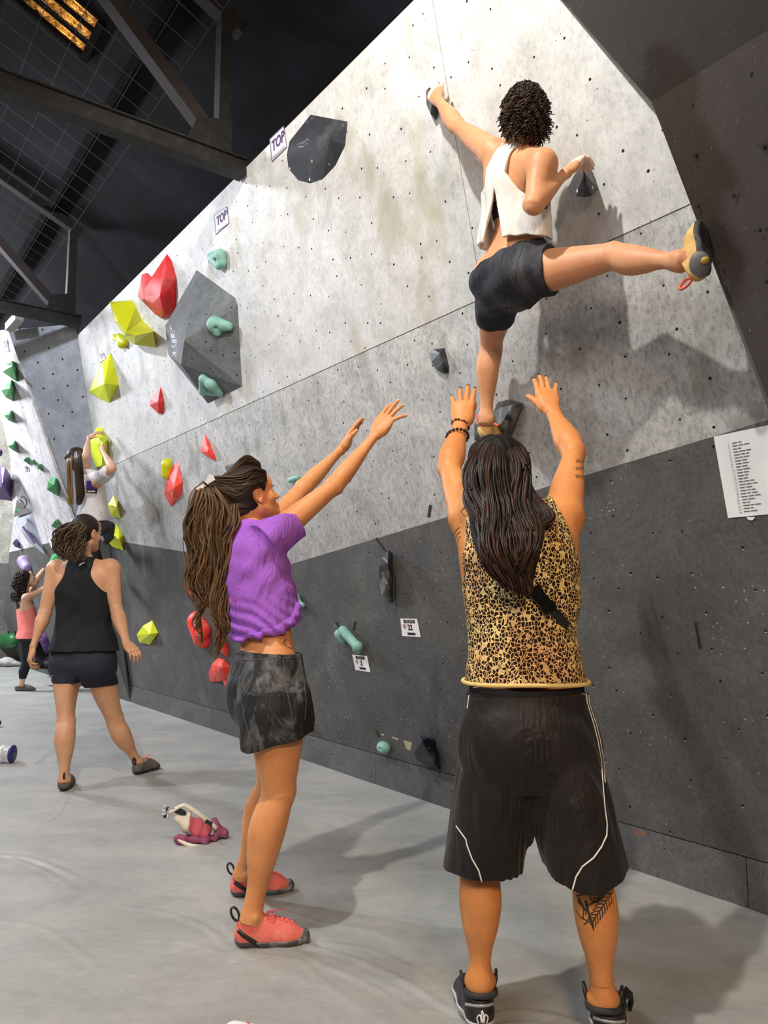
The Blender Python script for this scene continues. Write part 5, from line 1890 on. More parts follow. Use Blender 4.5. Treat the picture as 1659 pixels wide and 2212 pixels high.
for x, y in ((1134, 1005), (1139, 1012), (1133, 1019), (1127, 1013), (1137, 1024), (1016, 1057), (1019, 1063)):
    c = PT(x, y, 2.15)
    mb.tube([c, c + A3(.004, -.002, .003), c + A3(.008, 0, 0)], [.003, .005, .002], 6)
mb.build('hair_clip', plain('glossy black clip', (.01, .01, .01), .2, bump=0), co, True)

# cross-body strap with buckle
M_strap = plain('black webbing strap', (.010, .010, .011), .7, .2, 90, .3)
mb = MB()
drape(mb, b_shirt, [[(1022, 1112), (1027, 1150), (1040, 1195), (1070, 1240), (1105, 1262), (1140, 1277), (1180, 1305), (1224, 1352)]], .036, th=.10, off=.004, step=5)
st_ = mb.build('strap', M_strap, man, True)
mb = MB()
p, n = hit(b_shirt, 1168, 1297)
ax1 = unit(PM(1180, 1312, 2.1) - PM(1156, 1284, 2.1)); n = unit(n if n @ (CAM - p) > 0 else -n)
ax1 = unit(ax1 - n * (ax1 @ n)); ax2 = np.cross(n, ax1)
mb.box(p + n * .011, ax1 * .022, ax2 * .019, n * .005)
mb.box(p + n * .0135 - ax1 * .03, ax1 * .012, ax2 * .021, n * .004)
mb.box(p + n * .0135 + ax1 * .03, ax1 * .010, ax2 * .021, n * .004)
mb.box(p + n * .018, ax1 * .012, ax2 * .006, n * .002)
mb.build('buckle', plain('glossy black buckle', (.006, .006, .007), .2, bump=0), st_)
# bead bracelets
M_bead = plain('dark garnet bead', (.02, .006, .004), .15, bump=0)
fa = unit(m_wL - m_eL)


def bracelet(c, ax, r1, r2, n, rb, mats_, label):
    sd = unit(np.cross(ax, YF)); bk = np.cross(sd, ax)
    ring = [c + sd * math.cos(a) * r1 + bk * math.sin(a) * r2 for a in np.linspace(0, 2 * math.pi, n + 1)[:-1]]
    mb = MB(); mb.tube(ring, .0012, 4, closed=True)
    o = mb.build('bracelet', M_tape, man, True); o['label'] = label
    for i, p in enumerate(ring):
        v, f = [], []
        for a in range(5):
            for q_ in range(8):
                t, ph = a / 4 * math.pi, q_ / 8 * 2 * math.pi
                v.append(p + rb * A3(math.sin(t) * math.cos(ph), math.sin(t) * math.sin(ph), math.cos(t)))
        for a in range(4):
            for q_ in range(8): f.append((a * 8 + q_, a * 8 + (q_ + 1) % 8, a * 8 + 8 + (q_ + 1) % 8, a * 8 + 8 + q_))
        meshobj('bead', v, f, mats_[i % len(mats_)], o)


bracelet(m_wL * .96 + m_eL * .04, unit(fa + X * .1), .032, .026, 18, .0042, [M_bead, M_bead, plain('orange bead', s2l(196, 110, 60), .3, bump=0)], 'thin bracelet of small dark and orange beads')
bracelet(m_wL * .70 + m_eL * .30, unit(fa - X * .25), .038, .034, 17, .0062, [M_bead], 'bracelet of larger dark beads')
# anklet on the right
mb = MB()
mb.tube([m_aR + Z * .045 + X * math.cos(a) * .034 + YF * (math.sin(a) * .038) + Z * .003 * math.cos(a) for a in np.linspace(0, 2 * math.pi, 25)[:-1]], .0013, 4, closed=True)
mb.build('anklet', plain('thin tan cord', s2l(190, 140, 80), .6, bump=0), man, True)

# black sneakers with silver stripes
M_snk = plain('black sneaker leather', (.014, .015, .017), .5, .3, 30, .1)
M_silver = plain('silver grey stripe', (.45, .46, .48), .35, metal=.3, bump=0)
M_wsole = plain('off white sole', (.5, .5, .48), .6)
for hx, an, toe, lab in ((m_aL, m_aL, A3(-.02, .26, 0), 'left'), (m_aR, m_aR, A3(.06, .25, 0), 'right')):
    hl = A3(an[0], an[1] - .060, 0); tl = hl + toe * 1.12
    o_, v_, f_, q_ = shoe(man, hl, tl, Z, 1.0, M_snk, M_wsole, 'sneaker', h=.0036, collar=.092, fat=1.22, sole_t=.028)
    b_ = bvh_of(v_, f_)
    F_ = unit(toe); R_ = np.cross(F_, Z)
    for nm, mt, wd, strokes in (('silver_stripe', M_silver, .011, [[(-1, .062), (-.6, .070), (0, .073), (.6, .070), (1, .062)]]),
                                ('heel_emblem', M_wpipe, .005, [[(-.16, .030), (-.22, .045), (-.1, .052), (-.05, .032)], [(0, .032), (-.04, .05), (0, .062), (.04, .05), (0, .032)], [(.16, .030), (.22, .045), (.1, .052), (.05, .032)], [(-.2, .024), (.2, .024)], [(-.17, .017), (.17, .017)]])):
        mb = MB()
        for s_ in strokes:
            P_, N_ = [], []
            pts_ = curve([(a, z, 0) for a, z in s_], 14)
            for a_, z_, _ in pts_:
                ang = a_ * (1.5 if nm == 'silver_stripe' else 1.6)
                org = hl + F_ * .05 + Z * z_
                dr = -F_ * math.cos(ang) + R_ * math.sin(ang)
                h_ = b_.ray_cast(Vector(org + dr * .2), Vector(-dr))
                if h_[0] is not None: P_.append(A3(*h_[0]) + dr * .001); N_.append(dr)
            if len(P_) > 2: mb.tube(P_, wd / 2, 4, nrm=N_, flat=.25)
        mb.build(nm, mt, o_, True)
    # padded collar and heel tab
    mb = MB()
    c = an + Z * (.092 - an[2]) + F_ * (-.005)
    mb.tube([c + F_ * math.cos(a) * .046 + R_ * math.sin(a) * .042 + Z * (.008 * math.cos(a) ** 2) for a in np.linspace(0, 2 * math.pi, 21)[:-1]], .0085, 7, closed=True)
    mb.build('collar', plain('charcoal padded collar', (.03, .03, .033), .8), o_, True)
    for sx in (-1, 1):
        mb = MB()
        p0 = c + R_ * sx * .040 + F_ * .02
        mb.tube([p0, p0 + Z * .025 + R_ * sx * .008, p0 + Z * .045 + F_ * .01 + R_ * sx * .012], [.008, .007, .004], 6, flat=2.0, nrm=[F_] * 3)
        mb.build('tongue_tab', M_snk, o_, True)
    if lab == 'right':
        mb = MB()
        p0 = c + R_ * .035
        for i in range(3):
            mb.tube([p0 + F_ * .02 * i, p0 + R_ * .03 + F_ * (.03 + .02 * i) + Z * .02, p0 + R_ * .045 + F_ * (.07 + .02 * i) - Z * .01, p0 + R_ * .04 + F_ * (.10 + .01 * i) - Z * .05], .0055, 5)
        mb.build('lace', M_tape, o_, True)
# =================================================================== 2. the climber
clim = person(W(1060, 935, .05), 'climber high on the wall in white crossed-back top and charcoal shorts, right leg stretched out')
c_an, c_kn, c_hp = W(1050, 905, .22), W(1060, 745, .17), W(1078, 630, .32)
c_cr, c_nb = W(1104, 640, .34), W(1118, 316, .29)
c_hp2, c_kn2, c_an2 = W(1138, 596, .34), W(1326, 553, .24), W(1468, 564, .27)
c_sL, c_eL, c_wL = W(1066, 332, .29), W(986, 272, .21), W(946, 216, .13)
c_sR, c_eR, c_wR = W(1172, 352, .34), W(1150, 446, .44), W(1222, 374, .25)
c_hd = W(1127, 252, .29)
cup = unit(c_nb - c_cr); cbk = NT
csd = unit(np.cross(cup, cbk)); csd = csd if csd @ RT > 0 else -csd
s_ = .93
hf = unit(A3(-.12, .95, .22)); hu = unit(A3(.06, -.22, .97))
tors = torso_prims(c_cr, c_nb, csd, cbk, [(-.08, .09, .07), (0, .155, .10, 0, .01), (.12, .172, .115, 0, .018), (.24, .160, .108, 0, .010), (.36, .135, .088, .012, -.006), (.48, .120, .078, .014, -.012), (.62, .134, .084, .008, -.004), (.76, .150, .092, 0, .004), (.88, .140, .08, 0, .008), (.95, .10, .062), (1.0, .058, .05)], s_, c_sL, c_sR)
# shoulder blades
tors += [ell(c_nb - cup * .12 + csd * .075 + cbk * .062, (.045, .02, .06), (csd, cbk, cup), k=.02), ell(c_nb - cup * .12 - csd * .06 + cbk * .058, (.042, .02, .06), (csd, cbk, cup), k=.02)]
cbl = loft(c_cr + cbk * .115 + cup * .12, c_nb + cbk * .095 - cup * .05, (csd, cbk), [(0, .009, .012), (1, .009, .012)], k=.02, op='s')
tors.append(cbl)
hN = unit(cbk * .6 + csd * -.3 + UT * .5)
aL = arm_prims(c_sL, c_eL, c_wL, unit(NT * .7 - csd * .5 + UT * .5), s_, 1.12)
aR = arm_prims(c_sR, c_eR, c_wR, unit(NT * .6 + UT * .8), s_, 1.06)
hL, tL = hand_prims(c_wL, unit(W(928, 186, .10) - c_wL), unit(NT * .75 + UT * .5 - csd * .2), csd, .98, thumb=(20, 0), fcurl=[(25, 40, 30)] * 3 + [(20, 30, 20)], spread=4)
hR, tR_ = hand_prims(c_wR, unit(W(1250, 345, .17) - c_wR), unit(NT * .8 + UT * .7 - csd * .1), -csd, 1.02, thumb=(30, 0), fcurl=[(25, 45, 35), (28, 45, 35), (28, 45, 35), (30, 40, 30)], spread=4)
lgS = leg_prims(c_hp, c_kn, c_an, NT * .9 - UT * .1, s_, 1.06, csd)
lgR = leg_prims(c_hp2, c_kn2, c_an2, unit(NT * .5 - UT * .8), s_, 1.08)
nk = [rcone(c_nb - cup * .02, c_hd - hf * .035 * s_ - hu * .06 * s_, .052, .048, k=.03)]
cf1 = W(1056, 938, .10)
cfeet = [rcone(c_an, cf1, .032, .028, k=.03), rcone(c_an2, W(1506, 562, .26), .032, .026, k=.03)]
o, bv, bf = sdf_obj('body', tors + nk + head_prims(c_hd, hf, hu, s_) + aL + aR + hL + hR + lgS + lgR + cfeet, .0036, M_sk_clim, clim)
eyes(c_hd, hf, hu, s_, o, M_eyew, M_iris)
b_cl = bvh_of(bv, bf)
tips_nails(tL + tR_, M_nailn, o)
# chalk on the hands: a thin dusty film modelled as its own skin over the fingers
M_chalk = plain('chalk dusted skin', s2l(226, 200, 182), .85, .12, 60, .2)
ch = inflate(hR, .0009) + [plane(c_wR + unit(W(1250, 345, .17) - c_wR) * .045, -unit(W(1250, 345, .17) - c_wR), k=.01)]
sdf_obj('chalk_dust', ch, .0036, M_chalk, o)
ch = inflate(hL, .0009) + [plane(c_wL + unit(W(928, 186, .10) - c_wL) * .05, -unit(W(928, 186, .10) - c_wL), k=.01)]
sdf_obj('chalk_dust', ch, .0036, M_chalk, o)
# shorts
M_csh = cloth('charcoal sports shorts', s2l(44, 46, 54), fold=.4, rough=.75, chalk=.35, cs=5, ccol=(.30, .31, .33))
waist = W(1112, 522, .40)
thr = W(1183, 590, .47)
dthR = unit(c_kn2 - c_hp2); dthS = unit(c_kn - c_hp)
shs = inflate([p for p in tors[:3]], .009) + inflate([lgS[0], lgR[0]], .013)
wn = unit(cup * .92 - csd * .36)
shs += [plane(W(1108, 512, .45), wn, k=0),
        region(lambda P: (np.minimum((P - _f(c_hp + dthS * .155)) @ _f(dthS), 9)).astype(np.float32) * np.where((P - _f(c_cr)) @ _f(csd) < .055, 1, 0) - np.where((P - _f(c_cr)) @ _f(csd) < .055, 0, 9).astype(np.float32), k=0),
        region(lambda P: ((P - _f(c_hp2 + dthR * .105)) @ _f(dthR)).astype(np.float32), k=0)]
so_, sv2, sf2 = sdf_obj('shorts', shs, .0036, M_csh, clim, folds(.0028, [(unit(dthR + cup * .8), 70, .3), (unit(dthR * -.6 + cup), 46, 1.3)]))
b_s = bvh_of(sv2, sf2)
mb = MB()
drape(mb, b_s, [[(1036, 612), (1032, 580), (1050, 548), (1085, 522), (1120, 508), (1160, 512)], [(1070, 545), (1085, 600), (1092, 650), (1098, 690)], [(1135, 520), (1120, 560), (1112, 610)]], .003, th=.3)
mb.build('seam', M_tape, so_, True)
# crossed-back white top: two draped wrap panels over a dark sports bra
M_wht = cloth('white soft jersey', s2l(224, 222, 218), fold=.4, rough=.85, var=.03)
bra = inflate([tors[0]], .004) + [plane(c_nb - cup * .215, cup), plane(c_nb - cup * .275 , -cup)]
M_bra = cloth('dark grey sports bra', (.03, .032, .036), fold=.1)
bra_o, _, _ = sdf_obj('sports_bra', bra, .0045, M_bra, clim)


def cdir(P, q):
    return ((P - _f(c_nb)) @ _f(q)).astype(np.float32)


def wrap(P):
    x = cdir(P, csd); y = -cdir(P, cup)            # x to the right, y down the back
    back = cdir(P, cbk) > -.03
    # strap A: from left shoulder down to right side; strap B: from right shoulder to left side
    def band(x0, w0, slope, w1):
        c = x0 + slope * y + .9 * slope * np.maximum(y - .13, 0)
        w = w0 + w1 * np.clip((y - .02) / .3, 0, 1.2) ** 1.2
        return np.abs(x - c) - w
    a = band(-.052, .030, .30, .075)
    b = band(.030, .030, -.33, .070)
    d = np.minimum(a, b)
    hemd = np.maximum(y - (.30 + .35 * np.abs(x)), 0)
    keyhole = -(np.maximum(np.abs(x + .010) - .30 * (y - .175), .175 - y))      # open wedge at the small of the back
    d = np.maximum(d, keyhole)
    d = np.maximum(d, y - .37)
    side = np.maximum(np.maximum(-(y - .15 - .0), y - .335), -np.abs(x) + .085)
    front = np.where(back, d, np.maximum(.05 - y, y - .33))
    return front.astype(np.float32)


top_b = loft(c_cr, c_nb, (csd, cbk), [(0, .15, .10), (.3, .165, .11, 0, .0), (.45, .158, .108, 0, -.002), (.6, .150, .100, 0, 0), (.76, .152, .100, 0, .006), (.9, .115, .082, 0, .010), (1.0, .06, .056)], k=.02, inflate=.008)
shp = [top_b, rcone(c_nb - cup * .03, c_nb - cup * .03 - csd * .06, .05, .045, k=.03), rcone(c_nb - cup * .03, c_nb - cup * .03 + csd * .05, .05, .045, k=.03)] + \
      [region(wrap, k=0)] + [plane(c_nb + cup * .025, cup)]
sub_body = inflate(tors[:5], .0015)
def wrap_post(P, f):
    f = f + .0028 * np.sin(cdir(P, unit(csd + cup * .35)) * 120 + 2 * np.sin(cdir(P, cup) * 14))
    return np.maximum(f, -ev([top_b], P) * -1 * 0 + np.maximum(f, -(ev([shp[0], shp[1], shp[2]], P) + .012)))
to, tv, tf = sdf_obj('tank_top', shp, .0034, M_wht, clim, wrap_post)
# hair: dark curls
M_hairc = hairmat('dark brown curls', (.012, .008, .006), (.15, .09, .055), .45, .6)
hr = np.cross(hf, hu)
cap = inflate([ell(c_hd + hu * .02 - hf * .018, np.array((.074, .096, .09)) * s_, (hr, hf, hu), k=.0)], .006) + [ell(c_hd - hf * .055 - hu * .03 + hr * .01, (.058, .045, .072), (hr, hf, hu), k=.03)]
cap += [region(lambda P: ((P - _f(c_hd)) @ _f(hf) - .035 - .7 * ((P - _f(c_hd)) @ _f(hu))).astype(np.float32), k=.01)]
co, cv_, cf_ = sdf_obj('hair', cap, .004, plain('dark brown hair base', (.014, .010, .008), .5, .3, 40, .4, .004, spec=.2), clim)
rs = np.random.RandomState(4)
b_cap = bvh_of(cv_, cf_)
CL, CR_ = [], []
for i in range(900):
    a_ = rs.uniform(-1.75, 1.75); e_ = rs.uniform(-1.0, 1.45)
    dirv = unit(-hf * math.cos(a_) * math.cos(e_) + hr * math.sin(a_) * math.cos(e_) * 1.0 + hu * math.sin(e_))
    h_ = b_cap.ray_cast(Vector(c_hd - hf * .02 + dirv * .3), Vector(-dirv))
    p0 = A3(*h_[0]) + dirv * rs.uniform(.0, .007) if h_[0] is not None else c_hd - hf * .02 + dirv * .09
    down = unit(-hu * .8 + hr * rs.uniform(-.5, .75) + dirv * rs.uniform(.02, .3))
    t = np.linspace(0, 1, 26)
    q1, q2 = unit(np.cross(down, dirv)), dirv
    ln = rs.uniform(.02, .05) * (1.25 if e_ < .2 else .8); cr_ = rs.uniform(.004, .007); ph = rs.uniform(0, 6); fr = rs.uniform(2, 3.5)
    L_ = p0 + t[:, None] * down * ln + (np.sin(t * 6.28 * fr + ph) * cr_)[:, None] * q1 + (np.cos(t * 6.28 * fr + ph) * cr_ * .8)[:, None] * q2
    CL.append(L_); CR_.append(np.full(26, rs.uniform(.0020, .0038)) * (1 - .6 * t ** 3))
strands('hair_curls', np.array(CL), np.array(CR_), M_hairc, co, shade=rs.rand(900) * (.3 + .7 * (rs.rand(900) > .5)))
# climbing shoes
M_tan = plain('tan suede', s2l(214, 176, 108), .8, .1, 60, .2)
M_cor2 = plain('coral trim', s2l(232, 110, 84), .7)
M_rub = plain('dark grey rubber', (.04, .042, .046), .6, .2, 30, .1, chalk=.3)
M_rubg = plain('grey rubber patch', s2l(112, 110, 112), .6, .15, 30, .1)
hl = W(1533, 590, .27); tl = W(1520, 478, .20)
Uv = unit(c_kn2 - c_an2)
o1_, v1_, f1_, q1_ = shoe(clim, hl, tl, unit(Uv), 1.0, M_tan, M_rub, h=.0036, collar=.068, fat=1.08, sole_t=.014, loop=M_cor2, label='tan climbing shoe of the stretched-out foot')
bsh = bvh_of(v1_, f1_)
mb = MB()
pc, nc = hit(bsh, 1512, 572)
if pc is not None:
    pc2 = W(1508, 556, .20)
    el = [ell(pc - unit(CAM - pc) * .006, (.034, .022, .034), (unit(tl - hl), unit(CAM - pc), np.cross(unit(tl - hl), unit(CAM - pc))), k=0)]
    sdf_obj('toe_rubber', el, .003, M_rubg, o1_)
    pe = W(1524, 545, .19)
    sdf_obj('emblem', [ell(pc + unit(tl - hl) * .0 + UT * .012 + csd * .020 + unit(CAM - pc) * .012, (.011, .008, .011), (csd, unit(CAM - pc), UT), k=0)], .002, plain('yellow round patch', s2l(196, 160, 70), .6), o1_)
o2_, v2_, f2_, q2_ = shoe(clim, c_an + NT * .030 - UT * .085, cf1 - NT * .09 - UT * .05 + csd * -.01, unit(UT * .95 + NT * .25), 1.0, M_tan, M_rub, h=.004, collar=.068, fat=1.0, loop=M_cor2, label='tan climbing shoe of the standing foot')
mb = MB()
for c_, sg in ((W(1066, 918, .22), 1), (W(1040, 915, .24), -1)):
    mb.tube([c_, c_ + csd * sg * .012 + UT * .006, c_ + csd * sg * .024 - UT * .004, c_ + csd * sg * .030 + UT * .004], .005, 6)
mb.build('coral_loop', M_cor2, o2_, True)
mb = MB()
mb.tube([c_an2 + unit(np.cross(Uv, NT)) * math.cos(a) * .036 + NT * math.sin(a) * .036 - Uv * .0 for a in np.linspace(0, 2 * math.pi, 19)[:-1]], .0016, 4, closed=True)
mb.build('anklet', plain('dark cord', (.03, .02, .015), .6), clim, True)

# =================================================================== 3. the spotter in the purple shirt
pur = person(PZ(560, 2030), 'person in purple T-shirt and chalky black shorts, seen side-on, both arms raised towards the wall')
F0 = unit(A3(.80, .60, 0)); R0 = unit(np.cross(F0, Z))            # facing, and her right-hand side (towards us)
B0 = -F0
p_cr, p_nb = PY(590, 1525, 2.97), PY(532, 1140, 3.03)
p_hd = PY(543, 1068, 3.06)
p_sR, p_eR, p_wR = PY(586, 1160, 2.93), PY(722, 1050, 3.05), PY(812, 938, 3.17)
p_sL, p_eL, p_wL = PY(578, 1142, 3.22), PY(655, 1054, 3.38), PY(737, 972, 3.50)
p_hR, p_kR, p_aR = PY(598, 1518, 2.86), PY(602, 1712, 2.85), PY(543, 1978, 2.82)
p_hL, p_kL, p_aL = PY(592, 1515, 3.06), PY(586, 1690, 3.16), PY(524, 1885, 3.25)
s_ = 1.0
hf = unit(A3(.76, .50, .32)); hu = unit(A3(-.28, -.14, .95))
tors = torso_prims(p_cr, p_nb, R0, B0, [(-.08, .09, .07), (0, .155, .105, 0, .01), (.12, .165, .118, 0, .014), (.24, .150, .105, 0, .004), (.36, .130, .088, 0, -.012), (.48, .122, .084, 0, -.020), (.62, .134, .098, 0, -.018), (.76, .145, .105, 0, -.008), (.88, .13, .085, 0, .004), (.95, .09, .062), (1.0, .055, .05)], s_, p_sR, p_sL)
aR = arm_prims(p_sR, p_eR, p_wR, unit(A3(-.5, -.3, .8)), s_, 1.02)
aL = arm_prims(p_sL, p_eL, p_wL, unit(A3(-.5, .3, .8)), s_, 1.02)
hR, tR_ = hand_prims(p_wR, unit(PY(845, 888, 3.20) - p_wR), unit(A3(-.45, -.86, .25)), unit(A3(-.6, .3, .6)), 1.06, thumb=(30, 18), fcurl=[(6, 10, 10), (-4, 6, 8), (0, 8, 8), (6, 8, 8)], fspread=(4, -6, -12, -38))
hL, tL = hand_prims(p_wL, unit(PY(770, 918, 3.53) - p_wL), unit(A3(-.72, .1, .62)), unit(A3(.35, -.9, -.1)), 1.06, thumb=(35, 20), fcurl=[(4, 6, 6)] * 4, spread=1)
lgR = leg_prims(p_hR, p_kR, p_aR, B0, 1.10, 1.10, R0, 1.10)
lgL = leg_prims(p_hL, p_kL, p_aL, B0, 1.06, 1.06, R0)
pf = [rcone(p_aR, p_aR + X * .05 + YF * .01 - Z * .05, .028, .020, k=.02), rcone(p_aL, p_aL + F0 * .05 - Z * .05, .028, .020, k=.02)]
nk = [rcone(p_nb - Z * .02, p_hd - hf * .03 - hu * .055, .052, .050, k=.03)]
bodyp = tors + nk + head_prims(p_hd, hf, hu, .98) + aR + aL + hR + hL + lgR + lgL + pf
o, bv, bf = sdf_obj('body', bodyp, .0032, M_sk_purp, pur)
b_pu = bvh_of(bv, bf)
eyes(p_hd, hf, hu, .98, o, M_eyew, M_iris)
tips_nails(tR_ + tL, M_nailn, o)
mb = MB()
V5 = lambda x, y: (380 + x / 3.19, 820 + y / 3.19)
tt = [[(630, 1720), (660, 1735), (690, 1725), (700, 1745)], [(640, 1745), (680, 1755), (715, 1740), (740, 1755)], [(700, 1715), (720, 1735), (745, 1725), (760, 1745)], [(735, 1760), (750, 1790), (735, 1815), (765, 1790)],
      [(745, 1815), (765, 1840), (785, 1850), (800, 1850)], [(655, 1762), (700, 1772), (730, 1790)], [(500, 1765), (505, 1800)]]
drape(mb, b_pu, [[V5(*p) for p in s2] for s2 in tt], .004, th=.1, step=2)
mb.build('tattoo', M_tat2, o, True)
# eyebrow and eyelashes
mb = MB()
r_ = np.cross(hf, hu)
for sx in (-1, 1):
    mb.tube([p_hd + hf * .083 + hu * .020 + r_ * sx * .018, p_hd + hf * .081 + hu * .025 + r_ * sx * .032, p_hd + hf * .068 + hu * .021 + r_ * sx * .046], [.002, .0032, .0015], 5)
    mb.tube([p_hd + hf * .087 + hu * .006 + r_ * sx * .020, p_hd + hf * .092 + hu * .009 + r_ * sx * .031, p_hd + hf * .082 + hu * .005 + r_ * sx * .041], [.001, .0018, .001], 5)
mb.build('eyebrow', plain('dark brow hair', (.012, .008, .006), .6, bump=0), o, True)
# shirt: bunched, knotted short
M_pur = cloth('purple cotton T-shirt', s2l(158, 96, 200), fold=.9, rough=.9, var=.08)
psl = [loft(p_sR - unit(p_eR - p_sR) * .03, p_eR, (np.cross(p_eR - p_sR, Z), Z), [(0, .075, .078), (.3, .074, .078), (.55, .072, .080), (.7, .070, .078)], k=.03),
       loft(p_sL - unit(p_eL - p_sL) * .03, p_eL, (np.cross(p_eL - p_sL, Z), Z), [(0, .075, .078), (.3, .072, .072), (.55, .068, .066), (.7, .066, .064)], k=.03)]
hemP = PY(572, 1366, 2.98)
trs = [loft(p_cr, p_nb, (R0, B0), [(.2, .13, .09), (.34, .137, .108, 0, -.015), (.42, .150, .130, 0, -.018), (.52, .152, .136, 0, -.016), (.66, .155, .132, 0, -.010), (.78, .158, .125, 0, -.004), (.88, .14, .10, 0, .004), (.95, .095, .075), (1.0, .062, .06)], k=.03, inflate=.004),
       rcone(p_nb - Z * .04, p_sR - Z * .0, .062, .062, k=.06), rcone(p_nb - Z * .04, p_sL, .062, .062, k=.06)] + psl
upA = unit(p_eR - p_sR); upL = unit(p_eL - p_sL)
slR = PY(641, 1128, 2.98)
trs += [plane(hemP, unit(A3(.26, .1, -1))), region(lambda P: np.minimum(((P - _f(slR)) @ _f(unit(upA * .8 + A3(.45, 0, .1)))), np.where(P[:, 1] < 3.10, 9, -9)).astype(np.float32)),
        region(lambda P: np.where(P[:, 1] >= 3.10, (P - _f(p_sL + upL * .13)) @ _f(upL), -9).astype(np.float32)),
        plane(p_nb + Z * .022, unit(A3(-.1, 0, 1)), k=.006)]


def pfold(P, f):
    z = (P[:, 2] - float(hemP[2]))
    lowk = np.clip(1 - z / .16, 0, 1)
    u = P @ _f(unit(A3(.55, .1, 1.0)))
    f = f + .0050 * lowk * np.sin(u * 165 + 1.5 * np.sin(P[:, 0] * 30)) + .0016 * np.sin(u * 60 + 2 * np.sin(P[:, 2] * 14))
    f = f + .0035 * np.sin((P @ _f(unit(A3(1, .2, -.75)))) * 62 + 1.2 * np.sin(P[:, 2] * 17)) * np.clip(z * 4, 0, 1)
    return f.astype(np.float32)


so_, sv2, sf2 = sdf_obj('shirt', trs, .0034, M_pur, pur, pfold)
b_s = bvh_of(sv2, sf2)
mb = MB()
drape(mb, b_s, [[V5(400, 1500), V5(412, 1540)], [V5(392, 1525), V5(422, 1515)], [V5(395, 1510), V5(420, 1538)]], .0035, th=.3)
drape(mb, b_s, [[V5(425, 1440), V5(445, 1448)], [V5(432, 1460), V5(440, 1474)]], .003, th=.3)
mb.build('shirt_print', plain('magenta print', s2l(196, 60, 150), .7, bump=0), so_, True)
# small twisted knot of cloth at the hem
kn = [rcone(PY(628, 1338, 2.93), PY(600, 1362, 2.88), .026, .02, k=.01), rcone(PY(628, 1338, 2.93), PY(640, 1312, 2.96), .024, .02, k=.01), rcone(PY(622, 1345, 2.90), PY(560, 1372, 2.86), .018, .014, k=.012), rcone(PY(560, 1372, 2.86), PY(515, 1378, 2.92), .014, .013, k=.01)]
sdf_obj('knotted_hem', kn, .0034, M_pur, so_, pfold)
# shorts
M_psh = cloth('chalk-smeared black shorts', s2l(32, 33, 34), fold=.6, rough=.6, chalk=.62, cs=6.5, ccol=(.50, .50, .51))
dT = unit(p_kR - p_hR)
wst = PY(588, 1408, 2.97)
psp = [loft(p_cr - Z * .02, p_nb, (R0, B0), [(-.06, .15, .12), (.05, .180, .135, 0, .012), (.16, .178, .138, 0, .014), (.26, .160, .122, 0, -.002), (.34, .142, .108, 0, -.012)], k=.03, inflate=.006),
       loft(p_hR, p_kR, (R0, B0), [(-.12, .106, .118), (.05, .120, .132), (.25, .123, .136), (.5, .120, .132), (.75, .118, .130)], k=.05),
       loft(p_hL, p_kL, (R0, B0), [(-.1, .085, .10), (.2, .10, .118), (.5, .098, .112), (.75, .098, .11)], k=.05),
       ell(p_cr + Z * .07 + B0 * .075 + R0 * .06, (.09, .085, .095), (R0, B0, Z), k=.03)]
hq = PY(610, 1600, 2.76)
psp += [plane(wst, unit(A3(.05, 0, 1))), region(lambda P: ((float(hq[2]) - .012 + .25 * np.clip((P[:, 0] - float(hq[0])), -.12, .10) - .18 * (np.abs(P[:, 0] - float(hq[0]) + .06) < .0)) - P[:, 2]).astype(np.float32))]


def pshort(P, f):
    dz = float(wst[2]) - P[:, 2]
    f = f + .0018 * np.sin(P[:, 0] * 150 + P[:, 1] * 110) * np.clip(1 - dz / .05, 0, 1) * np.clip(dz / .01, 0, 1) + .0035 * np.sin(P[:, 0] * 38 + P[:, 1] * 26 + 1.5 * np.sin(P[:, 2] * 12)) * np.clip(dz * 6, 0, 1)
    return np.maximum(f, np.where(P[:, 2] < float(hq[2]) + .05, -(f + .009), -9)).astype(np.float32)


so_, sv2, sf2 = sdf_obj('shorts', psp, .0034, M_psh, pur, pshort)
b_s = bvh_of(sv2, sf2)
V8 = lambda x, y: (440 + x / 2.659, 1380 + y / 2.659)
mb = MB()
drape(mb, b_s, [[V8(455, 115), V8(470, 220), V8(475, 290), V8(500, 400), V8(515, 520)], [V8(550, 115), V8(575, 250), V8(590, 360), V8(580, 470)], [V8(205, 215), V8(215, 330), V8(240, 480), V8(285, 610)]], .0035, th=.4)
drape(mb, b_s, [[V8(200, 122), V8(300, 120), V8(450, 108), V8(575, 112)]], .003, th=.4)
mb.build('seam', plain('grey stitching', (.10, .10, .10), .8, bump=0), so_, True)
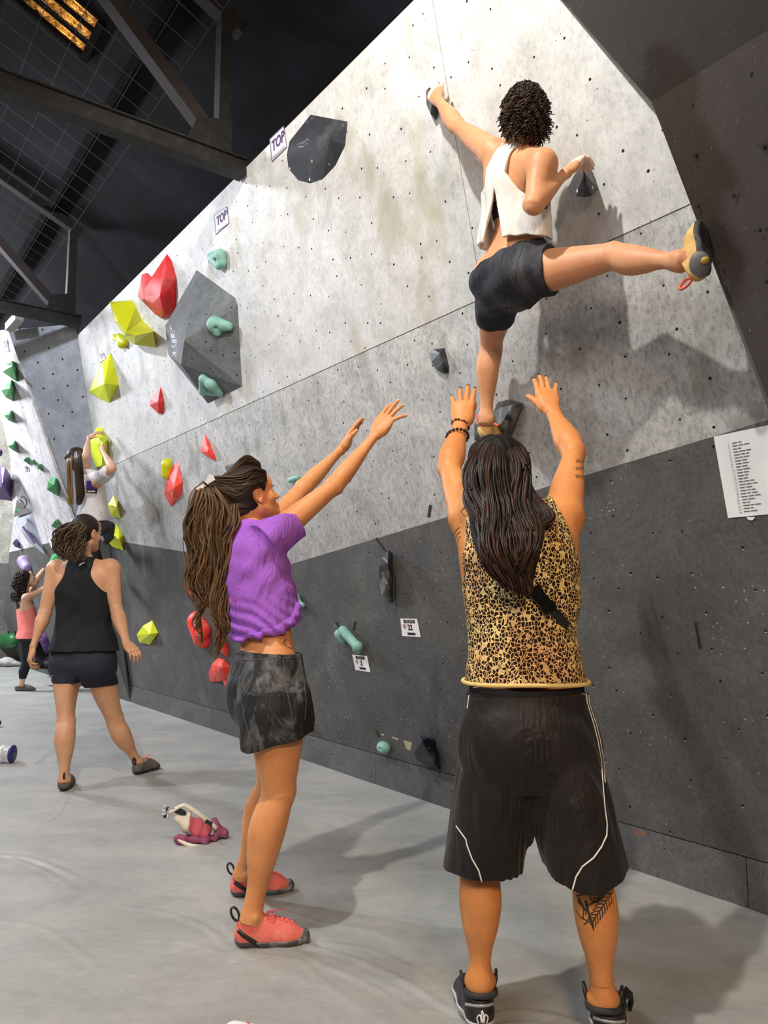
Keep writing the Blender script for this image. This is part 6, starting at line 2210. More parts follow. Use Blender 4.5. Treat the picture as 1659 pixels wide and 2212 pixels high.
# shoes
M_pink = plain('salmon suede', s2l(226, 112, 100), .85, .1, 70, .25, chalk=.2)
M_lace = plain('coral lace', s2l(232, 96, 88), .7, bump=0)
M_rub2 = plain('chalky dark rubber', (.07, .07, .072), .65, .2, 30, .1, chalk=.45, chalk_scale=14)
M_strapk = plain('black heel strap', (.012, .012, .013), .5, bump=0)
for (hl, tl, lab) in ((PZ(500, 2052), PZ(664, 2038), 'salmon climbing shoe of the front foot'), (PZ(492, 1942), PZ(606, 1928), 'salmon climbing shoe of the back foot')):
    tl = hl + unit(tl - hl) * .262
    o_, v_, f_, q_ = shoe(pur, hl + A3(.0, .03, 0), tl + A3(0, .03, 0), Z, 1.0, M_pink, M_rub2, h=.0032, collar=.090, fat=1.16, sole_t=.020, loop=M_strapk, laces=M_lace, label=lab)
    b_ = bvh_of(v_, f_)
    mb = MB()
    F_ = unit(tl - hl); Rr = np.cross(F_, Z)
    for sg in (1, -1):
        P_, N_ = [], []
        for t in np.linspace(0, 1, 9):
            org = q_(.06 + .28 * t, 0, .062 - .052 * t) + Rr * sg * .2
            h_ = b_.ray_cast(Vector(org), Vector(-Rr * sg))
            if h_[0] is not None: P_.append(A3(*h_[0]) + Rr * sg * .002); N_.append(Rr * sg)
        if len(P_) > 2: mb.tube(P_, .010, 4, nrm=N_, flat=.25)
    mb.build('heel_strap', M_strapk, o_, True)
    # toe and side rubber patch
    pr = inflate([p for p in [rcone(q_(.72, .004, .024), q_(.92, .008, .018), .033, .022, k=.02, flat=(Rr, 1.25))]], .003) + [plane(q_(.80, 0, 0), unit(-F_ * .7 + Z * .55)), plane(q_(0, 0, 0), -Z)]
    sdf_obj('toe_rubber', pr, .0035, M_rub2, o_)
    mb = MB()
    c_ = q_(.185, 0, .038)
    for a, b in ((-.006, .004), (.004, -.004), (.012, .004)):
        pass
# hair: thick ponytail with locks
M_hairp = hairmat('brown wavy hair with light ends', (.018, .011, .007), (.20, .115, .055), .5, .45)
hr = np.cross(hf, hu)
cap = inflate([ell(p_hd + hu * .02 - hf * .018, np.array((.076, .096, .09)), (hr, hf, hu), k=.0)], .013) + [ell(p_hd - hf * .06 + hu * .0, (.066, .055, .07), (hr, hf, hu), k=.03)]
cap += [region(lambda P: ((P - _f(p_hd)) @ _f(hf) - .030 - .62 * ((P - _f(p_hd)) @ _f(hu))).astype(np.float32), k=.01), ell(p_hd + hr * .09 + hu * -.018, (.04, .032, .045), (hr, hf, hu), op='s', k=.008)]
co, cv_, cf_ = sdf_obj('hair', cap, .004, plain('dark brown hair base 2', (.022, .014, .009), .55, .4, 40, .5, .004, spec=.2), pur)
tie = PY(446, 1042, 2.98)
LL = []
# hair pulled back over the skull to the tie
for (g_, sp_, n) in [
    ([p_hd + hf * .075 + hu * .085, p_hd + hf * .02 + hu * .104 + hr * .01, p_hd - hf * .06 + hu * .072 + hr * .02, tie + A3(.04, 0, -.012), tie], [(.03, .004), (.055, .006), (.050, .012), (.022, .02), (.01, .01)], 130),
    ([p_hd + hf * .055 + hu * .05 + hr * .066, p_hd + hu * .06 + hr * .084, p_hd - hf * .06 + hu * .05 + hr * .07, tie + A3(.03, -.01, 0), tie], [(.02, .004), (.035, .006), (.04, .01), (.02, .02), (.01, .01)], 90),
    ([p_hd + hf * .03 + hu * .032 + hr * .080, p_hd - hf * .035 + hu * .03 + hr * .088, p_hd - hf * .085 + hu * .02 + hr * .06, tie + A3(.03, -.01, -.01), tie], [(.008, .004), (.018, .006), (.032, .01), (.02, .02), (.01, .01)], 110),
    ([p_hd - hf * .045 - hu * .05 + hr * .066, p_hd - hf * .085 - hu * .035 + hr * .055, p_hd - hf * .115 - hu * .01 + hr * .03, tie + A3(.02, -.01, -.02), tie], [(.02, .006), (.035, .01), (.035, .01), (.02, .02), (.01, .01)], 110)]:
    ax_ = unit(g_[-1] - g_[0])
    LL.append(locks(g_, sp_, n, .0038, 26, unit(np.cross(ax_, CAM - g_[1])), unit(CAM - g_[1]), .0025, 2.5, shell=.1))
strands('combed_hair', *cat(*LL), M_hairp, co, shade=np.random.rand(sum(len(l[0]) for l in LL)) * .45)
LL = []
YT = 2.93
HP = lambda x, y, Y=YT: PY(x, y, Y)
for (g_, sp_, n, r0, wv) in [
    ([tie, HP(432, 1070), HP(432, 1130), HP(435, 1200), HP(440, 1260), HP(445, 1310)], [.012, .035, .050, .058, .05, .03], 120, .0042, .010),
    ([tie, HP(455, 1065), HP(475, 1120), HP(480, 1190), HP(478, 1260), HP(480, 1330), HP(485, 1370)], [.012, .035, .050, .045, .038, .028, .02], 110, .0042, .010),
    ([tie, HP(425, 1070), HP(416, 1130), HP(412, 1200), HP(415, 1260), HP(425, 1320)], [.012, .02, .022, .022, .02, .012], 40, .0036, .008),
    ([PY(505, 1090, 2.96), HP(500, 1140), HP(492, 1200), HP(484, 1270), HP(488, 1340)], [.02, .03, .03, .022, .01], 50, .004, .008),
    ([tie, HP(445, 1080), HP(455, 1160), HP(462, 1240), HP(466, 1310), HP(474, 1360), HP(467, 1425)], [.012, .03, .035, .03, .02, .015, .006], 34, .0055, .008),
    ([tie, HP(440, 1080), HP(436, 1160), HP(440, 1240), HP(432, 1290), HP(436, 1330), HP(426, 1400)], [.012, .03, .03, .022, .012, .008, .004], 14, .0055, .006),
    ([tie, HP(440, 1080), HP(446, 1160), HP(446, 1240), HP(440, 1300), HP(424, 1350), HP(432, 1375)], [.012, .03, .03, .02, .010, .006, .004], 10, .005, .006),
]:
    G_ = curve(g_, 18)
    ph_ = rnd.uniform(0, 6)
    G_ = [p + X * .008 * math.sin(i * 1.0 + ph_) * min(1, i / 5) for i, p in enumerate(G_)]
    LL.append(locks(G_, [(a, a * .7) for a in curve([(q_, 0) for q_ in sp_], 18)[:, 0]], n, r0, 34, X, YF, wv, 2.4, shell=.15, short=.22))
strands('ponytail', *cat(*LL), M_hairp, co)
# white bow tie at the ponytail
mb = MB()
c_ = PY(444, 1045, 2.93)
ax_ = unit(PY(462, 1028, 2.93) - PY(430, 1062, 2.93))
pp = unit(np.cross(ax_, CAM - c_))
nn = unit(np.cross(ax_, pp)); nn = nn if nn @ (CAM - c_) > 0 else -nn
for sg in (1, -1):
    mb.prism([c_ + ax_ * sg * .004 - pp * .007, c_ + ax_ * sg * .038 - pp * .015, c_ + ax_ * sg * .042 + pp * .004, c_ + ax_ * sg * .036 + pp * .016, c_ + ax_ * sg * .004 + pp * .007][::sg], nn * .008)
ho = mb.build('hair_bow', plain('white ribbon', (.82, .82, .84), .7, bump=0), co)
mb = MB(); mb.tube([c_ + pp * math.cos(a) * .013 + nn * math.sin(a) * .012 + nn * .004 for a in np.linspace(0, 2 * math.pi, 13)[:-1]], .0028, 5, closed=True)
mb.build('hair_elastic', M_tape, ho, True)
mb = MB()
fa = unit(p_wL - p_eL)
mb.tube([p_wL - fa * .02 + unit(np.cross(fa, Z)) * math.cos(a) * .028 + Z * math.sin(a) * .024 for a in np.linspace(0, 2 * math.pi, 19)[:-1]], .0013, 4, closed=True)
mb.build('bracelet', plain('fine gold chain', s2l(220, 170, 90), .3, metal=.6, bump=0), pur, True)
# =================================================================== 4. the woman in the black tank top
tk = person(PZ(215, 1700), 'person in black racerback tank top and navy cycling shorts, seen from behind with arms hanging')
t_cr, t_nb = PY(182, 1462, 5.2), PY(178, 1206, 5.2)
t_hd = PY(186, 1149, 5.22)
t_sL, t_eL, t_wL = PY(122, 1228, 5.2), PY(97, 1325, 5.16), PY(71, 1398, 5.08)
t_sR, t_eR, t_wR = PY(238, 1226, 5.22), PY(251, 1316, 5.2), PY(274, 1390, 5.12)
t_hL, t_kL, t_aL = PY(147, 1462, 5.15), PY(143, 1556, 5.08), PY(139, 1684, 5.0)
t_hR, t_kR, t_aR = PY(217, 1462, 5.25), PY(248, 1556, 5.35), PY(296, 1646, 5.48)
hf = unit(A3(.45, .88, .05)); hu = unit(A3(.02, -.06, 1)); s_ = 1.06
TT = [(-.08, .10, .08), (0, .185, .12, 0, .01), (.10, .205, .135, 0, .018), (.2, .196, .124, 0, .012), (.32, .158, .102), (.45, .142, .094, 0, -.004), (.6, .150, .102), (.75, .162, .108, 0, .004), (.86, .160, .095, 0, .006), (.94, .11, .068, 0, .008), (1.0, .06, .052, 0, .006)]
tors = torso_prims(t_cr, t_nb, X, -YF, TT, s_, t_sL, t_sR)
hN = -YF
hl_, _ = hand_prims(t_wL, unit(PY(62, 1432, 5.06) - t_wL), unit(A3(-.8, -.5, 0)), unit(A3(.5, .6, 0)), 1.0, thumb=(30, 10), fcurl=[(35, 45, 30)] * 4, spread=2)
hr_, _ = hand_prims(t_wR, unit(PY(296, 1414, 5.05) - t_wR), unit(A3(.6, -.7, .3)), unit(A3(-.2, .9, 0)), 1.0, thumb=(20, 10), fcurl=[(30, 35, 25)] * 4, spread=2)
bp = tors + [rcone(t_nb - Z * .02, t_hd - hf * .03 - hu * .06, .055, .052, k=.03)] + head_prims(t_hd, hf, hu, s_) + arm_prims(t_sL, t_eL, t_wL, unit(A3(-.9, -.4, 0)), s_, 1.15) + arm_prims(t_sR, t_eR, t_wR, unit(A3(.7, -.7, 0)), s_, 1.15) + hl_ + hr_ + \
    leg_prims(t_hL, t_kL, t_aL, -YF, s_ * 1.03, 1.12, X, 1.0) + leg_prims(t_hR, t_kR, t_aR, -YF, s_ * 1.03, 1.12, X, 1.0) + \
    [ell(PY(182, 1500, 5.2), (.028, .5, .13), k=.03, op='s')] + \
    [rcone(t_aL, t_aL + YF * .06 - Z * .05, .030, .022, k=.02), rcone(t_aR, t_aR + A3(.05, .03, 0) - Z * .05, .030, .022, k=.02)]
o, bv, bf = sdf_obj('body', bp, .006, M_sk_tank, tk)
eyes(t_hd, hf, hu, s_, o, M_eyew, M_iris)
M_btk = cloth('black jersey tank', s2l(28, 30, 33), fold=.4, rough=.8)
tz = lambda x, y: PY(x, y, 5.08)
tt = [loft(t_cr, t_nb, (X, -YF), [(.05, .238, .165, 0, .012), (.2, .226, .155, 0, .01), (.32, .200, .135), (.45, .172, .116, 0, -.002), (.6, .170, .116), (.75, .172, .118, 0, .004), (.86, .160, .108, 0, .006), (.94, .115, .082, 0, .008), (1.0, .075, .066, 0, .006)], k=.03, inflate=.010),
      rcone(t_nb - Z * .045, t_sL + X * .07, .058, .05, k=.04), rcone(t_nb - Z * .045, t_sR - X * .07, .058, .05, k=.04),
      plane(tz(180, 1408), -Z), plane(t_nb + Z * .02, Z, k=.01)]
# racerback armholes scooped out on both sides
xc = float(t_nb[0])
zs = float(t_nb[2])


def racer(P):
    x = np.abs(P[:, 0] - xc - .01); d = zs - P[:, 2]
    w = np.where(d < .09, .082 + 0 * d, .082 + .10 * np.clip((d - .09) / .15, 0, 1) ** 1.6)
    w = np.where(d > .23, 9, w)
    return (x - w).astype(np.float32)


tt.append(region(racer))
to_, tkv, tkf = sdf_obj('tank_top', tt, .0055, M_btk, tk, folds(.002, [(A3(.8, 0, .6), 40, .3), (A3(-.7, .3, .8), 31, 1.7)]))
mb = MB()
drape(mb, bvh_of(tkv, tkf), [[(172, 1222), (175, 1219), (179, 1217), (183, 1216)]], .012, th=.15, off=.003, step=1)
if mb.v: mb.build('small_logo', M_paper, to_, True)
M_navy = cloth('navy stretch shorts', s2l(38, 40, 52), fold=.2, rough=.7)
b_t = None
cs = inflate(tors[:3], .006) + inflate([p for p in leg_prims(t_hL, t_kL, t_aL, -YF, s_ * 1.03, 1.12, X, 1.0)[:1]] + [p for p in leg_prims(t_hR, t_kR, t_aR, -YF, s_ * 1.03, 1.12, X, 1.0)[:1]], .007)
zl, zr = float(PY(140, 1476, 5.06)[2]), float(PY(235, 1484, 5.2)[2])
cs += [plane(PY(180, 1400, 5.2), Z), region(lambda P: (zl + (zr - zl) * np.clip((P[:, 0] - float(t_cr[0]) + .04) / .08, 0, 1) + .10 * np.clip(P[:, 0] - float(t_cr[0]) - .1, 0, 1) - P[:, 2]).astype(np.float32))]
cs.append(ell(PY(182, 1500, 5.2), (.020, .5, .13), k=.02, op='s'))
cs_o, cv, cf = sdf_obj('cycling_shorts', cs, .0055, M_navy, tk)
b_c = bvh_of(cv, cf)
mb = MB()
p, n = hit(b_c, 113, 1463)
if p is not None:
    mb.tube([p + n * .002 + X * math.cos(a) * .010 + Z * math.sin(a) * .010 for a in np.linspace(0, 2 * math.pi, 11)[:-1]], .0022, 4, closed=True)
    mb.build('small_emblem', M_greyink, cs_o, True)
M_hairt = hairmat('brown wavy ponytail hair', (.020, .012, .008), (.16, .095, .05), .5, .5)
hr = np.cross(hf, hu)
cap = inflate([ell(t_hd + hu * .02 - hf * .018, np.array((.078, .098, .092)), (hr, hf, hu), k=.0)], .012) + [ell(t_hd - hf * .055 - hu * .03, (.06, .05, .06), (hr, hf, hu), k=.03)]
cap += [region(lambda P: ((P - _f(t_hd)) @ _f(hf) - .03 - .6 * ((P - _f(t_hd)) @ _f(hu))).astype(np.float32), k=.01), ell(t_hd + hr * .09 - hu * .02, (.03, .03, .045), (hr, hf, hu), op='s', k=.01)]
co, _, _ = sdf_obj('hair', cap, .006, plain('dark chestnut hair base', (.022, .013, .010), .5, .3, 40, .4, .004, spec=.2), tk)
tie = PY(168, 1128, 5.08)
HP = lambda x, y, Y=5.02: PY(x, y, Y)
LL = []
for (g_, sp_, n, r0, wv) in [([tie, HP(155, 1135), HP(144, 1160), HP(146, 1190), HP(155, 1215)], [.02, .06, .085, .075, .04], 150, .0055, .016),
                             ([tie, HP(168, 1140), HP(162, 1170), HP(165, 1195), HP(168, 1212)], [.02, .05, .06, .05, .03], 90, .0055, .016)]:
    LL.append(locks(g_, [(a, a * .6) for a in sp_], n, r0, 26, X, YF, wv, 2.6, shell=.1, short=.3))
strands('ponytail', *cat(*LL), M_hairt, co)
M_grysh = plain('grey climbing shoe fabric', s2l(96, 90, 82), .8, .2, 30, .2)
M_dkr = plain('dark rubber sole', (.02, .02, .022), .6)
for (hl, tl, lab) in ((PZ(137, 1710), PZ(146, 1690), 'grey climbing shoe seen from behind'), (PZ(288, 1674), PZ(332, 1660), 'grey and pink climbing shoe seen from the side')):
    tl = hl + unit(tl - hl) * .26
    o_, _, _, q_ = shoe(tk, hl, tl, Z, 1.02, M_grysh, M_dkr, h=.0055, collar=.072, fat=1.12, sole_t=.018, loop=M_strapk, laces=M_pink if 'pink' in lab else None, label=lab)

# =================================================================== 5. the woman in the coral top
cw = person(PZ(45, 1492), 'person with big curly dark hair in coral tank top and black leggings')
Yc = 10.2
Cp = lambda x, y, Y=Yc: PY(x, y, Y)
c5_cr, c5_nb = Cp(66, 1392), Cp(53, 1288)
c5_hd = Cp(58, 1250)
hf = unit(A3(.85, .40, .35)); hu = unit(A3(-.25, -.1, 1))
F5 = unit(A3(.8, .6, 0)); R5 = np.cross(F5, Z)
c5 = dict(sR=Cp(56, 1292, 10.05), eR=Cp(88, 1276, 10.15), wR=Cp(112, 1262, 10.2), sL=Cp(62, 1288, 10.4), eL=Cp(84, 1246, 10.5), wL=Cp(99, 1224, 10.6))
tors = torso_prims(c5_cr, c5_nb, R5, -F5, FEM, 1.0, c5['sR'], c5['sL'])
h1, _ = hand_prims(c5['wL'], unit(Cp(112, 1212, 10.62) - c5['wL']), unit(A3(-.5, -.3, .8)), R5, 1.0, fcurl=[(25, 30, 20)] * 4, spread=2)
h2, _ = hand_prims(c5['wR'], unit(Cp(125, 1256, 10.25) - c5['wR']), unit(A3(-.2, -.4, .9)), R5, 1.0, fcurl=[(25, 30, 20)] * 4, spread=2)
lA = leg_prims(Cp(62, 1392, 10.15), Cp(57, 1435, 10.15), Cp(46, 1480, 10.18), -F5, 1.0, 1.0, R5)
lB = leg_prims(Cp(70, 1394, 10.4), Cp(90, 1418, 10.5), Cp(80, 1440, 10.75), unit(-Z - F5 * .3), 1.0, 1.0, R5)
bp = tors + [rcone(c5_nb, c5_hd - hf * .03 - hu * .06, .05, .05, k=.03)] + head_prims(c5_hd, hf, hu, 1.0) + arm_prims(c5['sR'], c5['eR'], c5['wR'], Z, 1.0, 1.0) + arm_prims(c5['sL'], c5['eL'], c5['wL'], Z, 1.0, 1.0) + h1 + h2 + lA + lB
o, _, _ = sdf_obj('body', bp, .009, M_sk_cor, cw)
eyes(c5_hd, hf, hu, 1.0, o, M_eyew, M_iris)
M_coral = cloth('coral jersey tank', s2l(226, 120, 112), fold=.6, rough=.85)
tt = [loft(c5_cr, c5_nb, (R5, -F5), [(-.02, .19, .15, 0, .012), (.15, .195, .155, 0, .012), (.32, .17, .135), (.5, .155, .12), (.66, .15, .115), (.75, .155, .11)], k=.03), plane(Cp(66, 1379), -Z), plane(Cp(50, 1305), unit(Z - R5 * .2 + F5 * -.35), k=.01)]
sdf_obj('tank_top', tt, .008, M_coral, cw, folds(.004, [(A3(.5, 0, 1), 32, .3)]))
br = inflate(tors[:1], .006) + [plane(Cp(55, 1299), unit(Z + F5 * -.35)), plane(Cp(52, 1310), unit(-Z + F5 * .35))]
sdf_obj('sports_bra', br, .008, M_tape, cw)
M_leg = cloth('black leggings', (.012, .012, .015), fold=.2, rough=.7)
lgp = inflate(tors[:3], .005) + inflate(lA[:4] + lB[:4], .006) + [plane(Cp(66, 1370), Z), region(lambda P: (float(Cp(50, 1466, 10.18)[2]) - P[:, 2]).astype(np.float32))]
sdf_obj('leggings', lgp, .009, M_leg, cw)
shoe(cw, Cp(30, 1490) * A3(1, 1, 0), Cp(30, 1490) * A3(1, 1, 0) + unit(A3(.9, .3, 0)) * .27, Z, 1.0, plain('grey mesh shoe', s2l(90, 92, 92), .8), M_dkr, h=.009, collar=.07, fat=1.1, label='grey climbing shoe on the mat')
bq = Cp(66, 1442, 10.78)
shoe(cw, bq + Z * .0, bq + unit(A3(.85, .4, -.12)) * .28, unit(A3(.1, 0, 1)), 1.0, plain('black suede shoe', (.012, .012, .013), .8), M_dkr, h=.009, collar=.07, fat=1.15, label='black climbing shoe lifted onto the far hold')
rs = np.random.RandomState(9)
hr = np.cross(hf, hu)
CL, CR_ = [], []
cap, _, _ = sdf_obj('hair', inflate([ell(c5_hd + hu * .02 - hf * .03, (.085, .095, .10), (hr, hf, hu), k=.0), ell(c5_hd - hf * .085 - hu * .09, (.09, .08, .13), (hr, hf, hu), k=.04)], .012) + [region(lambda P: ((P - _f(c5_hd)) @ _f(hf) - .035 - .6 * ((P - _f(c5_hd)) @ _f(hu))).astype(np.float32), k=.01)], .008, plain('dark curly hair base', (.02, .012, .009), .6, .4, 30, .6, .01, spec=.2), cw)
for i in range(300):
    a_ = rs.uniform(-1.9, 1.9); e_ = rs.uniform(-1.3, 1.3)
    dirv = unit(-hf * math.cos(a_) * math.cos(e_) + hr * math.sin(a_) * math.cos(e_) + hu * math.sin(e_))
    cen = c5_hd - hf * .03 + hu * .01 if e_ > -.1 else c5_hd - hf * .085 - hu * .09
    p0 = cen + dirv * rs.uniform(.09, .125)
    down = unit(-hu * .8 - hf * .2 + dirv * .3)
    t = np.linspace(0, 1, 16); q1 = unit(np.cross(down, dirv)); ln = rs.uniform(.06, .13); ph = rs.uniform(0, 6)
    CL.append(p0 + t[:, None] * down * ln + (np.sin(t * 15 + ph) * .012)[:, None] * q1 + (np.cos(t * 15 + ph) * .012)[:, None] * dirv)
    CR_.append(np.full(16, rs.uniform(.005, .009)) * (1 - .6 * t ** 2))
strands('hair_curls', np.array(CL), np.array(CR_), hairmat('dark brown curly hair', (.014, .009, .007), (.10, .06, .035), .55, .6), cap, 4)

# =================================================================== 6. the second climber
c2 = person(W(215, 1150, .2), 'second climber on yellow holds in pale grey T-shirt with purple square print, long straight hair')
K = lambda x, y, h: W(x, y, h)
k_cr, k_nb = K(204, 1140, .42), K(196, 1020, .36)
k_hd = K(172, 990, .40)
cup = unit(k_nb - k_cr); csd = unit(np.cross(cup, NT)); csd = csd if csd @ RT > 0 else -csd
hf = unit(A3(.62, .70, .35)); hu = unit(A3(-.15, -.25, 1))
ks = dict(sR=K(222, 1030, .36), eR=K(243, 1012, .40), wR=K(222, 975, .26), sL=K(183, 1028, .40), eL=K(186, 985, .42), wL=K(192, 945, .22))
tors = torso_prims(k_cr, k_nb, csd, NT, FEM, .98, ks['sL'], ks['sR'])
h1, _ = hand_prims(ks['wR'], unit(K(213, 955, .20) - ks['wR']), NT, -csd, 1.05, fcurl=[(25, 35, 25)] * 4, spread=2)
h2, _ = hand_prims(ks['wL'], unit(K(206, 936, .16) - ks['wL']), unit(NT + UT), csd, 1.05, fcurl=[(20, 35, 25)] * 4, spread=2)
lA = leg_prims(K(196, 1142, .42), K(204, 1195, .34), K(218, 1225, .30), unit(NT - UT * .2), .98, 1.0, csd)
lB = leg_prims(K(214, 1138, .40), K(236, 1140, .30), K(230, 1166, .17), unit(-UT), .98, 1.0)
bp = tors + [rcone(k_nb - cup * .02, k_hd - hf * .03 - hu * .06, .05, .05, k=.03)] + head_prims(k_hd, hf, hu, .98) + arm_prims(ks['sR'], ks['eR'], ks['wR'], NT, .98, 1.05) + arm_prims(ks['sL'], ks['eL'], ks['wL'], NT, .98, 1.0) + h1 + h2 + lA + lB
o, _, _ = sdf_obj('body', bp, .008, M_sk_cor, c2)
eyes(k_hd, hf, hu, .98, o, M_eyew, M_iris)
M_gt = cloth('pale grey T-shirt', s2l(206, 200, 198), fold=.5, rough=.9, var=.04)
tt = [loft(k_cr, k_nb, (csd, NT), [(.05, .20, .155, 0, .01), (.2, .20, .15, 0, .01), (.4, .18, .135), (.6, .175, .13), (.78, .175, .125), (.9, .15, .10), (1, .08, .07)], k=.03),
      rcone(k_nb - cup * .05, ks['sR'], .062, .06, k=.05), rcone(k_nb - cup * .05, ks['sL'], .062, .06, k=.05),
      rcone(ks['sR'], ks['sR'] * .45 + ks['eR'] * .55, .068, .068, k=.03), rcone(ks['sL'], ks['sL'] * .5 + ks['eL'] * .5, .066, .066, k=.03), plane(K(200, 1130, .4), -cup, k=.01), plane(k_nb + cup * .02, cup, k=.01)]
ts_, tv, tf = sdf_obj('shirt', tt, .007, M_gt, c2, folds(.003, [(A3(.5, 0, 1), 32, .3)]))
b2 = bvh_of(tv, tf)
mb = MB()
drape(mb, b2, [[(186, 1039 + i * 1.2), (211, 1040 + i * 1.2)] for i in range(0, 15)], .012, th=.08, off=.002, step=3)
pr = mb.build('square_print', plain('purple print on shirt', s2l(70, 50, 130), .8, bump=0), ts_, True)
mb = MB()
drape(mb, b2, [[(187, 1057 + i * 1.2), (210, 1058 + i * 1.2)] for i in range(0, 7)], .012, th=.08, off=.002, step=3)
pr = mb.build('dark_print', plain('dark navy print on shirt', s2l(24, 18, 40), .8, bump=0), ts_, True)
mb = MB()
drape(mb, b2, [[(190 + i * 3.2, 1060), (192 + i * 3.2, 1063)] for i in range(5)], .02, th=.12, off=.003, step=1)
mb.build('print_lettering', M_paper, pr, True)
pl_ = inflate(tors[:3], .006) + inflate(lA[:4] + lB[:4], .007) + [plane(K(204, 1112, .42), cup)]
sdf_obj('leggings', pl_, .008, plain('black printed leggings', (.02, .018, .018), .7, .5, 12), c2)
shoe(c2, K(230, 1178, .20), K(246, 1158, .05), unit(UT + NT * .3), .98, plain('brown grey shoe', s2l(80, 74, 66), .8), M_dkr, h=.008, collar=.07, fat=1.1, label='dark climbing shoe on the yellow hold')
shoe(c2, K(214, 1240, .34), K(222, 1225, .16), unit(UT + NT * .3), .98, plain('brown grey shoe hidden', s2l(80, 74, 66), .8), M_dkr, h=.008, collar=.07, fat=1.1)
hr = np.cross(hf, hu)
cap, _, _ = sdf_obj('hair', inflate([ell(k_hd + hu * .02 - hf * .02, (.077, .095, .09), (hr, hf, hu), k=.0), ell(k_hd - hf * .05 - hu * .05, (.06, .05, .07), (hr, hf, hu), k=.03)], .012) + [region(lambda P: ((P - _f(k_hd)) @ _f(hf) - .035 - .6 * ((P - _f(k_hd)) @ _f(hu))).astype(np.float32), k=.01)], .007, plain('brown straight hair base', (.03, .018, .012), .5, .3, 40, .4, .004, spec=.2), c2)
HP = lambda x, y, h=.62: K(x, y, h)
L1 = locks([HP(152, 985, .56), HP(150, 1000), HP(151, 1040), HP(152, 1070), HP(154, 1093)], [(.03, .02), (.05, .02), (.055, .02), (.06, .02), (.055, .02)], 120, .006, 20, csd, NT, .003, 1.5, shell=.1, short=.15)
L2 = locks([HP(168, 975, .56), HP(168, 995), HP(172, 1040), HP(174, 1070), HP(170, 1092)], [(.04, .02), (.08, .03), (.09, .03), (.09, .03), (.075, .02)], 170, .006, 20, csd, NT, .003, 1.5, shell=.1, short=.2)
hm1 = hairmat('honey ends hair', (.09, .05, .02), (.42, .26, .11), .5, .5)
strands('light_ponytail', *L1, hm1, cap, 4)
strands('long_hair', *L2, hairmat('mid brown straight hair', (.028, .017, .012), (.12, .075, .045), .5, .6), cap, 4)
mb = MB(); c_ = HP(143, 990, .60)
mb.tube([c_, c_ + csd * .04 + UT * .01, c_ + csd * .09], [.02, .026, .018], 7)
mb.build('hair_tie', plain('brown scrunchie', (.06, .03, .02), .8), cap, True)

# =================================================================== things lying on the mat
def lump(name, prims, h, mat, label, cat_, post=None, parent=None):
    o, v, f = sdf_obj(name, prims, h, mat, parent, post)
    if parent is None: tag(o, label, cat_)
    return o, v, f


# crumpled maroon and cream bag
G = lambda x, y, z=0.0: PZ(x, y, z)
g0 = G(420, 1822)
YB = float(g0[1])
Pb = lambda x, y, dy=0.0: PY(x, y, YB + dy)
bag = empty('chalk_bag', g0, 'crumpled maroon and cream cloth bag lying on the mat', 'bag')
M_mar = cloth('maroon cloth', s2l(134, 68, 92), fold=.6, rough=.7)
M_crm = cloth('cream cloth', s2l(218, 212, 192), fold=.4, rough=.8)
M_pnk = cloth('dusty rose cloth', s2l(190, 88, 100), fold=.4, rough=.8)
bf_ = folds(.004, [(A3(.5, .2, 1), 60, .3), (A3(1, .6, -.3), 90, 1.3)])
b_o, _, _ = lump('lower_fold', [rcone(Pb(385, 1812), Pb(440, 1822, .03), .022, .026, k=.02), rcone(Pb(440, 1820, .02), Pb(480, 1806, .10), .026, .026, k=.02), rcone(Pb(480, 1806, .10), Pb(462, 1775, .16), .026, .018, k=.02), rcone(Pb(385, 1812, .05), Pb(440, 1805, .14), .02, .03, k=.02), plane(A3(0, 0, .001), -Z)], .0036, M_mar, None, None, bf_, bag)
c_o, _, _ = lump('pouch', [rcone(Pb(395, 1768, .06), Pb(410, 1790, .06), .036, .034, k=.02, flat=(YF, .8)), rcone(Pb(405, 1772, .06), Pb(430, 1795, .06), .036, .030, k=.02), plane(Pb(413, 1770, .06), unit(A3(1, 0, .15)))], .0036, M_crm, None, None, bf_, bag)
lump('side_panel', [rcone(Pb(413, 1780, .055), Pb(448, 1794, .06), .036, .028, k=.02), rcone(Pb(410, 1790, .05), Pb(440, 1800, .05), .03, .026, k=.02), plane(Pb(413, 1770, .06), unit(A3(-1, 0, -.15)))], .0036, M_pnk, None, None, bf_, bag)
mb = MB()
mb.tube(curve([Pb(366, 1756, .04), Pb(392, 1741, .05), Pb(404, 1742, .06), Pb(430, 1758, .07), Pb(450, 1774, .09), Pb(468, 1790, .10)], 20), [.010] * 20, 6, nrm=[YF] * 20, flat=2.2)
mb.build('rim_band', M_crm, bag, True)
mb = MB()
ring = [Pb(388 + 15 * math.cos(a) + 3 * math.sin(a), 1752 - 3 * math.cos(a) * -1 + 7 * math.sin(a), .045) for a in np.linspace(0, 2 * math.pi, 17)[:-1]]
mb.prism(ring, -YF * .01); mb.build('dark_opening', M_black, bag)
mb = MB()
for i in range(7):
    a = Pb(348 + rnd.uniform(0, 18), 1742 + rnd.uniform(0, 22), .04); b_ = a + A3(rnd.uniform(-.02, .02), rnd.uniform(-.01, .01), rnd.uniform(-.025, .025))
    mb.tube([a, (a + b_) / 2 + Z * .004, b_], .005, 5, m=i % 2)
mb.build('crinkled_tag', None, bag, True, mats=[plain('silver foil', (.7, .7, .74), .3, metal=.4, bump=0), M_black])
mb = MB()
mb.tube(curve([Pb(381, 1812, -.01), Pb(410, 1826, -.02), Pb(445, 1828, -.0)], 12), [.004, .008, .010, .011, .012, .012, .012, .011, .010, .008, .006, .004], 6, nrm=[Z] * 12, flat=.8)
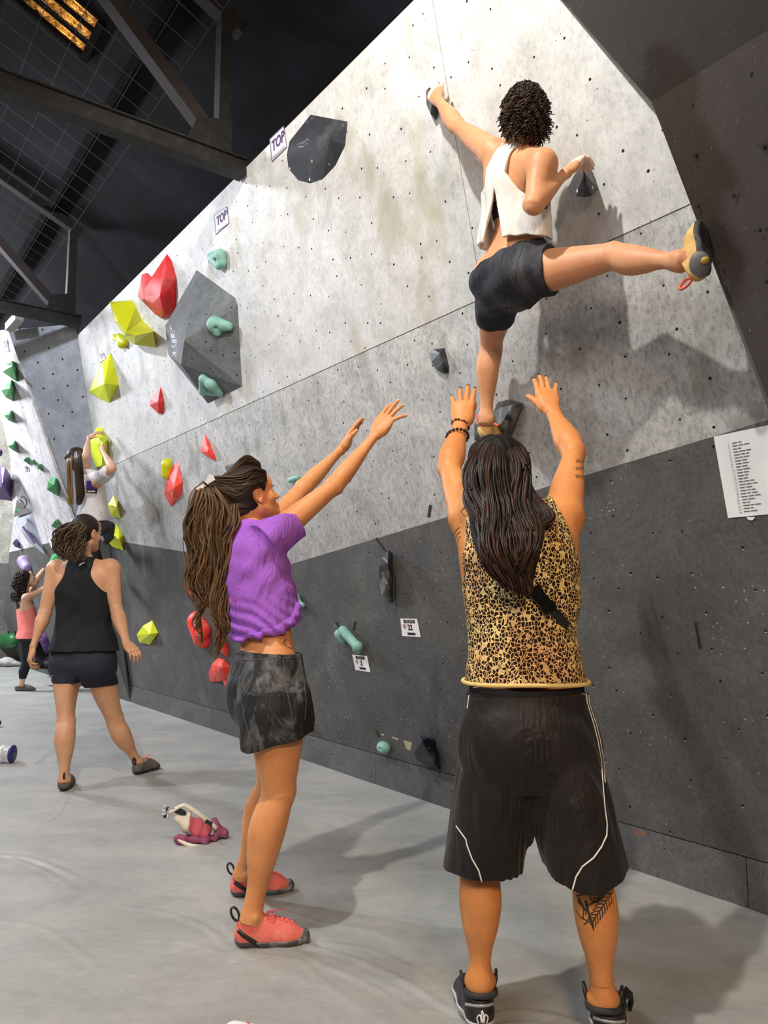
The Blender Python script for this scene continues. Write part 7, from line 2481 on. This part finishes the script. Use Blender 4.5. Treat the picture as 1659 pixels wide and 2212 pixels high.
mb.build('cream_lining', M_crm, bag, True)
mb = MB(); mb.box(Pb(451, 1777, .02), unit(A3(1, 0, -.55)) * .018, YF * .012, unit(A3(.55, 0, 1)) * .006); mb.build('black_clip', M_black, bag)

# clear plastic bag or bottle at the left edge, cut by the frame
bo = G(0, 1645)
Yb = float(G(10, 1648)[1])
bt = empty('bottle', bo, 'clear plastic bottle with blue base lying at the left edge of the mat', 'bottle')
k = NT_('clear crinkled plastic')
k.bump(k.noise(30, 3, .6), .5, .01)
k.b.inputs['Transmission Weight'].default_value = .6
M_clr = k.out((.86, .87, .90), .2, Specular_IOR_Level=.5)
a = PY(-50, 1665, Yb); b = PY(26, 1612, Yb)
ax = unit(b - a)
zc = .064
a[2] = zc; b[2] = zc; ax = unit(b - a)
o, _, _ = sdf_obj('bottle_body', [loft(a, b, np.cross(ax, Z), [(0, .054, .054), (.2, .060, .060), (.35, .056, .056), (.5, .060, .060), (.7, .057, .057), (.85, .062, .062), (1, .062, .062)], k=0), plane(b, ax)], .0045, M_clr, bt)
mb = MB(); mb.tube([b - ax * .002, b + ax * .012], .063, 16); mb.build('blue_base', plain('dark blue plastic', s2l(40, 40, 110), .4, bump=0), bt, True)
mb = MB()
for t in (.55, .75):
    c_ = a + (b - a) * t
    s1_ = np.cross(ax, Z)
    mb.tube([c_ + (s1_ * math.cos(q) + np.cross(s1_, ax) * math.sin(q)) * .056 for q in np.linspace(0, 2 * math.pi, 19)[:-1]], .010, 5, closed=True)
mb.build('white_label', M_paper, bt, True)
# black object on the edge
pb = G(-6, 1570)
sdf = [rcone(pb + Z * .04 + X * -.12, pb + Z * .035, .05, .035, k=.02, flat=(Z, .8)), plane(A3(0, 0, .001), -Z)]
tag(sdf_obj('shoe', sdf, .006, plain('black fabric shoe', (.015, .014, .014), .8))[0], 'black shoe toe just entering at the left edge of the mat', 'shoe')
# white shoe toe at the bottom
w0 = G(505, 2262)
sdf = [rcone(w0 + Z * .028 + A3(0, -.0, 0), w0 + Z * .03 + A3(.10, -.06, 0), .032, .038, k=.02), rcone(w0 + Z * .028, w0 + Z * .05 + A3(.13, -.09, 0), .028, .04, k=.02), plane(A3(0, 0, .001), -Z)]
o_, v_, f_ = sdf_obj('shoe', sdf, .0036, plain('white leather shoe', s2l(232, 230, 232), .5, var=.03))
tag(o_, 'white shoe with coral trim cut by the bottom edge', 'shoe')
mb = MB(); bb_ = bvh_of(v_, f_)
drape(mb, bb_, [[(520, 2200), (530, 2206), (538, 2212)]], .008, th=.3)
if mb.v: mb.build('coral_trim', M_lace, o_, True)
# pale cloth heap by the far wall
f0 = G(18, 1440)
sdf = [rcone(f0 + A3(-.35, 0, .05), f0 + A3(.0, 0, .10), .08, .10, k=.05, flat=(Z, .7)), rcone(f0 + A3(.0, 0, .08), f0 + A3(.25, .05, .04), .09, .05, k=.05, flat=(Z, .7)), plane(A3(0, 0, .002), -Z)]
tag(sdf_obj('cloth_heap', sdf, .014, cloth('pale grey cloth', s2l(176, 176, 172), fold=.8), None, folds(.012, [(A3(1, .3, .5), 22, .3)]))[0], 'pale crumpled cloth heap on the mat beneath the green bowl hold', 'cloth')
